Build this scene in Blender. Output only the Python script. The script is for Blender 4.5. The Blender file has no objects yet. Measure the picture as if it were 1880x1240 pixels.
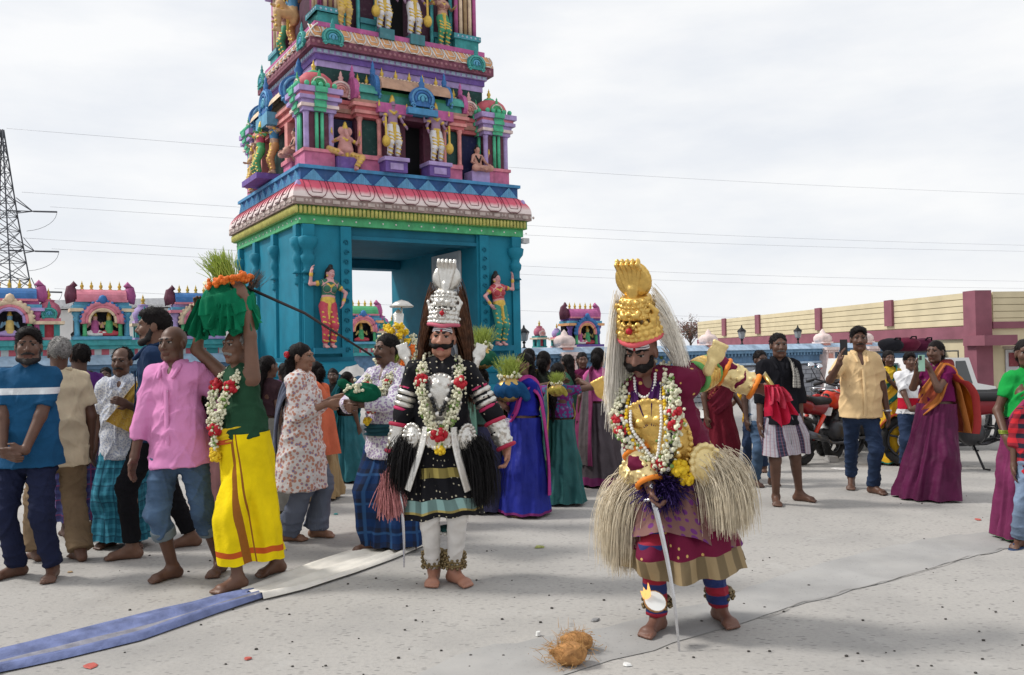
import bpy, math, random, numpy as np
from mathutils import Vector, Matrix
from math import radians as R, sin, cos, pi
rnd = random.Random(7); rng = np.random.default_rng(7)
sc = bpy.context.scene; col = sc.collection
# ---------------------------------------------------------------- camera
CAMH, F, PITCH, ROLL = 1.52, 1575.0, R(1.0), R(1.1)
cd = bpy.data.cameras.new('camera'); cam = bpy.data.objects.new('camera', cd); col.objects.link(cam)
cd.sensor_width = 36; cd.lens = F/1880*36; cd.clip_end = 3000; cd.clip_start = .05
cam.matrix_world = Matrix.Translation((0, 0, CAMH)) @ Matrix.Rotation(pi/2+PITCH, 4, 'X') @ Matrix.Rotation(-ROLL, 4, 'Z')
sc.camera = cam
# ---------------------------------------------------------------- world: thin bright cloud over a Nishita sky
SUN_EL, SUN_AZ = R(46), R(-84)          # azimuth from +Y, negative = left
w = bpy.data.worlds.new('World'); sc.world = w; w.use_nodes = True
nt = w.node_tree; nd = nt.nodes; lk = nt.links
bg = nd['Background']; sky = nd.new('ShaderNodeTexSky'); sky.sky_type = 'NISHITA'; sky.sun_disc = False
sky.sun_elevation = SUN_EL; sky.sun_rotation = SUN_AZ; sky.dust_density = 3; sky.air_density = 1
tc = nd.new('ShaderNodeTexCoord'); mp = nd.new('ShaderNodeMapping'); mp.inputs['Scale'].default_value = (1.3, 1.3, 4.5)
n1 = nd.new('ShaderNodeTexNoise'); n1.inputs['Scale'].default_value = 2.6; n1.inputs['Detail'].default_value = 6; n1.inputs['Roughness'].default_value = .55
rp = nd.new('ShaderNodeValToRGB'); e = rp.color_ramp.elements
e[0].position = .36; e[0].color = (8.7, 9.0, 9.5, 1); e[1].position = .64; e[1].color = (10.2, 10.25, 10.3, 1)
mx = nd.new('ShaderNodeMix'); mx.data_type = 'RGBA'; mx.inputs['Factor'].default_value = .93
lk.new(tc.outputs['Generated'], mp.inputs['Vector']); lk.new(mp.outputs['Vector'], n1.inputs['Vector']); lk.new(n1.outputs['Fac'], rp.inputs['Fac'])
lk.new(sky.outputs['Color'], mx.inputs[6]); lk.new(rp.outputs['Color'], mx.inputs[7]); lk.new(mx.outputs[2], bg.inputs['Color'])
bg.inputs['Strength'].default_value = .1
sd = bpy.data.lights.new('sun', 'SUN'); sd.energy = 2.8; sd.angle = R(9); sd.color = (1, .96, .9)
so = bpy.data.objects.new('sun', sd); col.objects.link(so)
sv = Vector((sin(SUN_AZ)*cos(SUN_EL), cos(SUN_AZ)*cos(SUN_EL), sin(SUN_EL)))
so.rotation_euler = (-sv).to_track_quat('-Z', 'Y').to_euler(); so.location = sv*40
sc.view_settings.view_transform = 'Standard'; sc.view_settings.look = 'None'; sc.view_settings.exposure = 0; sc.view_settings.gamma = 1
sc.render.engine = 'CYCLES'; sc.cycles.use_denoising = True; sc.cycles.max_bounces = 5; sc.cycles.diffuse_bounces = 3
# ---------------------------------------------------------------- pixel helpers (photo pixels 1880x1240)
def ray(px, py):
    dx, dy = px-940, 620-py; a = ROLL
    x = dx*cos(a)+dy*sin(a); y = -dx*sin(a)+dy*cos(a)
    return Vector((x, F*cos(PITCH)-y*sin(PITCH), F*sin(PITCH)+y*cos(PITCH)))
def at(px, py, Y): r = ray(px, py); return Vector((0, 0, CAMH))+r*(Y/r.y)
def gnd(px, py): r = ray(px, py); return Vector((0, 0, CAMH))+r*(-CAMH/r.z)
# ---------------------------------------------------------------- node helpers
class NT:
    def __init__(s, name):
        s.m = bpy.data.materials.new(name); s.m.use_nodes = True; s.t = s.m.node_tree; s.b = s.t.nodes['Principled BSDF']; s._uv = None
    def n(s, ty, **kw):
        k = s.t.nodes.new('ShaderNode'+ty)
        for a, v in kw.items(): setattr(k, a, v)
        return k
    def put(s, sock, v):
        if hasattr(v, 'links') or isinstance(v, bpy.types.NodeSocket): s.t.links.new(v, sock)
        else: sock.default_value = (tuple(v)+(1,))[:4] if isinstance(v, (tuple, list)) and sock.type == 'RGBA' else v
    def math(s, op, a, b=0.0, c=0.0):
        k = s.n('Math', operation=op)
        for i, v in enumerate((a, b, c)): s.put(k.inputs[i], v)
        return k.outputs[0]
    def mix(s, f, a, b):
        k = s.n('Mix', data_type='RGBA'); s.put(k.inputs[0], f); s.put(k.inputs[6], a); s.put(k.inputs[7], b); return k.outputs[2]
    def co(s, which='Object'):
        if s._uv is None: s._uv = s.n('TexCoord')
        return s._uv.outputs[which]
    def xyz(s, which='Object'):
        k = s.n('SeparateXYZ'); s.t.links.new(s.co(which), k.inputs[0]); return k.outputs
    def noise(s, scale, detail=3, which='Object', vec=None, out=0):
        k = s.n('TexNoise'); k.inputs['Scale'].default_value = scale; k.inputs['Detail'].default_value = detail
        s.t.links.new(vec or s.co(which), k.inputs['Vector']); return k.outputs[out]
    def voro(s, scale, which='Object', feature='F1', out=0, rand=1.0):
        k = s.n('TexVoronoi', feature=feature); k.inputs['Scale'].default_value = scale; k.inputs['Randomness'].default_value = rand
        s.t.links.new(s.co(which), k.inputs['Vector']); return k.outputs[out]
    def step(s, v, lo, hi):
        k = s.n('MapRange'); s.put(k.inputs[0], v); k.inputs[1].default_value = lo; k.inputs[2].default_value = hi; return k.outputs[0]
    def vary(s, colr, var, scale):
        k = s.n('HueSaturation'); m = s.n('MapRange'); s.put(m.inputs[0], s.noise(scale, 4)); m.inputs[1].default_value = .3; m.inputs[2].default_value = .7
        m.inputs[3].default_value = 1-var; m.inputs[4].default_value = 1+var; s.t.links.new(m.outputs[0], k.inputs['Value']); s.put(k.inputs['Color'], colr); return k.outputs[0]
    def bump(s, v, strength=.3, dist=.01):
        k = s.n('Bump'); k.inputs['Strength'].default_value = strength; k.inputs['Distance'].default_value = dist; s.put(k.inputs['Height'], v)
        s.t.links.new(k.outputs[0], s.b.inputs['Normal'])
    def fin(s, colr, rough=.6, metal=0., spec=.4):
        s.put(s.b.inputs['Base Color'], colr); s.put(s.b.inputs['Roughness'], rough); s.b.inputs['Metallic'].default_value = metal
        s.b.inputs['Specular IOR Level'].default_value = spec; return s.m
MATS = {}
def mat(c, rough=.6, metal=0., var=.12, vs=6., bump=0., bs=60., spec=.35, bd=.01):
    key = (tuple(c), rough, metal, var, vs, bump, bs, spec)
    if key in MATS: return MATS[key]
    t = NT('paint_%d' % len(MATS)); cc = t.vary(c, var, vs) if var else c
    if bump: t.bump(t.noise(bs, 4), bump, bd)
    MATS[key] = t.fin(cc, rough, metal, spec); return MATS[key]
def cloth(c, var=.18, bump=.7):
    key = ('cloth', tuple(c), var, bump)
    if key not in MATS:
        t = NT('cloth_%d' % len(MATS)); cc = t.vary(c, var, 5.); k = t.n('TexNoise'); k.inputs['Scale'].default_value = 5.; k.inputs['Detail'].default_value = 3; k.inputs['Distortion'].default_value = 1.2
        mp = t.n('Mapping'); mp.inputs['Scale'].default_value = (1.5, 1.5, .8); t.t.links.new(t.co(), mp.inputs[0]); t.t.links.new(mp.outputs[0], k.inputs['Vector']); t.bump(k.outputs[0], bump, .03); MATS[key] = t.fin(cc, .9, 0, .12)
    return MATS[key]
def paint(c, var=.14):
    key = ('paint', tuple(c))
    if key not in MATS:
        l = .3*c[0]+.55*c[1]+.15*c[2]; c2 = tuple(x*.86+l*.14 for x in c); t = NT('paint_%d' % len(MATS)); cc = t.vary(c2, .2, 7.); n = t.noise(2.6, 6); cc = t.mix(t.math('MULTIPLY', t.step(n, .5, .78), .55), cc, tuple(x*.45+.03 for x in c2)); cc = t.mix(t.math('MULTIPLY', t.step(t.noise(14, 4), .58, .75), .3), cc, tuple(min(.8, x*.6+.18) for x in c2))
        mpp = t.n('Mapping'); mpp.inputs['Scale'].default_value = (9, 9, .7); t.t.links.new(t.co(), mpp.inputs[0]); cc = t.mix(t.math('MULTIPLY', t.step(t.noise(1., 4, vec=mpp.outputs[0]), .56, .72), .38), cc, tuple(x*.4+.025 for x in c2)); t.bump(t.noise(45, 4), .2, .006); MATS[key] = t.fin(cc, .62, 0, .25)
    return MATS[key]
# ---------------------------------------------------------------- mesh helpers
def link(o, parent=None):
    col.objects.link(o)
    if parent is not None: o.parent = parent
    return o
def ob(name, me, parent=None, loc=(0, 0, 0), rot=(0, 0, 0), scale=(1, 1, 1)):
    o = bpy.data.objects.new(name, me); o.location = loc; o.rotation_euler = rot; o.scale = scale if hasattr(scale, '__len__') else (scale,)*3
    return link(o, parent)
def empty(name, loc=(0, 0, 0), rz=0., parent=None):
    o = ob(name, None, parent, loc, (0, 0, rz)); o.empty_display_size = .1; return o
def tag(o, label=None, cat=None, group=None, kind=None):
    for k, v in (('label', label), ('category', cat), ('group', group), ('kind', kind)):
        if v: o[k] = v
    return o
def npmesh(name, V, Fq, mats, mi=None, smooth=True, uv=None):
    """V (n,3) Fq (m,4) or (m,3) arrays"""
    V = np.asarray(V, np.float32); Fq = np.asarray(Fq, np.int32); me = bpy.data.meshes.new(name); k = Fq.shape[1]; m = len(Fq)
    me.vertices.add(len(V)); me.vertices.foreach_set('co', V.ravel()); me.loops.add(m*k); me.loops.foreach_set('vertex_index', Fq.ravel())
    me.polygons.add(m); me.polygons.foreach_set('loop_start', np.arange(m, dtype=np.int32)*k)
    me.polygons.foreach_set('use_smooth', np.full(m, smooth))
    for x in mats: me.materials.append(x)
    if mi is not None: me.polygons.foreach_set('material_index', np.asarray(mi, np.int32))
    if uv is not None:
        l = me.uv_layers.new(name='UVMap'); l.data.foreach_set('uv', np.asarray(uv, np.float32)[Fq.ravel()].ravel())
    me.update(calc_edges=True); me.validate(); return me
class MB:
    def __init__(s): s.v = []; s.f = []; s.mi = []; s.sm = []
    def add(s, V, Fs, m=0, sm=False):
        o = len(s.v); s.v += [tuple(x) for x in V]; s.f += [tuple(i+o for i in q) for q in Fs]; s.mi += [m]*len(Fs); s.sm += [sm]*len(Fs); return s
    def box(s, a, b, m=0, tx=1., ty=1., rz=0.):
        x0, y0, z0 = a; x1, y1, z1 = b; cx, cy = (x0+x1)/2, (y0+y1)/2
        V = [(x0, y0, z0), (x1, y0, z0), (x1, y1, z0), (x0, y1, z0)]+[(cx+(x-cx)*tx, cy+(y-cy)*ty, z1) for x, y in ((x0, y0), (x1, y0), (x1, y1), (x0, y1))]
        if rz: V = [(cx+(x-cx)*cos(rz)-(y-cy)*sin(rz), cy+(x-cx)*sin(rz)+(y-cy)*cos(rz), z) for x, y, z in V]
        return s.add(V, [(3, 2, 1, 0), (4, 5, 6, 7), (0, 1, 5, 4), (1, 2, 6, 5), (2, 3, 7, 6), (3, 0, 4, 7)], m)
    def lathe(s, prof, n=16, c=(0, 0, 0), m=0, sx=1., sy=1., sm=True, sq=0.):
        V = []
        for r, z in prof:
            for i in range(n):
                a = 2*pi*(i+.5)/n; k = 1.
                if sq: k = (1-sq)+sq/max(abs(cos(a)), abs(sin(a)))
                V.append((c[0]+r*k*cos(a)*sx, c[1]+r*k*sin(a)*sy, c[2]+z))
        q = len(prof); Fs = [(j*n+i, j*n+(i+1) % n, (j+1)*n+(i+1) % n, (j+1)*n+i) for j in range(q-1) for i in range(n)]
        s.add(V, Fs, m, sm); o = len(s.v)-len(V)
        s.f += [tuple(o+i for i in reversed(range(n))), tuple(o+(q-1)*n+i for i in range(n))]; s.mi += [m, m]; s.sm += [False]*2; return s
    def tube(s, pts, r, n=6, m=0, sm=True, closed=False):
        P = [Vector(p) for p in pts]; q = len(P); V = []
        for i, p in enumerate(P):
            a = P[(i-1) % q] if (closed or i) else p; b = P[(i+1) % q] if (closed or i < q-1) else p
            d = (b-a).normalized(); up = Vector((0, 0, 1)) if abs(d.z) < .9 else Vector((0, 1, 0))
            u = d.cross(up).normalized(); v = u.cross(d); rr = r[i] if hasattr(r, '__len__') else r
            V += [p+(u*cos(2*pi*k/n)+v*sin(2*pi*k/n))*rr for k in range(n)]
        Fs = [(j*n+(i+1) % n, j*n+i, ((j+1) % q)*n+i, ((j+1) % q)*n+(i+1) % n) for j in range(q if closed else q-1) for i in range(n)]
        if not closed: Fs += [tuple(range(n)), tuple((q-1)*n+i for i in reversed(range(n)))]
        return s.add(V, Fs, m, sm)
    def prism(s, poly, y0, y1, m=0, sm=False, xf=None):
        """polygon in xz (CCW seen from -y), extruded in y"""
        n = len(poly); V = [(x, y0, z) for x, z in poly]+[(x, y1, z) for x, z in poly]
        Fs = [tuple(range(n)), tuple(n+i for i in reversed(range(n)))]+[(i, i+n, (i+1) % n+n, (i+1) % n) for i in range(n)]
        if xf: V = [xf(p) for p in V]
        return s.add(V, Fs, m, sm)
    def ball(s, c, r, m=0, n=6, k=4):
        rx, ry, rz = r if hasattr(r, '__len__') else (r, r, r)
        V = [(c[0], c[1], c[2]-rz)]+[(c[0]+rx*cos(2*pi*i/n)*sin(pi*j/k), c[1]+ry*sin(2*pi*i/n)*sin(pi*j/k), c[2]-rz*cos(pi*j/k)) for j in range(1, k) for i in range(n)]+[(c[0], c[1], c[2]+rz)]
        Fs = [(0, 1+(i+1) % n, 1+i) for i in range(n)]
        for j in range(k-2): Fs += [(1+j*n+i, 1+j*n+(i+1) % n, 1+(j+1)*n+(i+1) % n, 1+(j+1)*n+i) for i in range(n)]
        t = len(V)-1; b = 1+(k-2)*n; Fs += [(t, b+i, b+(i+1) % n) for i in range(n)]
        return s.add(V, Fs, m, True)
    def mesh(s, name, mats):
        me = bpy.data.meshes.new(name); me.from_pydata(s.v, [], s.f)
        for x in (mats if isinstance(mats, (list, tuple)) else [mats]): me.materials.append(x)
        me.polygons.foreach_set('material_index', s.mi); me.polygons.foreach_set('use_smooth', s.sm); me.update(); return me
    def build(s, name, mats, parent=None, **k): return ob(name, s.mesh(name, mats), parent, **k)
def crom(P, n=8, closed=False):
    P = [np.array(p, float) for p in P]; q = len(P); out = []
    for i in range(q if closed else q-1):
        a, b, c, d = [P[j % q] if closed else P[min(max(j, 0), q-1)] for j in (i-1, i, i+1, i+2)]
        for t in np.linspace(0, 1, n, endpoint=False):
            out.append(.5*((2*b)+(c-a)*t+(2*a-5*b+4*c-d)*t*t+(3*b-a-3*c+d)*t**3))
    if not closed: out.append(P[-1])
    return out
# ---------------------------------------------------------------- SDF engine: smooth union of rounded cones / ellipsoids, surface nets
def cone(a, b, ra, rb=None, m=0, k=.02, sq=1., f=None, sub=False, fl=0): return dict(t='c', fl=fl, a=np.array(a, float), b=np.array(b, float), ra=ra, rb=ra if rb is None else rb, m=m, k=k, sq=sq, f=f, sub=sub)
def ell(c, r, m=0, k=.02, M=None, sub=False): return dict(t='e', c=np.array(c, float), r=np.array(r if hasattr(r, '__len__') else (r,)*3, float), m=m, k=k, M=M, sub=sub)
def cut(p, n): return dict(t='h', p=np.array(p, float), n=np.array(n, float)/np.linalg.norm(n))
def sdf(prims, h):
    lo = np.full(3, 1e9); hi = -lo
    for p in prims:
        if p.get('sub') or p['t'] == 'h': continue
        if p['t'] == 'c': r = max(p['ra'], p['rb']); a = np.minimum(p['a'], p['b'])-r; b = np.maximum(p['a'], p['b'])+r
        else: r = p['r'] if p['M'] is None else np.full(3, p['r'].max()); a = p['c']-r; b = p['c']+r
        p['bb'] = (a, b); lo = np.minimum(lo, a); hi = np.maximum(hi, b)
    lo -= 3*h; hi += 3*h; n = np.ceil((hi-lo)/h).astype(int)+1
    D = np.full(n, 1., np.float32); MI = np.zeros(n, np.int8)
    ax = [lo[i]+h*np.arange(n[i]) for i in range(3)]
    for p in prims:
        if p['t'] == 'h':
            d = (ax[0]*p['n'][0])[:, None, None]+(ax[1]*p['n'][1])[None, :, None]+(ax[2]*p['n'][2])[None, None, :]-p['p'].dot(p['n']); D = np.maximum(D, d.astype(np.float32)); continue
        if p.get('sub'):
            if p['t'] == 'c': r = max(p['ra'], p['rb']); a = np.minimum(p['a'], p['b'])-r; b = np.maximum(p['a'], p['b'])+r
            else: r = p['r'].max(); a = p['c']-r; b = p['c']+r
        else: a, b = p['bb']
        mg = p['k']+2.5*h; i0 = np.maximum(((a-mg-lo)/h).astype(int), 0); i1 = np.minimum(((b+mg-lo)/h).astype(int)+2, n)
        if (i1 <= i0).any(): continue
        sl = tuple(slice(i0[i], i1[i]) for i in range(3)); X, Y, Z = np.meshgrid(*[ax[i][sl[i]] for i in range(3)], indexing='ij')
        if p['t'] == 'c':
            A, B = p['a'], p['b']; q = [X-A[0], Y-A[1], Z-A[2]]; v = B-A
            if p['sq'] != 1.:
                f = p['f']; s = 1/p['sq']-1; t = (q[0]*f[0]+q[1]*f[1]+q[2]*f[2])*s; q = [q[i]+f[i]*t for i in range(3)]; v = v+f*(v.dot(f)*s)
            tu = (q[0]*v[0]+q[1]*v[1]+q[2]*v[2])/max(v.dot(v), 1e-9); t = np.clip(tu, 0, 1)
            d = np.sqrt((q[0]-v[0]*t)**2+(q[1]-v[1]*t)**2+(q[2]-v[2]*t)**2)-(p['ra']+(p['rb']-p['ra'])*t)
            if p['sq'] != 1.: d = d*(.5+.5*p['sq'])
            if p['fl']: d = np.maximum(d, (tu-1)*np.sqrt(v.dot(v)))
            if p['fl'] == 2: d = np.maximum(d, -tu*np.sqrt(v.dot(v)))
        else:
            q = [X-p['c'][0], Y-p['c'][1], Z-p['c'][2]]
            if p['M'] is not None: Q = p['M']; q = [q[0]*Q[0, i]+q[1]*Q[1, i]+q[2]*Q[2, i] for i in range(3)]
            r = p['r']; k0 = np.sqrt((q[0]/r[0])**2+(q[1]/r[1])**2+(q[2]/r[2])**2); k1 = np.sqrt((q[0]/r[0]**2)**2+(q[1]/r[1]**2)**2+(q[2]/r[2]**2)**2)
            d = k0*(k0-1)/np.maximum(k1, 1e-6)
        d = d.astype(np.float32); o = D[sl]
        if p.get('sub'): D[sl] = np.maximum(o, -d); continue
        k = p['k']; hm = np.clip(.5+.5*(o-d)/k, 0, 1); MI[sl] = np.where(d < o, p['m'], MI[sl]); D[sl] = o*(1-hm)+d*hm-k*hm*(1-hm)
    return D, MI, lo, h
def nets(D, MI, lo, h):
    S = D < 0; n = np.array(D.shape); c = np.zeros(n-1, np.int8)
    for i in (0, 1):
        for j in (0, 1):
            for k in (0, 1): c += S[i:n[0]-1+i, j:n[1]-1+j, k:n[2]-1+k]
    I = np.argwhere((c > 0) & (c < 8)); N = len(I); idx = np.full(n-1, -1, np.int32); idx[I[:, 0], I[:, 1], I[:, 2]] = np.arange(N)
    C = [(i, j, k) for i in (0, 1) for j in (0, 1) for k in (0, 1)]; val = np.stack([D[I[:, 0]+i, I[:, 1]+j, I[:, 2]+k] for i, j, k in C], 1)
    acc = np.zeros((N, 3)); cnt = np.zeros(N)
    for a in range(8):
        for ax in range(3):
            if C[a][ax]: continue
            b = a+(4, 2, 1)[ax]; va, vb = val[:, a], val[:, b]; on = (va < 0) != (vb < 0); t = np.where(on, va/np.where(on, va-vb, 1), 0)
            p = np.tile(np.array(C[a], float), (N, 1)); p[:, ax] += t; acc[on] += p[on]; cnt[on] += 1
    V = lo+h*(I+acc/np.maximum(cnt, 1)[:, None]); Fs = []; ms = []
    for ax in range(3):
        u, v = (ax+1) % 3, (ax+2) % 3; s0 = [slice(0, n[i]) for i in range(3)]; s1 = list(s0); s0[ax] = slice(0, n[ax]-1); s1[ax] = slice(1, n[ax])
        A, B = S[tuple(s0)], S[tuple(s1)]; E = np.argwhere(A != B); E = E[(E[:, u] > 0) & (E[:, v] > 0) & (E[:, u] < n[u]-1) & (E[:, v] < n[v]-1)]
        du = np.eye(3, dtype=int)[u]; dv = np.eye(3, dtype=int)[v]; g = lambda e: idx[e[:, 0], e[:, 1], e[:, 2]]
        q = np.stack([g(E-du-dv), g(E-dv), g(E), g(E-du)], 1); a = A[E[:, 0], E[:, 1], E[:, 2]]; q[~a] = q[~a][:, ::-1]
        ins = np.where(a[:, None], E, E+np.eye(3, dtype=int)[ax]); Fs.append(q); ms.append(MI[ins[:, 0], ins[:, 1], ins[:, 2]])
    return V, np.concatenate(Fs), np.concatenate(ms)
def wob(V, amp, fr, seed=0):
    """cheap smooth vector noise"""
    r = np.random.default_rng(seed); o = np.zeros_like(V)
    for i in range(7):
        k = r.normal(size=3)*fr*(.6+.25*i); o += np.outer(np.sin(V@k+r.uniform(0, 6.3)), r.normal(size=3))/(1+.35*i)
    return V+o*amp*.5
def crease(o, amp, seed=0, n=5, wl=(.10, .22), kz=1.):
    me = o.data; m = len(me.vertices); V = np.empty(m*3, np.float32); me.vertices.foreach_get('co', V); N = np.empty(m*3, np.float32); me.vertices.foreach_get('normal', N); V = V.reshape(-1, 3).astype(float); N = N.reshape(-1, 3); r = np.random.default_rng(seed); W = wob(V, .05, 9., seed+3); d = np.zeros(m)
    for i in range(n):
        k = r.normal(size=3)*np.array([1, 1, kz]); k *= 2*pi/r.uniform(*wl)/np.linalg.norm(k); msk = .5+.5*np.sin(V@(r.normal(size=3)*7)+r.uniform(0, 6)); d += ((1-np.abs(np.sin(W@k*.5+r.uniform(0, 6))))**2.2-.3)*msk
    me.vertices.foreach_set('co', (V+N*(d*amp)[:, None]).astype(np.float32).ravel()); me.update(); return o
def sdf_obj(name, prims, h, mats, parent, wobble=None, smooth=2, **kw):
    V, Q, mi = nets(*sdf(prims, h))
    if smooth:
        for _ in range(smooth):
            A = np.zeros_like(V); c = np.zeros(len(V))
            for i in range(4): np.add.at(A, Q[:, i], V[Q[:, (i+1) % 4]]+V[Q[:, (i+3) % 4]]); np.add.at(c, Q[:, i], 2)
            V = V*.5+A/np.maximum(c, 1)[:, None]*.5
    if wobble: V = wob(V, *wobble)
    return ob(name, npmesh(name, V, Q, mats, mi), parent, **kw)
# ================================================================ SETTING
t = NT('concrete_ground'); P = t.co('Object')
big = t.noise(.35, 5); fine = t.noise(38, 4); chips = t.voro(26, rand=1.); chipn = t.noise(9, 3)
c = t.mix(t.step(big, .35, .68), (.365, .350, .330), (.435, .418, .393)); c = t.mix(t.math('MULTIPLY', t.step(fine, .45, .75), .35), c, (.25, .243, .238))
mpk = t.n('Mapping'); mpk.inputs['Scale'].default_value = (1, 2.2, 1); mpk.inputs['Rotation'].default_value = (0, 0, .5); t.t.links.new(P, mpk.inputs[0])
vk = t.n('TexVoronoi'); vk.inputs['Scale'].default_value = 17; t.t.links.new(mpk.outputs[0], vk.inputs['Vector'])
ch = t.math('MULTIPLY', t.step(vk.outputs[0], .30, .20), t.step(chipn, .44, .52)); c = t.mix(t.math('MULTIPLY', ch, .55), c, (.15, .146, .142)); c = t.mix(t.math('MULTIPLY', t.step(t.voro(60), .20, .12), .35), c, (.16, .155, .15))
c = t.mix(t.math('MULTIPLY', t.step(t.noise(.8, 6), .5, .72), .6), c, (.245, .24, .235)); c = t.mix(t.math('MULTIPLY', t.step(t.noise(3.1, 5), .6, .75), .4), c, (.46, .45, .43))
t.bump(t.math('SUBTRACT', fine, t.math('MULTIPLY', ch, .6)), .35, .008); GROUND = t.fin(c, .9, 0, .2)
m = MB(); m.add([(-1500, -60, 0), (1500, -60, 0), (1500, 2500, 0), (-1500, 2500, 0)], [(0, 1, 2, 3)]); tag(m.build('ground', GROUND), 'pale worn concrete ground of the temple forecourt', 'ground', kind='structure')
# repaired strip of cement with a crack along it
pt = NT('cement_patch'); pc = pt.vary((.335, .33, .322), .14, 2.5); pc = pt.mix(pt.math('MULTIPLY', pt.step(pt.voro(34), .22, .12), .5), pc, (.2, .2, .2)); pc = pt.mix(pt.step(pt.noise(1.6, 5), .48, .7), pc, (.39, .38, .365)); pt.bump(pt.noise(30, 4), .25, .006); PATCH = pt.fin(pc, .9, 0, .2)
up = [(640, 1300), (880, 1190), (1080, 1160), (1290, 1110), (1420, 1062), (1600, 1010), (1720, 985), (1880, 975)]; dn = [(1880, 1002), (1780, 1024), (1650, 1062), (1480, 1108), (1390, 1138), (1160, 1205), (960, 1262), (900, 1300)]
def wig(L, a):
    o = []
    for (x0, y0), (x1, y1) in zip(L[:-1], L[1:]):
        for i in range(6): u = i/6; o.append((x0+(x1-x0)*u+rnd.uniform(-a, a)*2, y0+(y1-y0)*u+rnd.uniform(-a, a)))
    return o+[L[-1]]
pl = [gnd(x, y) for x, y in wig(up, 3)+wig(dn, 2.)]; m = MB(); m.add([(p.x, p.y, .004) for p in pl], [tuple(range(len(pl)))[::-1]])
tag(m.build('cement_strip', PATCH), 'darker smooth cement repair strip across the ground', 'ground', kind='structure')
cr = [gnd(x, y) for x, y in wig([(1395, 1137), (1480, 1107), (1560, 1085), (1650, 1062), (1780, 1024), (1850, 1008)], 2.)]; m = MB(); V = []
for i, p in enumerate(cr): d = .001+.005*rnd.random(); V += [(p.x, p.y-d, .008), (p.x, p.y+d, .008)]
m.add(V, [(2*i, 2*i+2, 2*i+3, 2*i+1) for i in range(len(cr)-1)]); tag(m.build('ground_crack', mat((.24, .23, .22), .95)), 'thin jagged crack in the cement', 'ground', kind='structure')
# ---- tower frame: local x along the front, y into the tower
TY, TX0, TYAW, TL, TM = 15.0, -3.656, R(31.59), 4.49, 4.15
TW = Matrix.Translation((TX0, TY, 0)) @ Matrix.Rotation(TYAW, 4, 'Z'); TWI = TW.inverted()
def tf(px, py, o=0.):
    a = TWI @ Vector((0, 0, CAMH)); d = TWI.to_3x3() @ ray(px, py); p = a+d*((o-a.y)/d.y); return p.x, p.z
def tl(px, py, o=0.):
    a = TWI @ Vector((0, 0, CAMH)); d = TWI.to_3x3() @ ray(px, py); p = a+d*((o-a.x)/d.x); return p.y, p.z
GOLD = mat((.62, .42, .08), .45, .35, .15, 20.); WHITE = paint((.78, .76, .73)); DARK = paint((.012, .012, .02))
PK, MAG, PUR, LIL, BLU, CYA, TEA, GRN, RED, ORG, YEL, CRM, MAR = [paint(x) for x in ((.72, .20, .28), (.50, .09, .30), (.16, .08, .36), (.42, .30, .62), (.03, .17, .46), (.08, .38, .58), (.02, .30, .30), (.05, .42, .16), (.55, .04, .07), (.75, .35, .12), (.70, .48, .10), (.74, .55, .36), (.13, .03, .06))]
LBL = paint((.36, .50, .66)); MBL = paint((.10, .22, .38)); PKW = paint((.80, .62, .58)); SAL = paint((.72, .30, .24))
DKG = paint((.01, .06, .055)); SKN = paint((.62, .30, .26)); PSK = paint((.38, .24, .36)); HAIRP = paint((.015, .012, .012))
fin_mesh = MB().lathe([(.0, 0), (.05, .0), (.06, .03), (.03, .06), (.055, .1), (.05, .15), (.02, .18), (.03, .2), (.012, .24), (0, .3)], 8).mesh('finial', GOLD)
def kudu_mesh(name, m1, m2, m3):
    """horseshoe gable ornament, width 1, height ~1.25, faces -y"""
    b = MB(); arc = [(.5*cos(a), .38+.42*sin(a)) for a in np.linspace(-.75, pi+.75, 22)]
    b.prism([(x, z) for x, z in arc], -.06, .06, 0)
    for r, mm, w in ((.40, 1, .045), (.28, 0, .04), (.16, 2, .045)): b.tube([(r*cos(a), -.075, .36+r*.9*sin(a)) for a in np.linspace(-.5, pi+.5, 18)], w, 6, mm)
    for s in (-1, 1): b.tube([(s*(.36+.1*(1-k/14.)*cos(k*.6)), -.08, .08+.1*(1-k/14.)*sin(k*.6)) for k in range(14)], .035, 5, 1)
    b.ball((0, -.08, .36), (.09, .05, .12), 2); b.lathe([(0, .7), (.16, .74), (.1, .86), (.13, .93), (.06, 1.03), (.07, 1.1), (0, 1.25)], 8, (0, 0, 0), 0, 1, .6)
    return b.mesh(name, [m1, m2, m3])
KUD = {k: kudu_mesh('gable_ornament', *v) for k, v in dict(teal=(TEA, paint((.06, .45, .40)), CYA), blue=(BLU, paint((.08, .32, .62)), CYA), pink=(paint((.70, .36, .34)), PKW, SAL), mag=(MAG, PK, PUR), green=(GRN, PKW, GRN)).items()}
# ---------------------------------------------------------------- parapet shrines
def deity_mesh(i, cols):
    P = [cone((0, 0, .1), (0, 0, .36), .11, .09, 1, .03), cone((0, 0, .36), (0, 0, .42), .04, .04, 0), ell((0, -.01, .49), (.065, .07, .08), 0), cone((0, 0, .55), (0, 0, .7), .065, .02, 2)]
    for s in (-1, 1): P += [cone((s*.1, 0, .36), (s*.2, -.04, .25), .035, .03, 0), cone((s*.2, -.04, .25), (s*.17, -.1, .36), .03, .025, 0), cone((s*.06, 0, .1), (s*.22, -.08, .06), .075, .06, 3), cone((s*.22, -.08, .06), (s*.03, -.13, .03), .06, .04, 3)]
    V, Q, mi = nets(*sdf(P, .018)); return npmesh('deity', V, Q, cols, mi)
DEI = [deity_mesh(0, [SKN, MAG, GOLD, WHITE]), deity_mesh(1, [paint((.55, .40, .10)), GRN, GOLD, RED]), deity_mesh(2, [paint((.15, .32, .45)), YEL, GOLD, LIL])]
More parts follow.
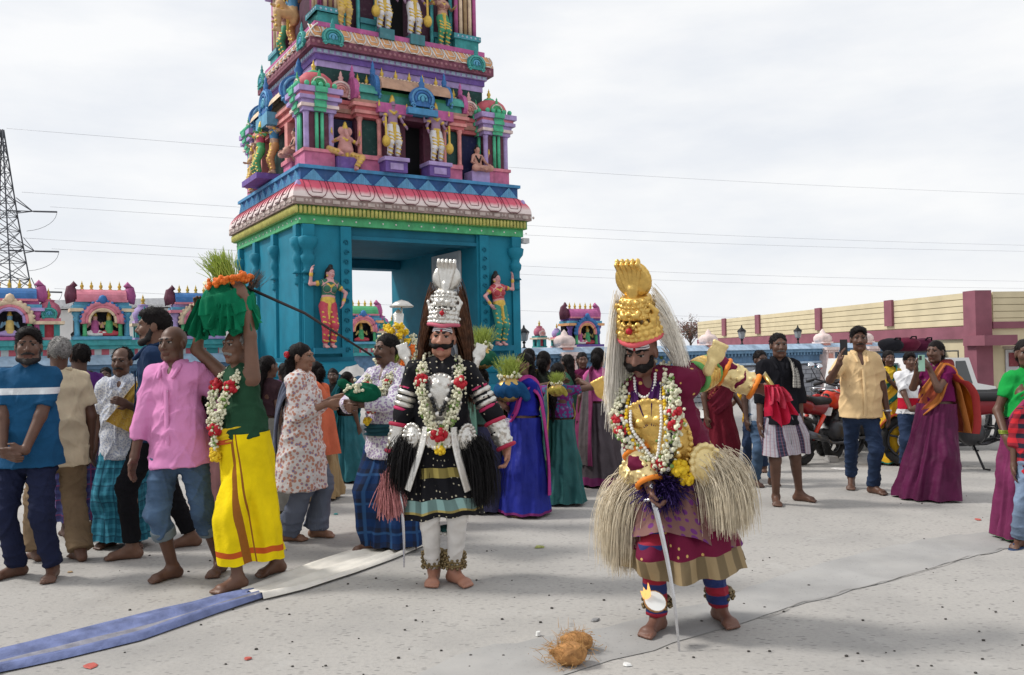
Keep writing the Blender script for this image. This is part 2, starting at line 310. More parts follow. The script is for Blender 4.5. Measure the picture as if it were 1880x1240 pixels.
def shrine(x, z, s, roof, arch, pil, cor, dei, yy=3.0, label='', par=None):
    e = empty('parapet_shrine', TW @ Vector((x, yy, z)), TYAW); e.scale = (s, s, s); tag(e, label, 'shrine', 'small painted shrines along the compound wall')
    m = MB(); m.box((-.5, -.2, 0), (.5, .3, .06), 0); m.box((-.46, .12, .06), (.46, .3, .62), 1); m.build('niche_wall', [pil, DARK], e)
    for sx in (-1, 1):
        m = MB(); m.lathe([(.06, .06), (.05, .1), (.045, .34), (.07, .38), (.05, .42), (.09, .48), (.09, .52)], 8, (sx*.42, -.05, 0), 0, sq=.6); m.lathe([(.05, .06), (.035, .1), (.035, .34), (.06, .37)], 8, (sx*.3, -.14, 0), 1, sq=.5); m.build('pilaster', [pil, GRN], e)
    m = MB(); m.box((-.54, -.18, .52), (.54, .3, .58), 0); m.box((-.5, -.13, .58), (.5, .3, .64), 1); m.box((-.46, -.1, .64), (.46, .3, .7), 2); m.build('cornice', [cor, CYA, pil], e)
    pr = [(.30*cos(a), .30*sin(a)*.75) for a in np.linspace(pi, 0, 12)]; m = MB(); n = 12
    V = [(X, .1-yz[0]*.8, .72+yz[1]) for X in (-.42, .42) for yz in pr]; m.add(V, [(i, i+1, i+1+n, i+n) for i in range(n-1)]+[tuple(range(n))[::-1], tuple(range(n, 2*n))], 0)
    m.box((-.44, -.15, .70), (.44, .34, .74), 1); ro = m.build('roof', [roof, PK], e)
    for k in range(5): ob('finial', fin_mesh, ro, (-.32+.16*k, .1, .93), (0, 0, 0), .62)
    for sx in (-1, 1):
        m = MB(); m.tube([(sx*.44, .1, .72), (sx*.49, .1, .86), (sx*.5, .1, .98), (sx*.45, .1, 1.05), (sx*.41, .1, 1.0)], [.16, .13, .08, .06, .03], 7); m.build('horn', MAR if sx < 0 else MAG, ro)
    m = MB()
    for r, w, k in ((.33, .05, 0), (.27, .035, 1), (.225, .03, 2)): m.tube([(r*cos(a), -.17, .34+r*1.0*sin(a)) for a in np.linspace(-.15, pi+.15, 20)], w, 7, k)
    for k in range(15): a = pi*k/14; m.ball((.37*cos(a), -.18, .34+.37*sin(a)), .035, 3)
    m.ball((0, -.2, .74), (.08, .06, .09), 3); m.build('arch', [arch, PK, cor, BLU if arch is not CRM else CRM], e)
    for k, d in enumerate(dei): ob('deity', DEI[d], e, (0 if len(dei) == 1 else (-.12, .12)[k], -.02, .07), (0, 0, 0), .68)
    return e
def kuta(x, z, s, yy, body, dome, label):
    e = empty('dome_turret', TW @ Vector((x, yy, z)), TYAW); e.scale = (s,)*3; tag(e, label, 'turret', 'small domed turrets on the compound wall')
    m = MB(); m.box((-.2, -.2, 0), (.2, .2, .05), 0)
    for sx in (-1, 1):
        for sy in (-1, 1): m.box((sx*.13-.05, sy*.13-.05, .05), (sx*.13+.05, sy*.13+.05, .3), 1)
    m.box((-.1, -.1, .05), (.1, .1, .3), 2); m.box((-.26, -.26, .3), (.26, .26, .36), 3); m.box((-.2, -.2, .36), (.2, .2, .42), 0); m.build('turret_body', [body, TEA, RED, CRM], e)
    m = MB(); m.lathe([(.17, .42), (.21, .5), (.22, .58), (.18, .68), (.1, .74), (.12, .77), (0, .8)], 12, (0, 0, 0), 0); d = m.build('dome', dome, e)
    ob('finial', fin_mesh, d, (0, 0, .78), (0, 0, 0), .8); ob('gable', KUD['teal' if body is not TEA else 'pink'], d, (0, -.2, .4), (0, 0, 0), .28); return e
# compound wall: left stretch (painted temple side) and right stretch (blue with pink pillars)
WY = 3.0
brk = NT('grey_blocks'); GB = brk.fin(brk.vary((.30, .31, .34), .2, 3), .85, 0, .2)
e = empty('compound_wall', TW @ Vector((0, WY, 0)), TYAW); tag(e, 'low blue compound wall left of the tower with teal ledge', 'wall')
m = MB(); m.box((-14, 0, 0), (.3, .35, 1.3)); m.build('wall_core', MBL, e)
m = MB(); m.box((-14, -.1, 1.3), (-.02, .4, 1.36)); m.box((-14, -.18, 1.36), (-.02, .4, 1.44)); [m.box((-14+.16*i, -.15, 1.22), (-13.92+.16*i, 0, 1.3)) for i in range(87)]; m.build('dentil_cornice', MBL, e)
m = MB(); m.add([(-14, -.25, 1.44), (-.02, -.25, 1.44), (-.02, -.05, 1.62), (-14, -.05, 1.62), (-14, .5, 1.62), (-.02, .5, 1.62), (-.02, .5, 1.44), (-14, .5, 1.44)], [(0, 1, 2, 3), (3, 2, 5, 4), (4, 5, 6, 7), (0, 7, 6, 1)]); m.build('coping', LBL, e)
frz = NT('petal_frieze'); X, Y, Z = frz.xyz(); st = frz.math('FRACT', frz.math('MULTIPLY', X, 4.0)); c = frz.mix(frz.step(st, .45, .5), (.55, .60, .62), (.55, .12, .16)); c = frz.mix(frz.step(frz.math('FRACT', frz.math('MULTIPLY', X, 1.3)), .7, .72), c, (.05, .30, .32)); FRZ = frz.fin(c, .6)
m = MB(); m.box((-14, .0, 1.62), (-.02, .5, 1.73)); m.build('painted_frieze', FRZ, e)
m = MB(); m.box((-14, -.1, 1.73), (-.02, .5, 1.80)); m.box((-14, -.16, 1.80), (-.02, .5, 1.9)); m.build('teal_ledge', paint((.03, .36, .38)), e)
zt = 1.905
x1 = tf(187, 600, WY)[0]; x0 = tf(18, 600, WY)[0]; x2 = tf(362, 600, WY)[0]; xk = tf(90, 600, WY)[0]; xk2 = tf(272, 600, WY)[0]
shrine(x0, zt, 1.0, BLU, CRM, MAG, LIL, [2], WY, 'blue roofed shrine with gold arch at the photo\'s left edge')
shrine(x1, zt, 1.0, PK, PK, CYA, CRM, [0, 1], WY, 'pink roofed shrine holding two seated deities above the lantern')
shrine(x2, zt, .97, BLU, CRM, LIL, PK, [2], WY, 'blue roofed shrine partly hidden by the raised green bundle')
kuta(xk, zt, .95, WY+.1, PK, paint((.55, .12, .2)), 'pink and teal domed turret between the two leftmost shrines')
kuta(xk2, zt, .9, WY+.6, LIL, LIL, 'domed turret behind the tall young man\'s head')
# right stretch
X0, X1 = TL, 24.5
e = empty('compound_wall', TW @ Vector((0, WY, 0)), TYAW); tag(e, 'long blue compound wall with pink pillars right of the tower', 'wall')
m = MB(); m.box((X0-.3, .1, 0), (X1, .35, 1.02)); m.build('wall_core', mat((.2, .2, .22), .9), e)
bm = MB().box((-.235, -.04, -.06), (.235, .04, .06)).mesh('block', GB); k = 0
for r in range(7):
    x = X0+.25*(r % 2)
    while x < X1-.3:
        if x > 13.0: ob('block', bm, e, (x+.24, .085+rnd.uniform(-.008, .008), .085+r*.135)); k += 1
        x += .5
bm = MB()
for r in range(7):
    x = X0+.25*(r % 2)
    while x <= 13.0: bm.box((x+.01, .05, .03+r*.135), (x+.48, .13, .145+r*.135)); x += .5
tag(bm.build('block_courses', GB, e), kind='stuff')
m = MB(); m.box((X0, -.02, 1.02), (X1, .4, 1.08)); m.build('lower_ledge', LBL, e); m = MB(); m.box((X0, .06, 1.08), (X1, .34, 1.3)); m.build('blue_band', MBL, e)
m = MB(); [m.box((X0+.14*i, -.06, 1.28), (X0+.07+.14*i, .08, 1.36)) for i in range(int((X1-X0)/.14))]; m.box((X0, -.12, 1.36), (X1, .42, 1.46)); m.build('dentil_cornice', paint((.13, .28, .45)), e)
m = MB(); m.add([(X0, -.2, 1.46), (X1, -.2, 1.46), (X1, .0, 1.62), (X0, .0, 1.62), (X0, .45, 1.62), (X1, .45, 1.62), (X1, .45, 1.46), (X0, .45, 1.46)], [(0, 1, 2, 3), (3, 2, 5, 4), (4, 5, 6, 7), (0, 7, 6, 1)]); m.build('coping', LBL, e)
for px in (1040, 1305, 1515, 1592):
    x = tf(px, 640, WY)[0]; g = empty('wall_pillar', TW @ Vector((x, WY+.12, 0)), TYAW); tag(g, {1040: 'pink and white pillar with onion cap nearest the tower', 1305: 'pink capped wall pillar behind the gold costumed dancer', 1515: 'pink and white wall pillar left of the man filming in the cream shirt', 1592: 'pink wall pillar just right of the filming man\'s head'}[px], 'pillar', 'pink pillars of the compound wall')
    m = MB(); m.box((-.2, -.32, 0), (.2, .3, 1.35)); m.build('shaft', PKW, g); m = MB(); m.box((-.1, -.34, .9), (.1, -.31, 1.3)); m.build('panel', SAL, g)
    m = MB(); m.box((-.25, -.37, 1.35), (.25, .33, 1.41)); m.box((-.3, -.42, 1.41), (.3, .38, 1.5)); [m.box((-.27+.1*i, -.4, 1.34), (-.22+.1*i, -.36, 1.41), 0) for i in range(6)]; m.build('capital', PKW, g)
    m = MB(); m.box((-.16, -.2, 1.5), (.16, .14, 1.62), 1); m.box((-.22, -.26, 1.62), (.22, .2, 1.67)); m.lathe([(.25, 1.67), (.28, 1.73), (.27, 1.82), (.2, 1.9), (.09, 1.94), (.07, 2.0), (0, 2.08)], 8, (0, -.03, 0), 0, sq=.5); m.build('onion_cap', [PKW, SAL], g)
IRON = mat((.012, .012, .014), .5, .3)
def lantern(px, lab, z=1.62):
    x = tf(px, 620, WY+.1)[0]; g = empty('wall_lantern', TW @ Vector((x, WY+.1, z)), TYAW); tag(g, lab, 'lantern', 'black lanterns on the wall')
    m = MB(); m.lathe([(.07, 0), (.03, .03), (.02, .1), (.05, .14), (.02, .17)], 8); m.build('stem', IRON, g)
    m = MB(); m.lathe([(.05, .17), (.09, .2), (.12, .38), (.1, .385)], 6, sm=False); m.build('glass', mat((.25, .26, .27), .15, 0, .1), g)
    m = MB(); m.lathe([(.14, .38), (.13, .41), (.06, .47), (.03, .5), (.02, .55), (0, .58)], 6, sm=False); [m.tube([(.055*cos(a), .055*sin(a), .17), (.122*cos(a), .122*sin(a), .39)], .01, 4) for a in np.arange(6)*pi/3+pi/6]; m.build('hood', IRON, g)
lantern(143, 'black lantern below the pink roofed shrine on the left', 1.62); lantern(962, 'black lantern beside the tower\'s right edge'); lantern(1362, 'black lantern on blue wall left of the man in black'); lantern(1465, 'black lantern on blue wall right of the man in black')
shrine(tf(1070, 600, WY+.3)[0], 1.63, 1.05, MAG, BLU, PUR, ORG, [0, 1], WY+.3, 'magenta roofed shrine on the wall behind the women in saris')
for i, px in enumerate((990, 1022)): kuta(tf(px, 600, WY+.5)[0], 1.63, .62 if i else .7, WY+.5, (TEA, PK)[i], (paint((.55, .12, .2)), LIL)[i], ('teal domed turret close to the tower\'s right side', 'small lilac domed turret left of the magenta shrine')[i])
# inner wall seen through the gateway
IY = 15.; e = empty('inner_wall', TW @ Vector((0, IY, 0)), TYAW); tag(e, 'teal inner temple wall seen through the gateway', 'wall')
m = MB(); m.box((-4, 0, 0), (12, .4, 1.5)); m.build('wall_core', MBL, e); m = MB(); m.box((-4, -.15, 1.5), (12, .5, 1.62)); m.box((-4, -.1, 1.78), (12, .5, 1.92)); m.build('teal_ledge', paint((.03, .36, .38)), e); m = MB(); m.box((-4, -.05, 1.62), (12, .45, 1.78)); m.build('painted_frieze', FRZ, e)
shrine(tf(662, 600, IY)[0], 1.925, 1.5, GRN, PK, CYA, ORG, [1], IY, 'green roofed shrine seen through the gateway on the left')
kuta(tf(702, 600, IY)[0], 1.925, 1.35, IY+.1, PK, paint((.45, .10, .35)), 'magenta domed turret seen through the gateway')
kuta(tf(722, 600, IY)[0], 1.925, 1.1, IY+.1, CYA, GRN, 'green domed turret beside the gateway\'s right inner jamb')
# white shed behind the left shrines
g = empty('white_shed', at(55, 640, 40) * Vector((1, 1, 0)) if False else (at(55, 640, 40).x, 40, 0), .02); tag(g, 'long white shed with corrugated roof behind the left shrines', 'building')
m = MB(); m.box((0, 0, 0), (11.5, 8, 3.9)); m.build('wall', mat((.62, .61, .60), .9, 0, .1, 1.), g); m = MB()
for i in range(58): m.box((-.2+.2*i, -.4, 4.02), (-.09+.2*i, 8.2, 4.09))
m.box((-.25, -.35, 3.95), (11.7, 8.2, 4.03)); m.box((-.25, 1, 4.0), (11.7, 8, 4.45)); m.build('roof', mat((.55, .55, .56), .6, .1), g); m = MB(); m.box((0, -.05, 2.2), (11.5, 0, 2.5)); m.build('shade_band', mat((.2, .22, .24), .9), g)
# ---------------------------------------------------------------- cream building on the right
CRE = mat((.60, .52, .35), .85, 0, .1, 1.2, .1, 8.); MRN = mat((.235, .085, .115), .8, 0, .15, 2., .1, 10.)
bc = at(1795, 640, 28); g = empty('cream_building', (bc.x, bc.y, 0), R(7.7)); tag(g, 'long cream building with maroon bands on the right', 'building'); BH = 3.22
m = MB(); m.box((0, 0, 0), (14, 26, BH-.05)); m.build('wall', CRE, g)
bh = (BH-2.12)/5
for i in range(5):
    z = 2.12+bh*i; m = MB(); m.box((-.06, .5, z+.012), (0, 26, z+bh-.012)); m.build('wall_board', CRE, g)
    m = MB(); m.box((.55, -.05, z+.012), (14, 0, z+bh-.012)); m.build('wall_board', CRE, g)
m = MB(); m.box((-.12, .45, 1.68), (0, 26, 2.1)); m.build('maroon_band', MRN, g); m = MB(); m.box((.5, -.1, 2.0), (14, 0, 2.22)); m.build('maroon_band', MRN, g)
m = MB(); m.box((-.16, -.16, 0), (.42, .45, BH+.03)); m.build('corner_pillar', MRN, g); m = MB(); m.box((-.3, -.75, 1.45), (.85, .3, 1.78)); m.build('corner_bracket', MRN, g)
for px in (1634, 1504, 1392, 1330):
    a = Vector((0, 0, CAMH)); Wi = g.matrix_basis.inverted(); o_ = Wi @ a; d_ = Wi.to_3x3() @ ray(px, 570); yy = (o_+d_*((-.06-o_.x)/d_.x)).y
    m = MB(); m.box((-.16, yy-.25, 2.25), (-.06, yy+.25, BH+.02)); m.build('pilaster', MRN, g)
m = MB(); m.box((1.9, -.13, 2.22), (2.2, 0, BH+.02)); m.build('pilaster', MRN, g); m = MB(); m.box((.9, -.9, 1.32), (4.5, 0, 1.42)); m.build('canopy', mat((.62, .58, .5), .8), g)
m = MB(); m.box((.95, -.06, 0), (1.65, -.02, 1.3), 0); m.box((1.05, -.08, .75), (1.5, -.06, 1.2), 1); m.build('door', [mat((.5, .5, .52), .6), paint((.25, .04, .05))], g); m = MB(); m.box((1.7, -.05, 0), (3.2, -.01, 1.3)); m.build('doorway', mat((.1, .09, .085), .9), g)
m = MB(); m.box((2.1, -.3, 1.62), (3.0, 0, 1.95)); m.build('sign_box', MRN, g)
# ---------------------------------------------------------------- pylon, wires, far tree
STL = mat((.09, .095, .11), .6, .4); g = empty('pylon', (at(6, 500, 120).x, 120, 0)); tag(g, 'tall steel lattice power pylon at the left edge', 'pylon'); PH = 34.2
def hw(z): return 3.9-3.9*.66*min(z/22., 1)-(max(z-22, 0)/(PH-22))*1.18
zs = [0, 4, 7.5, 10.5, 13.2, 15.6, 17.8, 20, 22, 24, 26, 28.2, 30.4, 32.4, PH]; m = MB()
for sx in (-1, 1):
    for sy in (-1, 1): m.tube([(sx*hw(z), sy*hw(z), z) for z in zs], .11, 4)
m.build('legs', STL, g); m = MB()
for i in range(len(zs)-1):
    a, b = hw(zs[i]), hw(zs[i+1])
    for A, B in (((-a, -a), (b, -b)), ((a, -a), (-b, -b)), ((-a, a), (b, b)), ((a, a), (-b, b)), ((-a, -a), (-b, b)), ((-a, a), (-b, -b)), ((a, -a), (b, b)), ((a, a), (b, -b))): m.tube([(*A, zs[i]), (*B, zs[i+1])], .055, 4)
    for A, B in (((-a, -a), (a, -a)), ((-a, a), (a, a)), ((-a, -a), (-a, a)), ((a, -a), (a, a))): m.tube([(*A, zs[i]), (*B, zs[i])], .05, 4)
m.build('bracing', STL, g)
arms = [(23.2, 4.2), (17.6, 4.4), (11.9, 4.8)]
for z, l in arms:
    for s in (-1, 1):
        m = MB(); a = hw(z); tip = (s*l, 0, z-.6)
        for sy in (-1, 1): m.tube([(s*a, sy*a, z-.6), tip], .07, 4); m.tube([(s*a, sy*a, z+1.6), tip], .07, 4); m.tube([(0, sy*a, z-.6), (s*l*.6, 0, z-.6)], .05, 4)
        ar = m.build('cross_arm', STL, g)
        m = MB(); m.tube([(s*l+.1, 0, z-.6), (s*l+3.4, 0, z-.75)], .13, 6); m.build('insulator', STL, ar); m = MB(); m.tube([(s*l+3.4, 0, z-.75)]+[(s*l+3.4-4.6*(1-cos(q)), 0, z-.75-2.6*sin(q)) for q in np.linspace(.1, 1.5, 8)], .03, 4); m.build('jumper', STL, ar)
WIRE = mat((.40, .41, .44), .5, .3, 0)
for i, (a, b) in enumerate([((12, 236), (1890, 357)), ((92, 380), (1890, 462)), ((40, 353), (1890, 451)), ((95, 457), (1890, 530)), ((40, 437), (1890, 517)), ((100, 530), (1890, 590))]):
    A = at(*a, 120); B = at(*b, 190); pts = [A.lerp(B, k/24)-Vector((0, 0, 1.2*sin(pi*k/24))) for k in range(25)]
    m = MB(); m.tube(pts, .022, 4); tag(m.build('power_line', WIRE), ('topmost thin power line from the pylon\'s peak', 'lower wire of the upper pair of power lines', 'upper wire of the upper pair of power lines', 'lower wire of the middle pair of power lines', 'upper wire of the middle pair of power lines', 'lowest power line just above the shrine roofs')[i], 'power line', 'power lines across the sky')
def leaves_mesh(name, pts, size, mats, mi=None):
    n = len(pts); P = np.asarray(pts); a = rng.normal(size=(n, 3)); a /= np.linalg.norm(a, axis=1)[:, None]; b = np.cross(a, rng.normal(size=(n, 3))); b /= np.linalg.norm(b, axis=1)[:, None]
    s = size*rng.uniform(.6, 1.3, (n, 1)); V = np.stack([P-a*s, P+b*s*.45, P+a*s, P-b*s*.45], 1).reshape(-1, 3); return npmesh(name, V, np.arange(4*n).reshape(-1, 4), mats, rng.integers(0, len(mats), n), False)
tp = at(1268, 640, 90); g = empty('small_tree', (tp.x, 90, 0)); tag(g, 'sparse reddish tree behind the wall and gold crown', 'tree'); m = MB(); lp = []
m.tube([(0, 0, 0), (.05, 0, 1.5), (0, .1, 2.6), (.05, 0, 3.6)], [.16, .13, .1, .06], 6)
for i in range(26):
    a = rnd.uniform(0, 6.28); z = rnd.uniform(1.6, 3.4); l = rnd.uniform(.8, 1.7); q = [Vector((0, 0, z))+Vector((cos(a)*l*u, sin(a)*l*u, l*1.1*u**.8)) for u in np.linspace(0, 1, 5)]; m.tube(q, [.05, .04, .03, .02, .01], 4)
    for k in range(60): p = q[rnd.randint(2, 4)]; lp.append((p.x+rnd.gauss(0, .22), p.y+rnd.gauss(0, .22), p.z+rnd.gauss(0, .2)))
m.build('trunk', mat((.12, .09, .08), .9), g); ob('crown', leaves_mesh('crown', lp, .1, [mat((.20, .09, .08), .8), mat((.10, .10, .06), .8), mat((.25, .13, .10), .8)]), g)
# ================================================================ FIGURES
VA = lambda *a: np.array(a, float)
def unit(v): v = np.asarray(v, float); return v/max(np.linalg.norm(v), 1e-9)
def ik(a, b, l1, l2, pole):
    d = b-a; L = np.linalg.norm(d); u = d/max(L, 1e-6); L = min(L, (l1+l2)*.999); b = a+u*L
    x = (l1*l1-l2*l2+L*L)/(2*L); h = math.sqrt(max(l1*l1-x*x, 0)); p = np.asarray(pole, float); p = p-u*p.dot(u); return a+u*x+unit(p)*h, b
def strands(name, par, roots, dirs, length, m, seg=8, r=.004, grav=2., jit=.25, seed=0, taper=.3, floor=None):
    rg = np.random.default_rng(seed); n = len(roots); p = np.array(roots, float); d = np.array(dirs, float); d /= np.linalg.norm(d, axis=1)[:, None]; L = np.asarray(length)*rg.uniform(.75, 1.1, n); st = (L/seg)[:, None]; C = [p.copy()]; cv = rg.normal(size=(n, 3))*jit
    for k in range(seg):
        d = d+np.array([0, 0, -1.])*grav*st+cv*st*2+rg.normal(size=(n, 3))*jit*.12; d /= np.linalg.norm(d, axis=1)[:, None]; p = p+d*st
        if floor is not None: p[:, 2] = np.maximum(p[:, 2], floor)
        C.append(p.copy())
    C = np.stack(C, 1); T = np.gradient(C, axis=1); u = np.cross(T, rg.normal(size=(n, 1, 3))); u /= np.maximum(np.linalg.norm(u, axis=2)[..., None], 1e-6); T /= np.maximum(np.linalg.norm(T, axis=2)[..., None], 1e-6); v = np.cross(T, u); w_ = (r*np.linspace(1, taper, seg+1))[None, :, None]
    V = np.stack([C+(u*cos(a)+v*sin(a))*w_ for a in (0, 2.094, 4.189)], 2).reshape(-1, 3); s1 = (seg+1)*3; q = np.array([(k*3+i, k*3+(i+1) % 3, (k+1)*3+(i+1) % 3, (k+1)*3+i) for k in range(seg) for i in range(3)]); Q = (np.arange(n)[:, None, None]*s1+q[None]).reshape(-1, 4)
    return ob(name, npmesh(name, V, Q, [m]), par)
class Fig:
    """faces -Y, +X is its left; hands/feet are wrist and heel targets in its own frame"""
    def __init__(s, H=1.7, fat=0., feet=((-.1, 0), (.1, 0)), hands=(None, None), lean=(0, 0), twist=0., head=(0, 0, 0), hip=(0, 0), crouch=0., female=False, sh=1., poles=(None, None), lift=(0, 0), ftyaw=(0, 0), hdir=(None, None), curl=(.35, .35), kpole=(None, None), palm=(None, None)):
        g = s.g = H/1.7; s.H = H; s.fat = fat; s.female = female
        s.Hc = VA(hip[0], hip[1], .93*g-crouch); s.T = unit((lean[1], -lean[0], 1)); A = VA(cos(twist), sin(twist), 0); s.A = unit(A-s.T*A.dot(s.T)); s.Fw = np.cross(s.A, s.T)
        s.Sc = s.Hc+s.T*.46*g; sw = (.138 if female else .16)*sh*g; s.sw = sw
        s.S = [s.Sc-s.A*sw-s.T*.022*g, s.Sc+s.A*sw-s.T*.022*g]; s.hip = [s.Hc+VA(-.085*g, 0, -.045*g), s.Hc+VA(.085*g, 0, -.045*g)]
        s.nb = s.Sc+s.T*.04*g
        hy, hp, hr = head; Mb = np.column_stack([s.A, s.Fw, s.T]); 
        Rh = np.array(Matrix.Rotation(-hy, 3, 'Z') @ Matrix.Rotation(hr, 3, 'Y') @ Matrix.Rotation(-hp, 3, 'X')) # local: x=A, y=Fw, z=T
        # with y forward, yaw>0 turns toward +A
        s.hM = Mb @ Rh; s.hc = s.nb+(s.T*.10+s.hM[:, 2]*.055)*g
        s.W = []; s.E = []; s.K = []; s.An = []; s.hand = []
        for i, sg in enumerate((-1, 1)):
            t = hands[i]; t = s.S[i]+VA(sg*.07, -.03, -.52)*g if t is None else VA(*t)
            e, wv = ik(s.S[i], t, .285*g, .25*g, VA(sg*.45, .8, -.25) if poles[i] is None else poles[i]); s.E.append(e); s.W.append(wv)
            hd = unit(wv-e) if hdir[i] is None else unit(hdir[i]); pn = VA(-sg, 0, 0) if palm[i] is None else VA(*palm[i]); pn = unit(pn-hd*pn.dot(hd)); s.hand.append((hd, pn, curl[i]))
            f = VA(feet[i][0], feet[i][1], .075*g+lift[i]); k, a = ik(s.hip[i], f, .435*g, .415*g, VA(sg*.12, -1, 0) if kpole[i] is None else kpole[i]); s.K.append(k); s.An.append(a)
        s.lift = lift; s.ftyaw = ftyaw
    def q(s, x, f, z): return s.hc+s.hM@(VA(x, f, z)*s.g)
    def p(s, a, f, h): return s.Hc+(s.A*a+s.Fw*f+s.T*h)*s.g
    def torso(s, inf=0., m=0, k=.04, low=-.04):
        g, F_, T, fat = s.g, s.Fw, s.T, s.fat; C = lambda h: s.Hc+T*h*g; w = .128 if s.female else .14
        P = [cone(C(low), C(.14), (.152 if s.female else .145)*g+fat*.5+inf, (w-.005)*g+fat+inf, m, k, .72, F_), cone(C(.14), C(.35), (w-.012)*g+fat*.9+inf, (w+.012)*g+fat*.3+inf, m, k, .68, F_),
             cone(s.Sc-s.A*(s.sw-.03*g)-T*.012*g, s.Sc+s.A*(s.sw-.03*g)-T*.012*g, .056*g+inf, None, m, k), cone(s.Sc-T*.1*g, s.nb-T*.01*g, .1*g+inf, .055*g+inf, m, k, .75, F_)]
        if fat > .01: P.append(ell(C(.09)+F_*(.05*g+fat*.6), (.11*g+fat, .07*g+fat*.6, .12*g), m, k, np.column_stack([s.A, F_, T])))
        if s.female: P += [ell(s.p(sg*.07, .085, .31), .062*g+inf*.7, m, .03) for sg in (-1, 1)]
        return P
    def arm(s, i, inf=0., m=0, to=2., k=.03, fl=0, taper=0.):
        g = s.g; P = []; a, b, c = s.S[i], s.E[i], s.W[i]; r = .047*g if not s.female else .042*g
        u = min(to, 1); P.append(cone(a, a+(b-a)*u, r+.004*g+inf, r-.008*g*u+inf+taper*u, m, k, fl=fl if to <= 1 else 0))
        if to > 1: u = to-1; P.append(cone(b, b+(c-b)*u, .039*g+inf+taper, (.039-.011*u)*g+inf+taper, m, .02, fl=fl))
        return P
    def leg(s, i, inf=0., m=0, to=2., k=.03, fl=0, flare=0.):
        g = s.g; P = []; a, b, c = s.hip[i], s.K[i], s.An[i]; u = min(to, 1)
        P.append(cone(a, a+(b-a)*u, .084*g+inf, (.084-.028*u)*g+inf, m, k, fl=fl if to <= 1 else 0))
        if to > 1:
            u = to-1; P.append(cone(b, b+(c-b)*u, .053*g+inf, (.053-.018*u)*g+inf+flare, m, .03, fl=fl))
            if inf < .02: P.append(cone(b+(c-b)*.2+VA(0, .018*g, 0), b+(c-b)*min(.45, u)+VA(0, .014*g, 0), .045*g+inf, .036*g+inf, m, .03))
        return P
    def foot(s, i, m=0):
        g = s.g; a = s.An[i]; fy = s.ftyaw[i]; d = VA(sin(fy), -cos(fy), 0); r = VA(cos(fy), sin(fy), 0); z0 = s.lift[i]; sg = (-1, 1)[i]
        hl = VA(a[0], a[1], z0+.034*g)-d*.035*g; bl = VA(a[0], a[1], z0+.026*g)+d*.125*g
        P = [cone(a, hl, .036*g, .034*g, m, .02), cone(a+VA(0, 0, -.005), bl, .034*g, .025*g, m, .03), cone(hl, bl, .032*g, .026*g, m, .02), cone(bl-r*.022*g, bl+r*.022*g, .024*g, None, m, .02)]
        for k in range(5):
            o = (k-2)*.0185*g; L = (.052, .05, .044, .037, .028)[k if sg < 0 else 4-k] if False else (.05-.006*abs((k if sg > 0 else 4-k)-.6))*g; b = bl+r*o; P.append(cone(b, b+d*L+VA(0, 0, -.012*g), .0125*g, .0105*g, m, .006))
        return P
    def hnd(s, i, m=0):
        g = s.g; d, n, cu = s.hand[i]; w = s.W[i]; r = np.cross(d, n); sg = (-1, 1)[i]
        th = r*(sg if np.dot(r, VA(0, -1, 0))*sg > 0 else -sg)  # thumb side points forward
        pc = w+d*.05*g; P = [cone(w, w+d*.03*g, .027*g, .026*g, m, .02), cone(pc-r*.02*g, pc+r*.02*g, .02*g, None, m, .015), cone(w+d*.075*g-r*.024*g, w+d*.075*g+r*.024*g, .015*g, None, m, .015)]
        for k in range(4):
            b = w+d*.085*g+th*(.03-.02*k)*g; L = (.04, .045, .042, .034)[k]*g; c1 = cu*.7; d1 = d*cos(c1)+n*sin(c1); e = b+d1*L; c2 = cu*1.9; d2 = d*cos(c2)+n*sin(c2); P += [cone(b, e, .0105*g, .0098*g, m, .005), cone(e, e+d2*L*.95, .0098*g, .008*g, m, .004)]
        b = w+d*.03*g+th*.026*g; e = b+(d*.75+th*.75+n*.2)*.035*g; P += [cone(b, e, .0135*g, .012*g, m, .012), cone(e, e+unit(d+th*.1+n*(.2+cu*.4))*.034*g, .0115*g, .009*g, m, .006)]
        return P
    def headp(s, beard=0, mous=0, brow=4, bag=1.):
        q, g = s.q, s.g; M = s.hM; fm = s.female; rr = random.Random(int(s.H*1e5)); jw, ns, ck, bw = rr.uniform(.85, 1.12), rr.uniform(.85, 1.25), rr.uniform(.8, 1.15), rr.uniform(.9, 1.25)
        P = [cone(s.nb-s.T*.04*g, q(0, -.012, -.06), .056*g*(.86 if fm else 1), .052*g*(.86 if fm else 1), 0, .02), ell(q(0, -.012, .03), VA(.075, .096, .088)*g, 0, .02, M), ell(q(0, .03, -.03), VA(.062, .066, .09)*g, 0, .025, M),
             cone(q(-.03, .042, -.083), q(.03, .042, -.083), (.026 if fm else .031)*g*jw, None, 0, .02), ell(q(0, .076, -.1), .019*g, 0, .015), cone(q(0, .09, .014), q(0, .111, -.027), .008*g*ns, .0145*g*ns, 0, .012),
             cone(q(-.038, .08, .029), q(.038, .08, .029), .012*g*bw, None, 0, .012)]
        for sg in (-1, 1):
            P += [ell(q(sg*.013, .1, -.032), .0095*g, 0, .008), ell(q(sg*.037, .068, -.024), .026*g*ck, 0, .02), ell(q(sg*.076, -.005, -.008), VA(.011, .022, .033)*g, 0, .008, M),
                  ell(q(sg*.031, .080, .009), VA(.0145, .011, .0065)*g, 2, .003, M), ell(q(sg*.031, .0875, .009), VA(.0082, .006, .0068)*g, 3, .002, M), cone(q(sg*.018, .0895, .0165), q(sg*.045, .0835, .0155), .0042*g, None, 3, .002), cone(q(sg*.015, .095, .031), q(sg*.05, .079, .034), .0058*g, .004*g, brow, .004)]
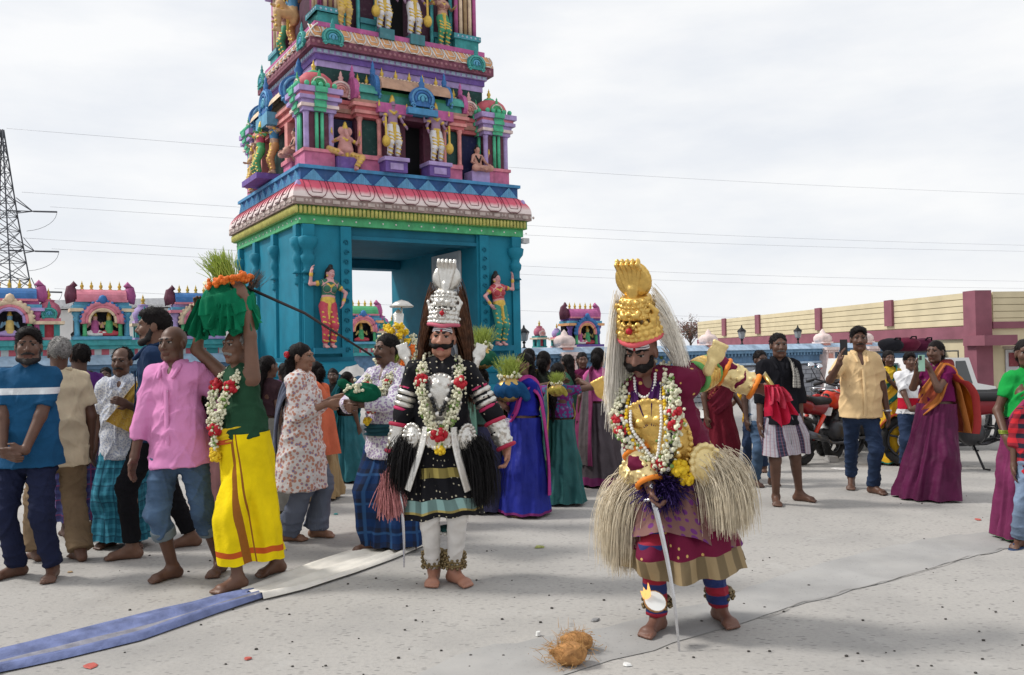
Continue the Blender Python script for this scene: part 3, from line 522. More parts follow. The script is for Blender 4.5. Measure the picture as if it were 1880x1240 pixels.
        P += [cone(q(-.021, .086, -.061), q(.021, .086, -.061), .0078*g, None, 1, .006), cone(q(-.016, .086, -.071), q(.016, .086, -.071), .0085*g, None, 1, .006)]
        if mous:
            for sg in (-1, 1): P.append(cone(q(sg*.003, .1, -.047), q(sg*.036, .084, -.058), .0095*g*mous, .005*g*mous, 4, .006))
        if beard:
            for sg in (-1, 1): P += [cone(q(sg*.066, .01, -.02), q(sg*.055, .04, -.085), .012*g, .018*g, 4, .012), cone(q(sg*.055, .04, -.085), q(0, .083, -.108), .02*g, .022*g*beard, 4, .015)]
        return P
    def body_obj(s, par, skin, hb=.008, hh=.0048, **kw):
        P = s.torso(); 
        for i in (0, 1): P += s.arm(i)+s.leg(i)+s.foot(i)+s.hnd(i)
        V, Q, mi = nets(*sdf(P, hb)); V2, Q2, m2 = nets(*sdf(s.headp(**kw), hh)); hair = kw.get('hair', None)
        return ob('body', npmesh('body', np.concatenate([V, V2]), np.concatenate([Q, Q2+len(V)]), skin, np.concatenate([mi, m2])), par)
    def hairp(s, style):
        q, g, M = s.q, s.g, s.hM
        P = [ell(q(0, -.017, .038), VA(.0805, .101, .0915)*g, 0, .01, M)]
        if style in ('short', 'thick'):
            if style == 'thick': P.append(ell(q(0, .01, .085), VA(.072, .085, .052)*g, 0, .03, M))
            P += [ell(q(0, .108, -.028), VA(.073, .085, .112)*g, sub=True, M=M), cut(q(0, -.03, -.055), -M[:, 2]+M[:, 1]*.15)]
        elif style == 'balding': P += [ell(q(0, .06, .06), VA(.07, .11, .1)*g, sub=True, M=M), ell(q(0, .12, -.05), VA(.1, .12, .12)*g, sub=True, M=M), cut(q(0, -.03, -.06), -M[:, 2])]
        else:
            P += [ell(q(0, .1, -.055), VA(.069, .075, .117)*g, sub=True, M=M), cut(q(0, -.03, -.075), -M[:, 2]+M[:, 1]*.3), cone(q(0, -.085, -.03), q(0, -.075, -.09), .055*g, .045*g, 0, .03)]
            if style == 'bun': P += [ell(q(0, -.115, -.02), VA(.06, .045, .055)*g, 0, .02, M)]
            if style in ('plait', 'pony'):
                b = s.p(0, -.15, .30); P += [cone(q(0, -.1, -.05), s.p(0, -.145, .38), .038*g, .04*g, 0, .02), cone(s.p(0, -.145, .38), b, .04*g, .034*g, 0, .02), cone(b, s.p(0, -.15, .1), .033*g, .018*g, 0, .02)]
        return P
    def hair_obj(s, par, m, style='short', h=.007):
        o = sdf_obj('hair', s.hairp(style), h, [m], par, (.0035, 48., 3), 1); me = o.data; n = len(me.vertices); V = np.empty(n*3, np.float32); me.vertices.foreach_get('co', V); N = np.empty(n*3, np.float32); me.vertices.foreach_get('normal', N); V = V.reshape(-1, 3); N = N.reshape(-1, 3)
        loc = (V-s.hc)@s.hM; ok = np.flatnonzero((N@(V-s.hc).T.mean(1) > -9) & ((V-s.hc)*N).sum(1).__gt__(0)); k = rng.choice(ok, 1100); lg = style in ('bun', 'plait', 'pony'); d = N[k]*(.2 if lg else .4)+s.hM[:, 2]*(-.9 if lg else -.25)-s.hM[:, 1]*(.5 if lg else .2)+rng.normal(size=(1100, 3))*.3
        strands('hair_strands', o, V[k]-N[k]*.004, d, .035 if lg else .016, m, 3, .0022, 2., .3, 1, .4); return o
    # ---- clothes
    def shirt(s, par, m, sleeve=.55, hem=-.12, inf=.017, name='shirt', h=.009, loose=.0, collar=True, open_=False, wr=.0075, seed=1, plk=False):
        g = s.g; P = s.torso(inf, 0, .04, 0.); P.append(cone(s.Hc+s.T*.16*g, s.Hc+s.T*(hem-.06)*g, (.14*g+s.fat*1.0)+inf, .192*g+s.fat*.6+inf+loose, 0, .05, .76, s.Fw)); P.append(cut(s.Hc+s.T*hem*g, -s.T))
        for i in (0, 1):
            if sleeve > 0: P += s.arm(i, inf, 0, sleeve, .03, 1, .006)
        if collar: P.append(cone(s.nb-s.T*.03*g, s.nb+s.T*.018*g, .07*g, .066*g, 0, .01, fl=1))
        P.append(cone(s.p(0, .14, .36 if collar else .42), s.nb+s.Fw*.09*g+s.T*.06*g, .012*g, .06*g, sub=True))
        o = sdf_obj(name, P, h, [m], par, (wr, 15., seed), 1); me = o.data; crease(o, wr*1.25, seed+7)
        if collar and plk:
            C_ = [q_ for sg in (-1, 1) for q_ in (cone(s.p(sg*.062, -.045, .535), s.p(sg*.066, .055, .50), .014*g, .016*g, 0, .01), cone(s.p(sg*.066, .055, .50), s.p(sg*.05, .13, .43), .018*g, .012*g, 0, .01))]; sdf_obj('collar', C_+[cone(s.p(-.062, -.045, .535), s.p(.062, -.045, .535), .014*g, None, 0, .01)], .006, [m], o)
            s.ribbon(o, m, [(0, .128+s.fat*.5, .35), (0, .128+s.fat*1.3, .2), (0, .135+s.fat*1.6, .08), (0, .135+s.fat, hem+.02)], .032, 'placket', amp=.001, cols=2)
        return o
    def trousers(s, par, m, to=1.93, inf=.016, name='trousers', h=.0095, flare=.012, wr=.006, top=.06, seed=2):
        g = s.g; P = [cone(s.Hc-s.T*.05*g, s.Hc+s.T*top*g, .15*g+s.fat*.5+inf*.7, .14*g+s.fat*.8+inf*.6, 0, .03, .74, s.Fw, fl=1)]
        for i in (0, 1): P += s.leg(i, inf, 0, to, .02, 1, flare)
        return crease(sdf_obj(name, P, h, [m], par, (wr, 14., seed), 1), wr*1.6, seed+3, 6, (.07, .18), 1.6)
    def skirt(s, par, m, z1=.08, h0=.1, r0=None, r1=.23, sq0=.74, sq1=.8, c1=None, pl=(14, .035), name='lungi', seed=0, bulge=0., n=120, rows=26, split=None, hemw=0., pw=1.):
        r = np.random.default_rng(seed); g = s.g; r0 = r0 or (.15*g+s.fat+.022); top = s.Hc+s.T*h0*g
        if c1 is None: c1 = ((s.An[0]+s.An[1])/2)[:2]
        bot = VA(c1[0], c1[1], z1); th = np.linspace(0, 2*pi, n+1); V = []; UV = []; ph = r.uniform(0, 6.3, 6)
        fold = sum(np.sin(th*k_+ph[i]+.8*np.sin(th*2+ph[5]))*a_ for i, (k_, a_) in enumerate(((pl[0], 1.), (int(pl[0]*.55), .7), (3, .5), (int(pl[0]*1.8), .35))))
        for j in range(rows):
            u = j/(rows-1); C = top+(bot-top)*u; rr = r0+(r1-r0)*u**pw+bulge*sin(pi*u); sq = sq0+(sq1-sq0)*u; tw = .25*u*sin(ph[3])
            A = s.A*(1-u)+VA(1, 0, 0)*u; Fv = s.Fw*(1-u)+VA(0, -1, 0)*u; base = rr/np.sqrt(np.sin(th+tw)**2+(np.cos(th+tw)/sq)**2)*np.ones_like(th); cs = []
            for i in (0, 1):
                for a_, b_, ra_, rb_ in ((s.hip[i], s.K[i], .095*g, .068*g), (s.K[i], s.An[i], .068*g, .05*g), (s.An[i], s.An[i]-VA(0, 0, .2), .05*g, .05*g)):
                    if b_[2]-1e-6 <= C[2] <= a_[2]+1e-6: t_ = (a_[2]-C[2])/max(a_[2]-b_[2], 1e-6); v_ = a_+(b_-a_)*t_-C; cs.append((v_.dot(A), v_.dot(Fv), ra_+(rb_-ra_)*t_+.012+.02*u))
            hl = base
            if cs:
                al = th+tw; hs = np.max([np.sin(al)*x_+np.cos(al)*y_+r_ for x_, y_, r_ in cs], axis=0); dd = np.cos(al[:, None]-al[None, :]); hl = np.min(np.where(dd > .15, hs[None, :]/np.maximum(dd, .15), 9.), axis=1)
            k = np.maximum(base, hl)*(1+pl[1]*(fold+.8)*min(1, u*1.4+.05))
            pts = C+np.outer(k*np.sin(th+tw), A)+np.outer(k*np.cos(th+tw), Fv)
            pts[:, 2] += u*u*(hemw*np.sin(th*2+ph[2])+.006*np.sin(th*9+ph[1]))+(1-u)*0.; V.append(pts); UV.append(np.stack([th*r1, np.full(n+1, u*np.linalg.norm(bot-top))], 1))
        V = np.concatenate(V); UV = np.concatenate(UV); q = [(j*(n+1)+i, (j+1)*(n+1)+i, (j+1)*(n+1)+i+1, j*(n+1)+i+1) for j in range(rows-1) for i in range(n)]
        return crease(ob(name, npmesh(name, V, q, [m], None, True, UV), par), .016, seed+2, 5, (.14, .34), .22)
    def ribbon(s, par, m, pts, width, name='scarf', nseg=10, amp=.012, seed=0, cols=12, wa=None, thick=.006, axis=.3, end=None):
        """cloth strip following control points given as (side, forward, up) about the torso"""
        P = np.array(crom([s.p(*p) for p in pts], nseg)); n = len(P); T = np.gradient(P, axis=0); T /= np.linalg.norm(T, axis=1)[:, None]
        ctr = s.Hc+s.T*axis*s.g; h = (P-ctr)@s.T; N = P-ctr-np.outer(np.clip(h, -.5, .1), s.T); N -= T*(N*T).sum(1)[:, None]; N /= np.maximum(np.linalg.norm(N, axis=1)[:, None], 1e-6); B = np.cross(T, N)
        r = np.random.default_rng(seed); ph = r.uniform(0, 6, 4); wv = np.interp(np.linspace(0, 1, n), np.linspace(0, 1, len(width)), width) if hasattr(width, '__len__') else np.full(n, width); V = []; UV = []; L = np.concatenate([[0], np.cumsum(np.linalg.norm(np.diff(P, axis=0), axis=1))])
        for side in (0, 1):
            for i in range(n):
                for j in range(cols+1):
                    v = j/cols-.5; o = amp*(sin(v*17+ph[0]+.5*sin(i*.3))+.5*sin(v*31+ph[1])); V.append(P[i]+B[i]*v*wv[i]+N[i]*(o-side*thick)); UV.append((v*wv.max(), L[i]))
        c = cols+1; q = [(i*c+j, i*c+j+1, (i+1)*c+j+1, (i+1)*c+j) for i in range(n-1) for j in range(cols)]; o = n*c
        q += [tuple(x+o for x in reversed(f)) for f in q]; q += [(i*c, (i+1)*c, o+(i+1)*c, o+i*c) for i in range(n-1)]+[((i+1)*c+cols, i*c+cols, o+i*c+cols, o+(i+1)*c+cols) for i in range(n-1)]
        return ob(name, npmesh(name, np.array(V), q, [m], None, True, UV), par)
    def statue(s, name, par, mats, h=.014, top=True, crown=True, legs=2., hair=None, extra=(), gold=True, **kw):
        """one painted mesh: 0 skin 1 lips 2 white 3 iris 4 brow/hair 5 top 6 legs 7 gold"""
        P = s.torso()+s.headp(mous=kw.get('mous', 0)); g = s.g
        for i in (0, 1): P += s.arm(i)+s.leg(i)+s.foot(i)+s.hnd(i)
        if top: P += [dict(p, m=5) for p in s.torso(.012)[1:(None if s.female else 3)]]+[p for i in (0, 1) for p in s.arm(i, .012, 5, .45, fl=1)]
        for i in (0, 1): P += s.leg(i, .022, 6, legs-.12, fl=1)
        P += [cone(s.Hc-s.T*.1*g, s.Hc+s.T*.04*g, .165*g, .155*g, 6, .02, .75, s.Fw)]
        if gold:
            P += [cone(s.Hc+s.T*.02*g, s.Hc+s.T*.06*g, .16*g, None, 7, .01, .76, s.Fw), cone(s.Hc+s.Fw*.13*g, s.Hc+s.Fw*.14*g-s.T*.4*g, .03, .02, 7, .01), cone(s.p(-.1, .05, .44), s.p(0, .13, .36), .02, None, 7, .01), cone(s.p(.1, .05, .44), s.p(0, .13, .36), .02, None, 7, .01)]
            for i in (0, 1): P += [cone(s.W[i]-unit(s.W[i]-s.E[i])*.03, s.W[i]-unit(s.W[i]-s.E[i])*.06, .04*g, None, 7, .005), ell(s.S[i]+(s.E[i]-s.S[i])*.45, .06*g, 7, .01), ell(s.q((-.08, .08)[i], 0, -.06), .022*g, 7, .01)]
            for i in (0, 1):
                for u in (.35, .6, .85): c = s.hip[i]+(s.K[i]-s.hip[i])*u; P.append(cone(c+VA(-.05, -.06, .01), c+VA(.05, -.06, -.02), .022*g, None, 7, .01))
                for u in (.2, .5, .8): c = s.K[i]+(s.An[i]-s.K[i])*u; P.append(cone(c+VA(-.04, -.045, .01), c+VA(.04, -.045, -.01), .02*g, None, 7, .01))
        if crown: P += [cone(s.q(0, -.01, .07), s.q(0, -.01, .13), .085*g, .075*g, 7, .01), cone(s.q(0, -.01, .13), s.q(0, -.01, .22), .07*g, .05*g, 7, .01), cone(s.q(0, -.01, .22), s.q(0, -.01, .29), .04*g, .012*g, 7, .01)]
        if hair: P += [dict(ell(s.q(0, -.025, .045), VA(.09, .1, .095)*g, 4, .01, s.hM)), cone(s.q(0, -.06, 0), s.p(-.06, -.1, .42), .08*g, .05*g, 4, .03), ell(s.q(0, -.01, .15), VA(.05, .05, .045)*g, 4, .02)]
        P += list(extra); V, Q, mi = nets(*sdf(P, h)); return npmesh(name, V, Q, mats, mi)
def skin(c, hair=(.012, .010, .010), lip=None):
    lip = lip or (c[0]*.85, c[1]*.6, c[2]*.6); return [mat(c, .5, 0, .12, 14., .12, 120., .4, .003), mat(lip, .5), mat((.30, .27, .25), .5, 0, 0, spec=.2), mat((.01, .008, .007), .5, 0, 0, spec=.2), mat(hair, .6, 0, .2, 80., .5, 160.)]
BLACKHAIR = mat((.009, .007, .007), .6, 0, .3, 60., .5, 130., .12); GREYHAIR = mat((.22, .21, .20), .6, 0, .5, 90., .6, 140.)
# ================================================================ GOPURAM TOWER
tw = empty('temple_tower', (TX0, TY, 0), TYAW); tag(tw, 'tall painted temple gateway tower with tiers of statues', 'tower')
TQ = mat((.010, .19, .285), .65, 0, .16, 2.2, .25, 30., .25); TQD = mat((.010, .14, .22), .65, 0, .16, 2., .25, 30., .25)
class Face:
    def __init__(s, rz, loc, L): s.rz, s.loc, s.L = rz, Vector(loc), L; s.M = Matrix.Translation(loc) @ Matrix.Rotation(rz, 4, 'Z')
    def put(s, b, name, mats, at=(0, 0, 0), par=None, **k): return ob(name, b.mesh(name, mats) if isinstance(b, MB) else b, par or tw, s.M @ Vector(at), (0, 0, s.rz), **k)
FR = Face(0, (0, 0, 0), TL); LF = Face(-pi/2, (0, TM, 0), TM)
def ring(name, o, z0, z1, m, o1=None):
    b = MB(); o1 = o if o1 is None else o1; b.add([(-o, -o, z0), (TL+o, -o, z0), (TL+o, TM+o, z0), (-o, TM+o, z0), (-o1, -o1, z1), (TL+o1, -o1, z1), (TL+o1, TM+o1, z1), (-o1, TM+o1, z1)], [(3, 2, 1, 0), (4, 5, 6, 7), (0, 1, 5, 4), (1, 2, 6, 5), (2, 3, 7, 6), (3, 0, 4, 7)]); return b.build(name, m, tw)
DX0, DX1 = .925, 3.516
for a, b_ in ((0, DX0), (DX1, TL)): m = MB(); m.box((a, 0, 0), (b_, TM, 3.849)); m.build('gate_pier', TQ, tw)
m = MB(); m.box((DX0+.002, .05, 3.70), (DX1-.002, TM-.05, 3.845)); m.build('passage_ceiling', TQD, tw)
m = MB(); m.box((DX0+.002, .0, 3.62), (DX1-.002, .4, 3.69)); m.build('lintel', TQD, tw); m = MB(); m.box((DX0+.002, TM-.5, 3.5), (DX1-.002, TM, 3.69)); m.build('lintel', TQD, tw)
# open door leaf against the right wall of the passage
DRW = mat((.60, .60, .62), .45, .1, .06, 4.); g = MB(); g.box((3.44, .62, .1), (3.5, 1.85, 3.6)); dl = g.build('door_leaf', DRW, tw)
for yy in (.72, 1.28):
    for zz in (.25, 1.08, 1.92, 2.76):
        g = MB(); g.box((3.425, yy, zz), (3.44, yy+.46, zz+.7), 0); g.lathe([(.0, -.012), (.15, -.012), (.17, 0.)], 14, (0, 0, 0), 1); V = g.v[8:]; g.v[8:] = [(3.43+z_, yy+.23+x_, zz+.35+y_*1.5) for x_, y_, z_ in V]; g.build('door_panel', [mat((.5, .5, .53), .5, .1), mat((.12, .12, .14), .5, .3)], dl)
g = MB(); g.box((3.36, 1.0, 1.9), (3.425, 1.6, 2.0)); g.build('door_bolt', mat((.7, .7, .7), .3, .6), dl)
# plinth mouldings
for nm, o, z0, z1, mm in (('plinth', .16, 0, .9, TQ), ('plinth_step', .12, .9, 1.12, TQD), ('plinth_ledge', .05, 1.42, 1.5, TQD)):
    for x0, x1 in ((-o, DX0), (DX1, TL+o)): m = MB(); m.box((x0, -o, z0), (x1, TM+o, z1)); m.build(nm, mm, tw)
prof = [(.1+.07*sin(a), 1.27-.15*cos(a)) for a in np.linspace(0, pi, 9)]
for x0, x1, fa in ((-.1, DX0, FR), (DX1, TL+.1, FR), (-.1, TM+.1, LF)):
    m = MB(); n = len(prof); m.add([(x, -o, z) for x in (x0, x1) for o, z in prof], [(i, i+n, i+1+n, i+1) for i in range(n-1)]+[tuple(range(n)), tuple(reversed(range(n, 2*n)))], 0, True); fa.put(m, 'plinth_roll', TQ)
def pilaster(fa, s, w=.16, scroll=False, o=.0):
    m = MB(); m.box((s-w/2, -.05, 1.5), (s+w/2, 0, 3.84))
    if not scroll: m.lathe([(.12, 0), (.08, .05), (.075, .16), (.11, .22), (.12, .3), (.08, .36), (.09, .42), (.15, .5), (.17, .62), (.1, .66)], 10, (s, -.03, 2.98), 0, w/.16, .8, sq=.5); m.box((s-w*.62, -.09, 3.64), (s+w*.62, 0, 3.84)); m.lathe([(.07, 0), (.09, .04), (.07, .08), (.09, .12), (.07, .16)], 10, (s, -.03, 2.78), 0, w/.16, .8)
    p_ = fa.put(m, 'pilaster', TQ)
    if scroll:
        for k in range(12): m = MB(); m.tube([(s+(.05-.004*q)*cos(q*.7+(k % 2)*pi), -.06, 1.62+.175*k+(.055-.004*q)*sin(q*.7)) for q in range(11)], .011, 4); fa.put(m, 'scroll', TQD, (0, 0, 0), p_); p_.children[-1].matrix_parent_inverse = p_.matrix_basis.inverted()
for s, w, scr in ((.10, .17, 0), (.80, .2, 1), (3.66, .2, 1), (TL-.1, .17, 0)): pilaster(FR, s, w, scr)
for s in (.13, 1.35, 2.65, TM-.12): pilaster(LF, s, .14)
qx, qz = tf(648, 682, -.17); m = MB(); rr_ = random.Random(4); m.prism([(qx+.30*cos(k*.42)*rr_.uniform(.6, 1.), qz+.13*sin(k*.42)*rr_.uniform(.6, 1.1)) for k in range(15)], -.178, -.165); m.build('plaster_patch', WHITE, tw)
# cornice
ring('green_cornice', .07, 3.85, 4.0, GRN); ring('bead_band', .13, 4.0, 4.167, paint((.10, .30, .05))); ring('brown_ledge', .2, 4.167, 4.30, paint((.32, .22, .20)))
for fa in (FR, LF):
    L = fa.L; m = MB()
    for i in range(int(L/.078)+4): m.lathe([(.0, 0), (.03, .01), (.033, .11), (.02, .14), (0, .145)], 6, (-.13+.078*i, -.14, 4.012))
    tag(fa.put(m, 'yellow_beads', paint((.55, .52, .10))), kind='stuff'); m = MB()
    for i in range(int(L/.26)+2): m.ball((-.05+.26*i, -.075, 3.925), (.018, .012, .018))
    tag(fa.put(m, 'star_studs', WHITE), kind='stuff'); m = MB(); s = -.15
    while s < L+.15: m.box((s, -.215, 4.20), (s+.13, -.2, 4.262)); m.ball((s+.19, -.2, 4.232), (.03, .014, .03)); m.ball((s+.26, -.2, 4.232), (.03, .014, .03)); s += .33
    tag(fa.put(m, 'ledge_beads', paint((.52, .42, .38))), kind='stuff')
# pink petal roll
PA = [(.2-.19*u**2.2, 4.30+.33*u) for u in np.linspace(0, 1, 9)]
tk = NT('lotus_paint'); X, Y, Z = tk.xyz('Object'); f_ = tk.step(tk.math('ADD', Z, tk.math('MULTIPLY', tk.noise(9, 3), .08)), .12, .23); PETAL = tk.fin(tk.mix(f_, (.80, .68, .66), (.66, .10, .16)), .55)
OUT = paint((.20, .02, .05))
def roll(name, prof, m_, zb):
    for fa in (FR, LF):
        L = fa.L; b = MB(); n = len(prof); b.add([((-o if k == 0 else L+o), -o, z-zb) for k in (0, 1) for o, z in prof], [(i, i+n, i+1+n, i+1) for i in range(n-1)], 0, True); fa.put(b, name, m_, (0, 0, zb))
roll('pink_roll', PA, PETAL, 4.30)
def petal_mesh(name, w, prof, mats, bul=.035, zb=0., lip=.006):
    b = MB(); n = 9; rows = len(prof); V = []
    for j, (o, z) in enumerate(prof):
        u = j/(rows-1); hwid = w*.5*(.45+.55*min(1, sin(min(1, (u+.10)*1.5)*pi/2)))*(1 if u > .12 else .75)
        for i in range(n): s = (i/(n-1)-.5)*2; V.append((hwid*s, -o-bul*(1-s*s)**.6*(1-.75*u)-.004, z-zb))
    b.add(V, [(j*n+i, j*n+i+1, (j+1)*n+i+1, (j+1)*n+i) for j in range(rows-1) for i in range(n-1)]+[tuple(reversed(range(n)))], 0, True)
    edge = [V[j*n] for j in range(rows-1, -1, -1)]+V[1:n-1]+[V[j*n+n-1] for j in range(rows)]; b.tube([(x, y-.006, z) for x, y, z in edge], lip, 4, 1)
    inner = [V[j*n+2] for j in range(rows-1, 1, -1)]+[V[n*2+i] for i in range(3, n-3)]+[V[j*n+n-3] for j in range(2, rows)]; b.tube([(x, y-.006, z) for x, y, z in inner], lip*.8, 4, 1); return b.mesh(name, mats)
pm = petal_mesh('lotus_petal', .40, PA, [PETAL, OUT], .035, 4.30)
for fa in (FR, LF):
    k = int(fa.L/.42); d = fa.L/k
    for i in range(k): fa.put(pm, 'lotus_petal', None, (d*(i+.5), 0, 4.30))
m = MB(); m.ball((-.07, -.07, 4.45), (.07, .07, .16), 0, 10, 6); m.build('corner_boss', LIL, tw); m = MB(); m.ball((TL+.07, -.07, 4.45), (.07, .07, .16), 0, 10, 6); m.build('corner_boss', LIL, tw)
# zigzag band
ring('zigzag_band', .0, 4.63, 4.84, paint((.02, .10, .30))); ring('blue_lip', .045, 4.84, 4.90, paint((.04, .26, .52)))
tm = MB(); tm.prism([(-.2, 0), (.2, 0), (0, .2)], -.03, 0); [tm.box((-.19+.045*k, -.036, .005+.0*k), (-.175+.045*k, -.03, .005+.19*(1-abs(-.18+.045*k)/.2))) for k in range(9)]; tm = tm.mesh('zigzag_triangle', paint((.10, .36, .62)))
for fa in (FR, LF):
    k = int(fa.L/.41); d = fa.L/k
    for i in range(k): fa.put(tm, 'zigzag_triangle', None, (d*(i+.5), 0, 4.632))
# ---------------------------------------------------------------- tier bodies
def tiercore(z0, z1, o, m_): b = MB(); b.box((o, o, z0), (TL-o, TM-o, z1)); b.build('tier_core', m_, tw)
tiercore(4.9, 7.0, .5, DKG)
def block(fa, name, s0, s1, y0, y1, z0, z1, m_): b = MB(); b.box((s0, y0, z0), (s1, y1, z1)); return fa.put(b, name, m_)
def corner_kuta(x, y, w, z0, sc_, cols):
    """corner pavilion standing on the tier, w wide; four sides alike"""
    base, colm, mid, dark, capm, dome = cols; c = (x, y); h = w/2; q = lambda b, n, mm: b.build(n, mm, tw)
    b = MB(); b.box((x-h, y-h, z0), (x+h, y+h, z0+.28*sc_), 0); b.box((x-h-.03, y-h-.03, z0+.28*sc_), (x+h+.03, y+h+.03, z0+.34*sc_), 1); q(b, 'pavilion_base', [base, PK])
    b = MB(); b.box((x-h+.04, y-h+.04, z0+.34*sc_), (x+h-.04, y+h-.04, z0+1.02*sc_)); q(b, 'pavilion_shaft', dark)
    for sx in (-1, 1):
        for sy in (-1, 1): b = MB(); b.lathe([(.055, 0), (.05, .04), (.05, .62*sc_), (.065, .68*sc_)], 8, (x+sx*(h-.05), y+sy*(h-.05), z0+.34*sc_)); q(b, 'column', colm)
    for dx, dy in ((0, -h), (-h, 0)):
        for k in (-.05, .05): b = MB(); b.lathe([(.034, 0), (.034, .67*sc_)], 8, (x+dx*.97+(k if dx == 0 else 0), y+dy*.97+(k if dy == 0 else 0), z0+.34*sc_)); q(b, 'column', mid)
    zz = z0+1.02*sc_
    for k, (o, t, mm) in enumerate(((.03, .07, capm), (.07, .06, PKW), (.05, .07, colm), (.11, .07, capm), (.08, .06, PK), (.13, .1, capm))):
        t *= sc_; b = MB(); b.box((x-h-o, y-h-o, zz), (x+h+o, y+h+o, zz+t-.002), 0); 
        for dx, dy in ((0, -1), (-1, 0)): b.box((x-.11 if dx == 0 else x-h-o-.03, y-.11 if dy == 0 else y-h-o-.03, zz), (x+.11 if dx == 0 else x-h-o, y+.11 if dy == 0 else y-h-o, zz+t-.002), 1)
        q(b, 'capital_moulding', [mm, mid]); zz += t
    bm_ = MB()
    for k in range(5):
        for dx, dy in ((0, -1), (-1, 0)): a = (k-2)*w/4.4; bm_.ball((x+(a if dx == 0 else -h-.1), y+(a if dy == 0 else -h-.1), zz+.04), (.05, .05, .055), 0, 8, 5)
    tag(q(bm_, 'scale_row', mid), kind='stuff')
    b = MB(); b.lathe([(h*.95, 0), (h*1.12, .07*sc_), (h*1.15, .14*sc_), (h*1.0, .24*sc_), (h*.7, .32*sc_), (h*.3, .36*sc_)], 16, (x, y, zz), 0, sq=.55); b.lathe([(h*.9, -.01), (h*1.0, .05), (h*.95, .09)], 16, (x, y, zz), 1, sq=.55); b.lathe([(h*.5, .34*sc_), (h*.35, .39*sc_), (0, .42*sc_)], 10, (x, y, zz), 1); d = q(b, 'dome', [dome, mid])
    ob('dome_finial', fin_mesh, d, (x, y, zz+.40*sc_), (0, 0, 0), .75); ob('dome_gable', KUD['green'], d, (x, y-h*1.1, zz-.02), (0, 0, 0), .30*sc_); ob('dome_gable', KUD['green'], d, (x-h*1.1, y, zz-.02), (0, 0, -pi/2), .30*sc_)
KC = (paint((.62, .14, .30)), LIL, paint((.05, .50, .26)), MAR, LIL, paint((.62, .10, .13)))
for x, y in ((.40, .40), (TL-.40, .40), (.40, TM-.40)): corner_kuta(x, y, .56, 4.9, .98, KC)
# ---- statue meshes (H in metres)
SM = lambda sk, top, leg, gold=GOLD: [paint(sk), paint((sk[0]*.9, sk[1]*.4, sk[2]*.4)), WHITE, DARK, HAIRP, paint(top), paint(leg), gold]
YG = paint((.62, .42, .06))
def mace(f, i): w_ = f.W[i]; return [cone(w_+VA(0, -.05, .1), w_+VA(0, -.06, -.45*f.g), .02, .02, 7, .005), ell(w_+VA(0, -.06, -.5*f.g), (.07, .07, .1), 7, .01)]
def rear(f, i): return [cone(f.S[i], f.S[i]+VA((-.2, .2)[i], .02, -.12)*f.g, .045*f.g, .038*f.g, 0, .02), cone(f.S[i]+VA((-.2, .2)[i], .02, -.12)*f.g, f.S[i]+VA((-.27, .27)[i], -.05, .12)*f.g, .036*f.g, .03*f.g, 0, .02), cone(f.S[i]+VA((-.27, .27)[i], -.05, .13)*f.g, f.S[i]+VA((-.27, .27)[i], -.05, .26)*f.g, .022, .012, 7, .01)]
gs = []
for i in (0, 1):
    f = Fig(1.0, .0, feet=((-.07, 0), (.07, -.01)), hands=((-.19, -.1, .55), (.2, -.1, .55)) if i == 0 else ((-.2, -.1, .55), (.19, -.1, .55)), head=(.15*(1-2*i), 0, 0)); f.An
    gs.append(f.statue('guardian_statue', tw, SM((.32, .18, .30), (.55, .36, .08), (.72, .70, .72)), .011, False, True, mous=1.6, extra=mace(f, 0 if i == 0 else 1)+rear(f, 0)+rear(f, 1)))
f = Fig(1.0, .05, feet=((-.16, -.2), (.1, -.22)), lift=(.34, .1), crouch=.12, hands=((-.2, -.16, .62), (.2, -.16, .6)), kpole=(VA(-1, -.4, .2), VA(1, -.5, .2)))
gan = f.statue('elephant_god_statue', tw, SM((.58, .26, .24), (.50, .30, .10), (.66, .38, .10)), .011, False, True, gold=True, extra=[cone(f.q(0, .09, -.02), f.q(.01, .13, -.14), .035, .03, 0, .02), cone(f.q(.01, .13, -.14), f.q(.05, .12, -.25), .03, .02, 0, .01), ell(f.q(-.12, 0, 0), (.06, .02, .075), 0, .02), ell(f.q(.12, 0, 0), (.06, .02, .075), 0, .02)]+rear(f, 0)+rear(f, 1))
f = Fig(1.0, .01, feet=((.06, -.17), (-.06, -.2)), lift=(.34, .36), crouch=.14, hands=((-.16, -.2, .46), (.16, -.2, .46)), kpole=(VA(-1, -.5, 0), VA(1, -.5, 0)))
asc = f.statue('ascetic_statue', tw, SM((.55, .27, .20), (.5, .3, .1), (.55, .27, .20)), .011, False, False, gold=False, hair=True, extra=[cone(f.p(-.09, .07, .42), f.p(0, .13, .22), .018, None, 4, .01), cone(f.p(.09, .07, .42), f.p(0, .13, .22), .018, None, 4, .01)]+rear(f, 1))
f = Fig(1.0, 0, feet=((-.06, 0), (.07, 0)), hands=((-.18, -.08, .72), (.22, -.06, .66)), female=True); fem = f.statue('robed_statue', tw, SM((.50, .28, .22), (.5, .3, .08), (.62, .40, .12)), .012, True, True)
f = Fig(1.0, 0, feet=((-.06, 0), (.07, 0)), hands=((-.22, -.1, .8), (.22, -.08, .75)), female=True); fem2 = f.statue('green_robed_statue', tw, SM((.50, .28, .20), (.30, .12, .10), (.04, .30, .14)), .012, True, True)
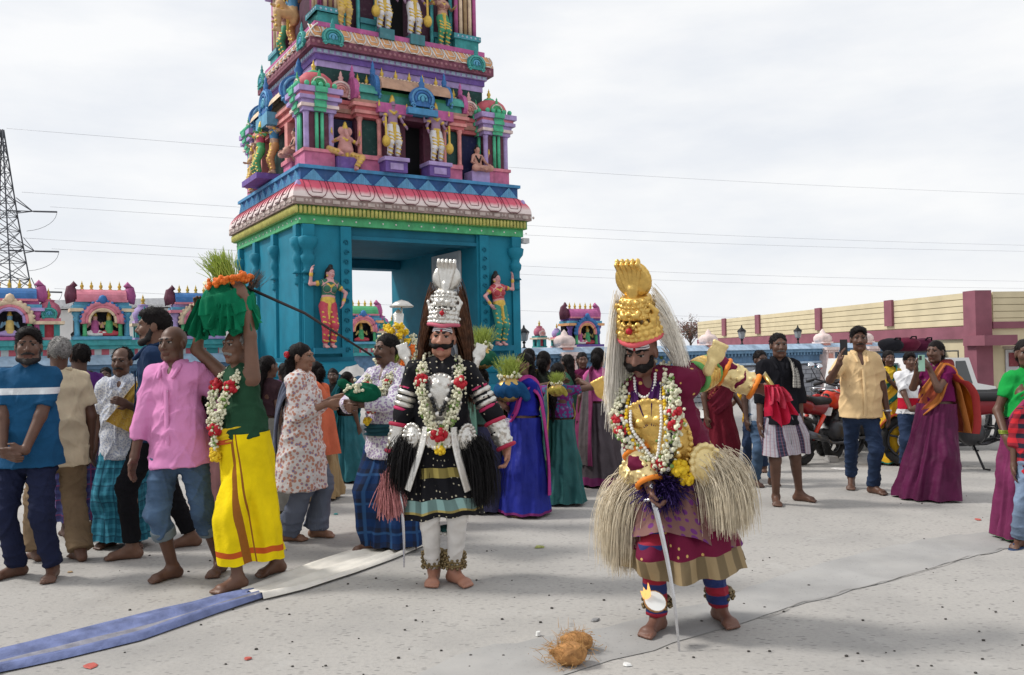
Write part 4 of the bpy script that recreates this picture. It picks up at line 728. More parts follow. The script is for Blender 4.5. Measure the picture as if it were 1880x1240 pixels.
def maiden(sg, top, leg):
    hr = (sg*.30, -.03, 1.33); hl = (-sg*.25, -.1, .80)
    f = Fig(1.42, 0, feet=((-.055, 0), (.07, -.01)), hands=(hr, hl) if sg < 0 else (hl, hr), lean=(0, -sg*.10), female=True, head=(sg*.0+.3, 0, 0), poles=(VA(-1, 0, -.6), VA(1, 0, -.6)), curl=(.5, .3))
    return f.statue('maiden_statue', tw, SM((.70, .33, .33), top, leg), .008, True, False, hair=True)
for sg, px, top, leg, col_ in ((-1, 603, (.03, .16, .10), (.55, .04, .08), 0), (1, 918, (.50, .04, .06), (.02, .26, .20), 0)):
    x, z = tf(px, 637, -.12); o_ = FR.put(maiden(sg, top, leg), 'maiden_statue', None, (x, -.12, 1.66)); tag(o_, 'pink maiden statue in %s' % ('dark green bodice and red striped skirt' if sg < 0 else 'red bodice and green skirt')); block(FR, 'statue_ledge', x-.28, x+.28, -.22, 0, 1.56, 1.665, TQD)
m = MB(); m.box((.24, -.01, 1.7), (.66, .0, 3.6)); 
# ---- tier 1 front
def fx(px, py=250, o=.1): return tf(px, py, o)[0]
xa, xb, xc, xd = fx(661), fx(702), fx(818), fx(850); dxa, dxb = fx(744, 250, .3), fx(777, 250, .3)
RD1, RD2 = paint((.60, .13, .14)), paint((.72, .26, .24)); BRN = paint((.45, .22, .16))
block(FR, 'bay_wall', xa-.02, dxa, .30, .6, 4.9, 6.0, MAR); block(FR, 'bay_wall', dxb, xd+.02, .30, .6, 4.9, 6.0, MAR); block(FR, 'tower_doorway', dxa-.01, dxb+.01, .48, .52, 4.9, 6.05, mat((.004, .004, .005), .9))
for a, b_ in ((xa, xb), (xc, xd)): block(FR, 'green_panel', a+.08, b_-.04, .26, .3, 5.22, 5.9, DKG); block(FR, 'panel_base', a+.02, b_, .16, .3, 4.9, 5.14, KC[0]); block(FR, 'panel_sill', a, b_, .12, .3, 5.14, 5.22, PK)
for s in (xa+.03, xb-.02, xc+.02, xd-.03): b = MB(); b.lathe([(.06, 0), (.04, .05), (.04, .62), (.07, .7)], 8, (s, .2, 5.22), 0, sq=.6); FR.put(b, 'column', RD2)
for k, (o, t, mm) in enumerate(((0, .07, RD1), (.04, .06, RD2), (.02, .06, RD1), (.08, .07, RD2), (.05, .06, BRN))):
    for a, b_ in ((xa-.05, xb+.06), (xc-.06, xd+.05)): block(FR, 'entablature', a-o, b_+o, .14-o, .6, 5.92+.064*k, 5.98+.064*k, mm)
for a, b_ in ((.7, xa-.07), (xd+.07, TL-.7)):
    for k, (o, mm) in enumerate(((.02, RD1), (.05, BRN), (.03, RD2), (.06, RD1))): block(FR, 'entablature', a-.02, b_+.02, .36-o, .6, 5.92+.08*k, 5.995+.08*k, mm)
    m = MB(); sx = (a+b_)/2; FR.put(KUD['pink'], 'gable_ornament', None, (sx, .34, 6.26), scale=.42)
block(FR, 'porch_eave', xb-.12, dxa+.02, -.02, .5, 6.02, 6.2, MAG); block(FR, 'porch_eave', dxb-.02, xc+.12, -.02, .5, 6.02, 6.2, MAG); block(FR, 'porch_lintel', xb-.05, xc+.05, .05, .5, 5.94, 6.02, MAR)
block(FR, 'gable_shelf', dxa-.12, dxb+.12, -.12, .4, 6.04, 6.16, paint((.05, .28, .55)))
FR.put(KUD['blue'], 'gable_ornament', None, ((dxa+dxb)/2, -.06, 6.16), scale=.52)
def barrel(fa, name, s0, s1, y, z, r, mats, nf, rz=.75):
    n = 12; b = MB(); pr = [(r*cos(a), r*rz*sin(a)) for a in np.linspace(pi, 0, n)]; b.add([(s, y-p, z+h_) for s in (s0, s1) for p, h_ in pr], [(i, i+1, i+1+n, i+n) for i in range(n-1)], 0, True); b.add(b.v[:2*n], [tuple(range(n))[::-1], tuple(range(n, 2*n))], 0)
    nb = int((s1-s0)/.07)
    for k in range(nb): b.ball((s0+.035+.07*k, y-.02, z+r*rz), (.035, .06, .04), 2, 6, 4)
    o_ = fa.put(b, name, mats)
    for k in range(nf): fa.put(fin_mesh, 'roof_finial', None, (s0+(s1-s0)*(k+.5)/nf, y, z+r*rz), scale=.72)
BV = paint((.48, .27, .17)); TB = paint((.05, .36, .30))
block(FR, 'roof_base', xa, xd, .14, .6, 6.24, 6.4, TB); barrel(FR, 'barrel_roof', xb-.05, xc+.05, .3, 6.46, .36, [BV, GRN, CRM], 5, .8); barrel(FR, 'barrel_roof', xa-.02, xb-.1, .36, 6.36, .3, [TB, GRN, CRM], 2); barrel(FR, 'barrel_roof', xc+.1, xd+.02, .36, 6.36, .3, [TB, GRN, CRM], 2); block(FR, 'roof_base', xb-.06, xc+.06, .16, .6, 6.4, 6.47, GRN)
for s, kk, zz, sc_ in ((xa-.06, 'mag', 6.2, .55), (xb-.09, 'blue', 6.3, .58), (xc+.09, 'blue', 6.3, .58), (xd+.06, 'mag', 6.2, .55)): o_ = ob('gable_end', KUD[kk], tw, (s, .3, zz), (0, 0, pi/2), (sc_*.9, sc_*1.2, sc_*1.05))
for s, me, sc_, zz, yy in ((fx(722, 250, 0), gs[0], 1.10, 5.17, .02), (fx(801, 250, 0), gs[1], 1.08, 5.17, .02)):
    block(FR, 'pedestal', s-.22, s+.22, -.14, .22, 4.9, 5.10, PUR); block(FR, 'pedestal_panel', s-.13, s+.13, -.155, -.14, 4.94, 5.06, LIL); block(FR, 'pedestal_cap', s-.25, s+.25, -.17, .24, 5.10, 5.17, LIL); FR.put(me, 'guardian_statue', None, (s, yy, zz), scale=sc_)
for px, me, sc_ in ((634, gan, 1.06), (876, asc, 1.0)):
    s = fx(px, 250, .15); block(FR, 'niche_pedestal', s-.2, s+.2, .02, .36, 4.9, 5.12, PUR if px < 700 else LIL); block(FR, 'niche_back', s-.33, s+.3, .42, .49, 5.0, 5.9, paint((.015, .02, .09))); FR.put(me, me.name.split('.')[0], None, (s, .16, 5.12-.36*sc_+.02), scale=sc_)
# ---- tier 1 left face
L0, L1 = .95, TM-.95
block(LF, 'bay_wall', 1.25, TM-1.25, .28, .6, 4.9, 6.0, DKG)
for s in (1.2, TM-1.2): b = MB(); b.box((s-.09, .12, 5.22), (s+.09, .3, 5.92)); LF.put(b, 'column', RD2); block(LF, 'panel_base', s-.25, s+.25, .14, .3, 4.9, 5.14, KC[0]); block(LF, 'panel_sill', s-.28, s+.28, .1, .3, 5.14, 5.22, PK)
for k, (o, mm) in enumerate(((0, RD1), (.04, RD2), (.02, RD1), (.08, RD2), (.05, BRN))): block(LF, 'entablature', .85-o, TM-.85+o, .14-o, .6, 5.92+.066*k, 5.98+.066*k, mm)
block(LF, 'gable_shelf', TM/2-.4, TM/2+.4, -.1, .4, 6.0, 6.24, paint((.10, .36, .56))); barrel(LF, 'barrel_roof', 1.0, TM-1.0, .32, 6.36, .36, [CRM, GRN, CRM], 5)
for s, kk, sc_ in ((1.0, 'blue', .75), (TM-1.0, 'blue', .75)): ob('gable_end', KUD[kk], tw, (.32, TM-s, 6.2), (0, 0, 0), (sc_, sc_, sc_))
LF.put(KUD['blue'], 'gable_ornament', None, (TM/2, .0, 6.24), scale=.66)
block(LF, 'statue_shelf', TM/2-.75, TM/2+.35, -.3, .3, 4.95, 5.06, PUR)
fg = Fig(1.0, 0, feet=((-.1, 0), (.1, -.05)), hands=((-.3, -.1, .85), (.25, -.12, .8)), twist=.3); g1 = fg.statue('green_warrior_statue', tw, SM((.05, .34, .12), (.45, .04, .10), (.05, .36, .12)), .012); g2 = fg.statue('blue_robed_statue', tw, SM((.5, .3, .2), (.03, .18, .36), (.60, .27, .08)), .012)
LF.put(g1, 'green_warrior_statue', None, (TM/2-.05, -.1, 5.06), scale=1.0); LF.put(g2, 'blue_robed_statue', None, (TM/2+.25, .08, 5.06), scale=1.05); LF.put(fem, 'robed_statue', None, (.98, .0, 4.92), scale=.9); LF.put(asc, 'ascetic_statue', None, (TM-.93, .2, 4.92), scale=.95); LF.put(fem2, 'green_robed_statue', None, (TM/2-.5, -.05, 5.06), scale=.92)
# ---- upper cornice
ring('lilac_cornice', -.49, 6.86, 6.98, LIL); ring('lilac_cornice', -.46, 6.98, 7.09, PUR); ring('lilac_ledge', -.42, 7.09, 7.17, LIL); ring('brown_ledge', -.32, 7.17, 7.33, paint((.20, .05, .09)), -.32)
PB = [(-.32-.16*u**2, 7.33+.26*u) for u in np.linspace(0, 1, 7)]; PINKR = paint((.60, .25, .35))
for fa in (FR, LF):
    L = fa.L; b = MB(); n = len(PB); b.add([((-o if k == 0 else L+o), -o, z) for k in (0, 1) for o, z in PB], [(i, i+n, i+1+n, i+1) for i in range(n-1)], 0, True); fa.put(b, 'orange_roll', paint((.60, .38, .28)))
    b = MB(); [b.ball((.38+.1*i, .32, 7.25), (.036, .014, .036)) for i in range(int((L-.74)/.1)+1)]; tag(fa.put(b, 'ledge_beads', paint((.36, .14, .18))), kind='stuff'); b = MB(); [b.box((.48+.12*i, .408, 7.1), (.56+.12*i, .42, 7.16)) for i in range(int((L-.94)/.12)+1)]; tag(fa.put(b, 'cornice_beads', LBL), kind='stuff')
    pm2 = petal_mesh('orange_petal', .25, [(o-.0, z) for o, z in PB], [paint((.72, .34, .12)), WHITE], .03, 7.33, .012); k = int((L-.64)/.27); d = (L-.64)/k
    for i in range(k): fa.put(pm2, 'orange_petal', None, (.32+d*(i+.5), 0, 7.335))
    for s in (.74, L-.74): fa.put(KUD['teal'], 'cornice_gable', None, (s, .30, 7.2), scale=.42)
ring('pink_rim', -.45, 7.59, 7.68, MAG)
# ---- tier 2
tiercore(7.6, 10.2, .87, paint((.09, .03, .06))); ring('upper_cornice', -.5, 9.5, 9.8, LIL); ring('upper_roof', -.7, 9.8, 10.6, PK, -1.4)
for fa in (FR, LF):
    L = fa.L
    for s0, s1 in ((.54, 1.08), (L-1.08, L-.54)):
        block(fa, 'pavilion_base', s0, s1, .54, 1.05, 7.68, 7.9, TEA); block(fa, 'pavilion_sill', s0-.04, s1+.04, .50, 1.05, 7.9, 8.0, paint((.04, .30, .36))); b = MB(); [b.ball((s0+.05+.1*i, .50, 7.95), (.025, .012, .025)) for i in range(6)]; tag(fa.put(b, 'sill_beads', LBL), kind='stuff'); block(fa, 'pavilion_shaft', s0+.05, s1-.05, .62, 1.05, 8.0, 9.2, MAR)
        for k in range(5): b = MB(); b.lathe([(.04, 0), (.04, 1.2)], 8, (s0+.06+k*(s1-s0-.12)/4, .60, 8.0)); fa.put(b, 'column', (MAG, CRM, paint((.40, .26, .12)), CRM, MAG)[k])
        block(fa, 'pavilion_cap', s0-.08, s1+.08, .46, 1.08, 9.2, 9.45, LIL)
for s in [fx(px, 20, .55) for px in (664, 697, 800, 835)]: b = MB(); b.lathe([(.05, 0), (.04, .05), (.04, 1.5)], 8, (s, .74, 7.68)); FR.put(b, 'column', paint((.05, .40, .42)))
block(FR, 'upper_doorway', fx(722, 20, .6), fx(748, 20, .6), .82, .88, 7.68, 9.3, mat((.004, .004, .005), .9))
for px, me, sc_, nm in ((637, fem, 1.15, 0), (710, gs[0], 1.18, 1), (766, gs[1], 1.18, 1), (820, fem2, 1.1, 0)):
    s = fx(px, 30, .4); zz = 7.68
    if nm: block(FR, 'statue_block', s-.15, s+.15, .38, .72, 7.56, 7.76, paint((.05, .22, .26))); zz = 7.76
    FR.put(me, me.name.split('.')[0], None, (s, .58, zz), scale=sc_)
for px0, px1 in ((664, 697), (800, 835)): a, b_ = fx(px0, 20, .6), fx(px1, 20, .6); block(FR, 'pavilion_sill', a, b_, .67, .9, 7.9, 8.0, paint((.04, .30, .36))); block(FR, 'pavilion_base', a+.03, b_-.03, .72, .9, 7.68, 7.9, TEA)
fs = Fig(1.0, 0, feet=((-.1, -.2), (.1, -.25)), lift=(.3, .1), crouch=.12, hands=((-.2, -.2, .6), (.3, -.1, .8))); LF.put(fs.statue('seated_statue', tw, SM((.60, .38, .16), (.04, .22, .42), (.62, .36, .14)), .012), 'seated_statue', None, (TM/2+.45, .42, 7.62), scale=1.3); LF.put(g2, 'blue_robed_statue', None, (TM/2+.1, .57, 7.68), scale=1.1); LF.put(fem2, 'green_robed_statue', None, (TM/2-.6, .57, 7.68), scale=1.1)
m = MB(); m.box((TL+.02, -.16, 3.72), (TL+.16, -.02, 3.82)); m.build('camera_box', mat((.5, .5, .5), .5), tw)
# ================================================================ PEOPLE
def plaid(base, c1, c2, s=14., w=.5, rough=.85):
    t = NT('plaid'); X, Y, _ = t.xyz('UV'); a = t.step(t.math('FRACT', t.math('MULTIPLY', X, s)), w, w+.04); b = t.step(t.math('FRACT', t.math('MULTIPLY', Y, s)), w, w+.04)
    c = t.mix(t.math('MULTIPLY', t.math('ADD', a, b), .5), base, c1); f = t.math('MAXIMUM', t.step(t.math('FRACT', t.math('MULTIPLY', X, s*.5)), .9, .93), t.step(t.math('FRACT', t.math('MULTIPLY', Y, s*.5)), .9, .93)); c = t.mix(t.math('MULTIPLY', f, .7), c, c2)
    t.bump(t.math('ADD', t.noise(10, 3), t.math('MULTIPLY', t.math('SINE', t.math('ADD', t.math('MULTIPLY', X, 55.), t.math('MULTIPLY', t.noise(4, 2), 9.))), .25)), .55, .02); return t.fin(c, rough, 0, .15)
def floral(base, c1, c2, s=60., lo=.42, hi=.5, which='Object'):
    t = NT('printed_cloth'); v = t.voro(s, which); n = t.noise(s*.5, 2, which); c = t.mix(t.step(v, hi, lo), base, c1); c = t.mix(t.math('MULTIPLY', t.step(v, hi*.7, lo*.6), t.step(n, .5, .56)), c, c2); t.bump(t.noise(22, 3), .45, .012); return t.fin(c, .85, 0, .15)
def dots(base, dot, s=22., r=.17, which='Object', metal=0., bands=(), rough=.75):
    t = NT('dotted_cloth'); v = t.voro(s, which, rand=.35); c = t.mix(t.step(v, r+.04, r), base, dot)
    X, Y, Z = t.xyz('UV')
    for lo, hi, cc in bands:
        z = t.math('FRACT', t.math('MULTIPLY', X, 9.)); pat = t.step(t.math('ABSOLUTE', t.math('SUBTRACT', z, .5)), .2, .25); c2 = t.mix(pat, cc, tuple(x*.55 for x in cc)); c = t.mix(t.math('MULTIPLY', t.math('GREATER_THAN', Y, lo), t.math('LESS_THAN', Y, hi)), c, c2)
    t.bump(t.noise(22, 3), .4, .01); return t.fin(c, rough, 0, .2)
def band(base, lo, hi, c2, which='Object', axis=2, extra=()):
    t = NT('banded_cloth'); v = t.xyz(which)[axis]; c = t.mix(t.math('MULTIPLY', t.math('GREATER_THAN', v, lo), t.math('LESS_THAN', v, hi)), t.vary(base, .18, 5), c2)
    for l, h, cc, ax in extra: v = t.xyz(which)[ax]; c = t.mix(t.math('MULTIPLY', t.math('GREATER_THAN', v, l), t.math('LESS_THAN', v, h)), c, cc)
    t.bump(t.noise(22, 3), .5, .012); return t.fin(c, .85, 0, .15)
def fan(n, c, spread, dirv, ds, seed=0):
    rg = np.random.default_rng(seed); return np.array(c)+rg.normal(size=(n, 3))*np.array(spread), np.array(dirv)+rg.normal(size=(n, 3))*ds
JAS = mat((.72, .70, .52), .7, 0, .15, 40.); JGR = mat((.16, .26, .06), .7); ROSE = mat((.42, .008, .02), .55, 0, .3, 50.); MARI = mat((.72, .48, .02), .7, 0, .2, 60.); ORNG = mat((.72, .16, .02), .7, 0, .2, 60.)
def flower(b, c, r, m, n=26, seed=0):
    rg = random.Random(seed); b.ball(c, r*.7, m, 8, 6)
    for k in range(n):
        a, z = rg.uniform(0, 6.28), rg.uniform(-1, 1); q = math.sqrt(1-z*z); b.ball((c[0]+r*.75*q*cos(a), c[1]+r*.75*q*sin(a), c[2]+r*.7*z), r*rg.uniform(.25, .42), m, 6, 4)
def garland(par, path, name='garland', r=.026, n=6, m=JAS, bud=.011, roses=(), maris=(), green=.12, seed=0):
    rg = random.Random(seed); b = MB(); P = crom(path, 14); L = 0
    for a, c in zip(P[:-1], P[1:]):
        for k in range(n): u = rg.random(); p = a+(c-a)*u; b.ball((p[0]+rg.gauss(0, r*.55), p[1]+rg.gauss(0, r*.5), p[2]+rg.gauss(0, r*.5)), bud*rg.uniform(.75, 1.25), 1 if rg.random() < green else 0, 5, 3)
    o = b.build(name, [m, JGR], par)
    for u, rr in roses: p = P[int(u*(len(P)-1))]; f_ = MB(); flower(f_, p, rr, 0, 26, int(u*100)); f_.build('rose', ROSE, o)
    for u, rr in maris: p = P[int(u*(len(P)-1))]; f_ = MB(); flower(f_, p, rr, 0, 30, int(u*100)+5); f_.build('marigold', MARI, o)
    return o
def beads(par, path, name, r, m, m2=None, alt=2, step=1.9):
    P = np.array(crom(path, 20)); D = np.concatenate([[0], np.cumsum(np.linalg.norm(np.diff(P, axis=0), axis=1))]); b = MB(); k = 0; t = 0.
    while t < D[-1]: p = [np.interp(t, D, P[:, i]) for i in range(3)]; b.ball(p, r, 1 if (m2 and k % alt == 0) else 0, 7, 5); t += r*step; k += 1
    return b.build(name, [m, m2 or m], par)
class Per:
    def __init__(s, px, py, yaw, label, cat='person', group=None):
        s.o = gnd(px, py); s.e = empty('person', s.o, yaw); s.yaw = yaw; tag(s.e, label, cat, group); s.R = Matrix.Rotation(-yaw, 3, 'Z')
    def L(s, px, py, dy=0.): p = s.R @ (at(px, py, s.o.y+dy)-s.o); return (p.x, p.y, p.z)
    def G(s, px, py): p = s.R @ (gnd(px, py)-s.o); return (p.x, p.y)
    def H(s, px, py): return at(px, py, s.o.y).z
SK1, SK2, SK3, SK4 = (.105, .050, .032), (.155, .078, .050), (.24, .125, .080), (.075, .037, .025)
JEAN = mat((.055, .095, .16), .85, 0, .45, 4., .4, 60., .15); JEAND = mat((.02, .035, .075), .85, 0, .35, 5., .4, 60., .15); NAVY = cloth((.014, .018, .045)); BLK = cloth((.008, .008, .010))
def basics(p, f, sk, hair='short', hm=BLACKHAIR, hb=.009, hh=.0055, beard=0, mous=0, hc=(.012, .010, .010)):
    f.body_obj(p.e, skin(sk, hc), hb, hh, beard=beard, mous=mous)
    if hair: f.hair_obj(p.e, hm, hair)
def sari(p, f, body, blouse, pallu, r1=.25, pl=(11, .07), z1=.03, sl=.55, c1=None, side=1, seed=1, tail=-.38, back=None):
    f.shirt(p.e, blouse, sl, .12, .012, 'blouse', collar=False, h=.01); f.skirt(p.e, body, z1, .10, None, r1, .8, .82, c1, pl, 'sari', seed, pw=1.3)
    s = side; f.ribbon(p.e, pallu, [(-.15*s, .06, .0), (-.1*s, .135, .08), (0, .165, .2), (.07*s, .165, .33), (.115*s, .075, .46), (.12*s, -.03, .47), (.12*s, -.125, .36), (.13*s, -.17, .1), (.15*s, -.2, tail*.5), (.15*s, -.21, tail)], [.16, .2, .22, .17, .15, .16, .22, .3, .34, .36], 'pallu', seed=seed)
# ---- 1 blue T-shirt
p = Per(62, 1062, .1, 'man in blue T-shirt with white chest stripe, hands clasped, at the left edge'); H = p.H(22, 607)
f = Fig(H, .012, (p.G(32, 1058), p.G(97, 1062)), (p.L(5, 832, -.24), p.L(42, 838, -.26)), hip=(-.02, 0), head=(.35, -.05, 0), ftyaw=(-.7, .2), poles=(VA(-.8, .6, -.3), VA(.8, .6, -.3)), hdir=((.7, -.4, -.3), (-.8, -.3, -.1)))
basics(p, f, SK1, 'thick', beard=1, mous=1, hb=.0075, hh=.005); TEE = band((.010, .07, .16), H*.742, H*.768, (.62, .64, .66)); f.shirt(p.e, TEE, .75, -.16, .018, 't_shirt', h=.008, collar=False, loose=.025); f.trousers(p.e, NAVY, 1.95, .02, h=.009, flare=.018)
# ---- 2 old man, cream shirt
p = Per(112, 1030, -2.35, 'grey haired man in cream shirt and khaki trousers seen from behind'); H = p.H(70, 622)
f = Fig(H, .02, ((-.1, .12), (.12, -.15)), (None, None), lean=(-.02, 0), head=(-.2, 0, 0)); basics(p, f, SK1, 'short', GREYHAIR); f.shirt(p.e, cloth((.62, .52, .36)), .7, -.2, .022, h=.009, loose=.01, plk=True); f.trousers(p.e, cloth((.20, .14, .085)), 1.97, .03, flare=.03)
# ---- 3 purple shirt, scarf
p = Per(150, 988, -2.5, 'balding man in purple shirt with grey fringed scarf, seen from behind'); H = p.H(112, 634)
f = Fig(H, .015, ((-.1, .05), (.1, -.1)), head=(.1, 0, 0)); basics(p, f, SK4, 'balding'); f.shirt(p.e, cloth((.07, .018, .12)), 1.3, -.1, .02); f.skirt(p.e, plaid((.03, .02, .07), (.05, .06, .16), (.20, .03, .08), 16.), .16, .06, None, .21, name='lungi', seed=3)
f.ribbon(p.e, band((.22, .24, .26), .25, .36, (.55, .42, .22), 'UV', 1), [(.1, .13, .15), (.11, .12, .36), (.12, .0, .48), (.12, -.13, .36), (.14, -.17, .1), (.15, -.18, -.03)], .16, seed=3)
# ---- 4 woman far left
p = Per(166, 880, .2, 'woman in dark red sari standing far back between the men on the left'); f = Fig(p.H(160, 682), 0, female=True); basics(p, f, SK1, 'bun', hb=.012, hh=.007); sari(p, f, cloth((.20, .02, .03)), cloth((.25, .03, .03)), cloth((.30, .06, .03)), .24)
# ---- 5 white printed shirt, teal lungi
p = Per(228, 1002, .05, 'man with moustache in white printed shirt and teal checked lungi'); H = p.H(220, 640)
f = Fig(H, .01, ((-.11, 0), (.12, -.05)), (None, p.L(238, 745, -.2)), head=(0, .05, 0), ftyaw=(-.3, .4)); basics(p, f, SK1, 'balding', mous=1.3); f.shirt(p.e, floral((.60, .62, .66), (.32, .36, .48), (.42, .44, .52), 70.), .8, -.18, .02, plk=True); f.skirt(p.e, plaid((.02, .13, .20), (.05, .27, .38), (.01, .04, .08), 15.), .07, -.11, None, .235, name='lungi', seed=4)
f.ribbon(p.e, floral((.62, .40, .08), (.55, .30, .05), (.65, .5, .2), 60.), [(.17, .05, .45), (.16, .15, .36), (.12, .19, .22), (.06, .21, .1)], [.1, .14, .2, .24], 'yellow_towel', seed=5)
# ---- 6 tall young man in profile
p = Per(290, 1018, -1.25, 'tall bearded young man in dark blue shirt and black trousers, striding left'); H = p.H(262, 570)
f = Fig(H, 0, (p.G(352, 1003), p.G(243, 1026)), ((-.2, -.1, .8), (.2, .05, .8)), hip=p.G(288, 1018), head=(0, .02, 0), ftyaw=(.1, 0)); basics(p, f, SK2, 'thick', beard=1.1, mous=1.); f.shirt(p.e, cloth((.016, .035, .085)), 1.55, -.14, .016, plk=True); f.trousers(p.e, BLK, 1.9, .02, flare=.006, wr=.004)
# ---- 7 pink shirt
p = Per(355, 1068, -.12, 'bald man in pink shirt and rolled blue jeans'); H = p.H(303, 600)
f = Fig(H, .012, (p.G(318, 1062), p.G(405, 1052)), (p.L(240, 868, -.06), p.L(390, 800, .16)), hip=(-.10, .02), head=(-.15, 0, 0), ftyaw=(-.5, .1), lean=(0, -.05), poles=(VA(-1, .5, 0), VA(.9, .6, 0)))
basics(p, f, SK1, None, hb=.0075, hh=.0048)
f.shirt(p.e, cloth((.62, .24, .46), .1), 1.55, -.16, .022, h=.008, wr=.008, loose=.015, plk=True); f.trousers(p.e, JEAN, 1.36, .022, 'jeans', h=.008, flare=.012)
for i in (0, 1): a_, b_ = f.K[i], f.An[i]; sdf_obj('jeans_cuff', [cone(a_+(b_-a_)*.26, a_+(b_-a_)*.42, .082, .080, 0, .01, fl=2)], .008, [mat((.12, .15, .17), .9)], p.e)
# ---- 8 man with green bundle on his head
p = Per(478, 1070, -.72, 'grey haired man in green vest and yellow dhoti with arms raised'); H = p.H(425, 604)
f = Fig(H, .03, (p.G(510, 1052), p.G(437, 1082)), (p.L(372, 580, .06), p.L(450, 545, -.08)), hip=p.G(450, 1068), lean=(.05, 0), head=(.1, -.05, 0), poles=(VA(-1, -.4, -.4), VA(1, .5, .2)), hdir=((.2, -.3, .9), (-.4, -.2, .8)), ftyaw=(.1, 0), palm=((1, -.6, 0), (-1, 0, 0)), curl=(.5, .4))
basics(p, f, SK2, 'balding', GREYHAIR, .0075, .0048, mous=1.2, hc=(.2, .19, .18)); f.shirt(p.e, cloth((.018, .06, .032)), 0, .05, .010, 'vest', h=.008, collar=False)
DH = band((.80, .60, .005), .76, .80, (.55, .10, .02), 'UV', 1, extra=((.10, .125, (.30, .11, .02), 0), (.145, .155, (.30, .11, .02), 0), (1.08, 1.11, (.30, .11, .02), 0)))
f.skirt(p.e, DH, .17, .08, .215, .19, .8, .9, None, (9, .05), 'dhoti', 6); f.ribbon(p.e, mat((.72, .50, .01), .8), [(-.16, .05, .06), (-.08, .16, .06), (.05, .17, .07), (.15, .08, .09), (.16, -.06, .12)], .1, 'waist_sash', seed=2, amp=.006); f.ribbon(p.e, mat((.5, .08, .02), .8), [(-.165, .055, .03), (-.085, .17, .02), (.05, .178, .03), (.155, .085, .05)], .03, 'sash_stripe', seed=2, amp=.003)
garland(p.e, [f.p(-.10, -.06, .47), f.p(-.10, .06, .46), f.p(-.085, .15, .34), f.p(-.04, .185, .2), f.p(0, .2, .12), f.p(.04, .185, .2), f.p(.085, .15, .34), f.p(.10, .06, .46), f.p(.10, -.06, .47)], roses=((.2, .05), (.5, .05), (.8, .05)), r=.03, n=7); garland(p.e, [f.p(0, .2, .12), f.p(0, .215, .02), f.p(0, .21, -.06)], 'garland_tassel', .015, 5, maris=((.75, .035), (1., .04)))
# the green cloth-wrapped pot, a thing of its own
pc = at(420, 572, p.o.y); g = empty('wrapped_pot', (pc.x, pc.y, H+.0)); tag(g, 'pot wrapped in green cloth carried on the head of the man in yellow', 'pot'); GRC = cloth((.004, .15, .07), .3, .8); Z0 = .01
n_, rows_ = 150, 34; th_ = np.linspace(0, 2*pi, n_+1); V = []
for j_ in range(rows_):
    u = j_/(rows_-1); prr = np.interp(u, [0, .12, .35, .6, .85, 1], [.04, .11, .165, .185, .165, .135]); pz = np.interp(u, [0, .12, .35, .6, .85, 1], [.30, .285, .2, .1, .02, -.03]); fo = np.sin(th_*9+3*u+1.5*np.sin(th_*2))*.5+np.sin(th_*17-5*u)*.28+np.sin(th_*4+9*u)*.4+.5*np.sin(th_*23+2*np.sin(u*9+th_*3))*.4
    k_ = prr*(1+.10*fo*min(1, u*2.)); V.append(np.stack([k_*np.cos(th_)*1.08, k_*np.sin(th_), pz+.028*np.sin(th_*3+u*7)*u+.03*np.sin(th_*7)*u**3+.02*np.sin(u*25+th_*4)], 1))
V = np.concatenate(V); Q = [(j_*(n_+1)+i_, (j_+1)*(n_+1)+i_, (j_+1)*(n_+1)+i_+1, j_*(n_+1)+i_+1) for j_ in range(rows_-1) for i_ in range(n_)]; ob('cloth_wrap', npmesh('cloth_wrap', V, Q, [GRC]), g)
def flap(par, m, c, w, h_, tilt, seed, name='cloth_flap'):
    r_ = np.random.default_rng(seed); ph = r_.uniform(0, 6, 3); n1, n2 = 22, 22; V = []
    for j_ in range(n2):
        v = j_/(n2-1)
        for i_ in range(n1): u = i_/(n1-1)-.5; V.append((c[0]+u*w*(.55+.6*v)+tilt*v, c[1]+.03*sin(u*22+ph[0]+3*v)*(.3+v)+.015*sin(u*41+ph[1]), c[2]-h_*v*(1-.35*abs(u))+.02*sin(u*9+ph[2])*v))
    return ob(name, npmesh(name, np.array(V), [(a*n1+b_, (a+1)*n1+b_, (a+1)*n1+b_+1, a*n1+b_+1) for a in range(n2-1) for b_ in range(n1-1)], [m]), par)
flap(g, GRC, (-.13, -.10, .2), .16, .27, -.05, 2); flap(g, GRC, (.03, -.185, .16), .2, .2, .0, 4); flap(g, GRC, (.14, -.08, .14), .16, .15, .02, 5)
b = MB(); rg = random.Random(3)
for k in range(170): a = rg.uniform(0, 6.28); b.ball((.135*cos(a)+rg.gauss(0, .012), .135*sin(a)+rg.gauss(0, .012), .315+.03*cos(a)+rg.gauss(0, .014)), rg.uniform(.012, .02), 1 if 2.7 < a < 3.9 else 0, 5, 4)
b.build('flower_ring', [ORNG, JAS], g); ro, di = fan(420, (.0, 0, .3), (.035, .035, .01), (-.35, 0, 1.), .17, 3); strands('sprouts', g, ro, di, .23, mat((.34, .44, .07), .6, 0, .3, 30.), 6, .0028, 1.3, .3, 2, .4)
b = MB(); b.tube([(.12, .02, .28), (.5, .06, .1), (.95, .1, -.2)], [.012, .011, .008], 6); b.build('stick', mat((.03, .02, .02), .5), g); ro, di = fan(60, (.14, .05, .28), (.02, .02, .01), (.5, .1, .9), .25, 4); strands('dry_twigs', g, ro, di, .13, mat((.10, .08, .07), .8), 4, .0022, .3, .2, 5)
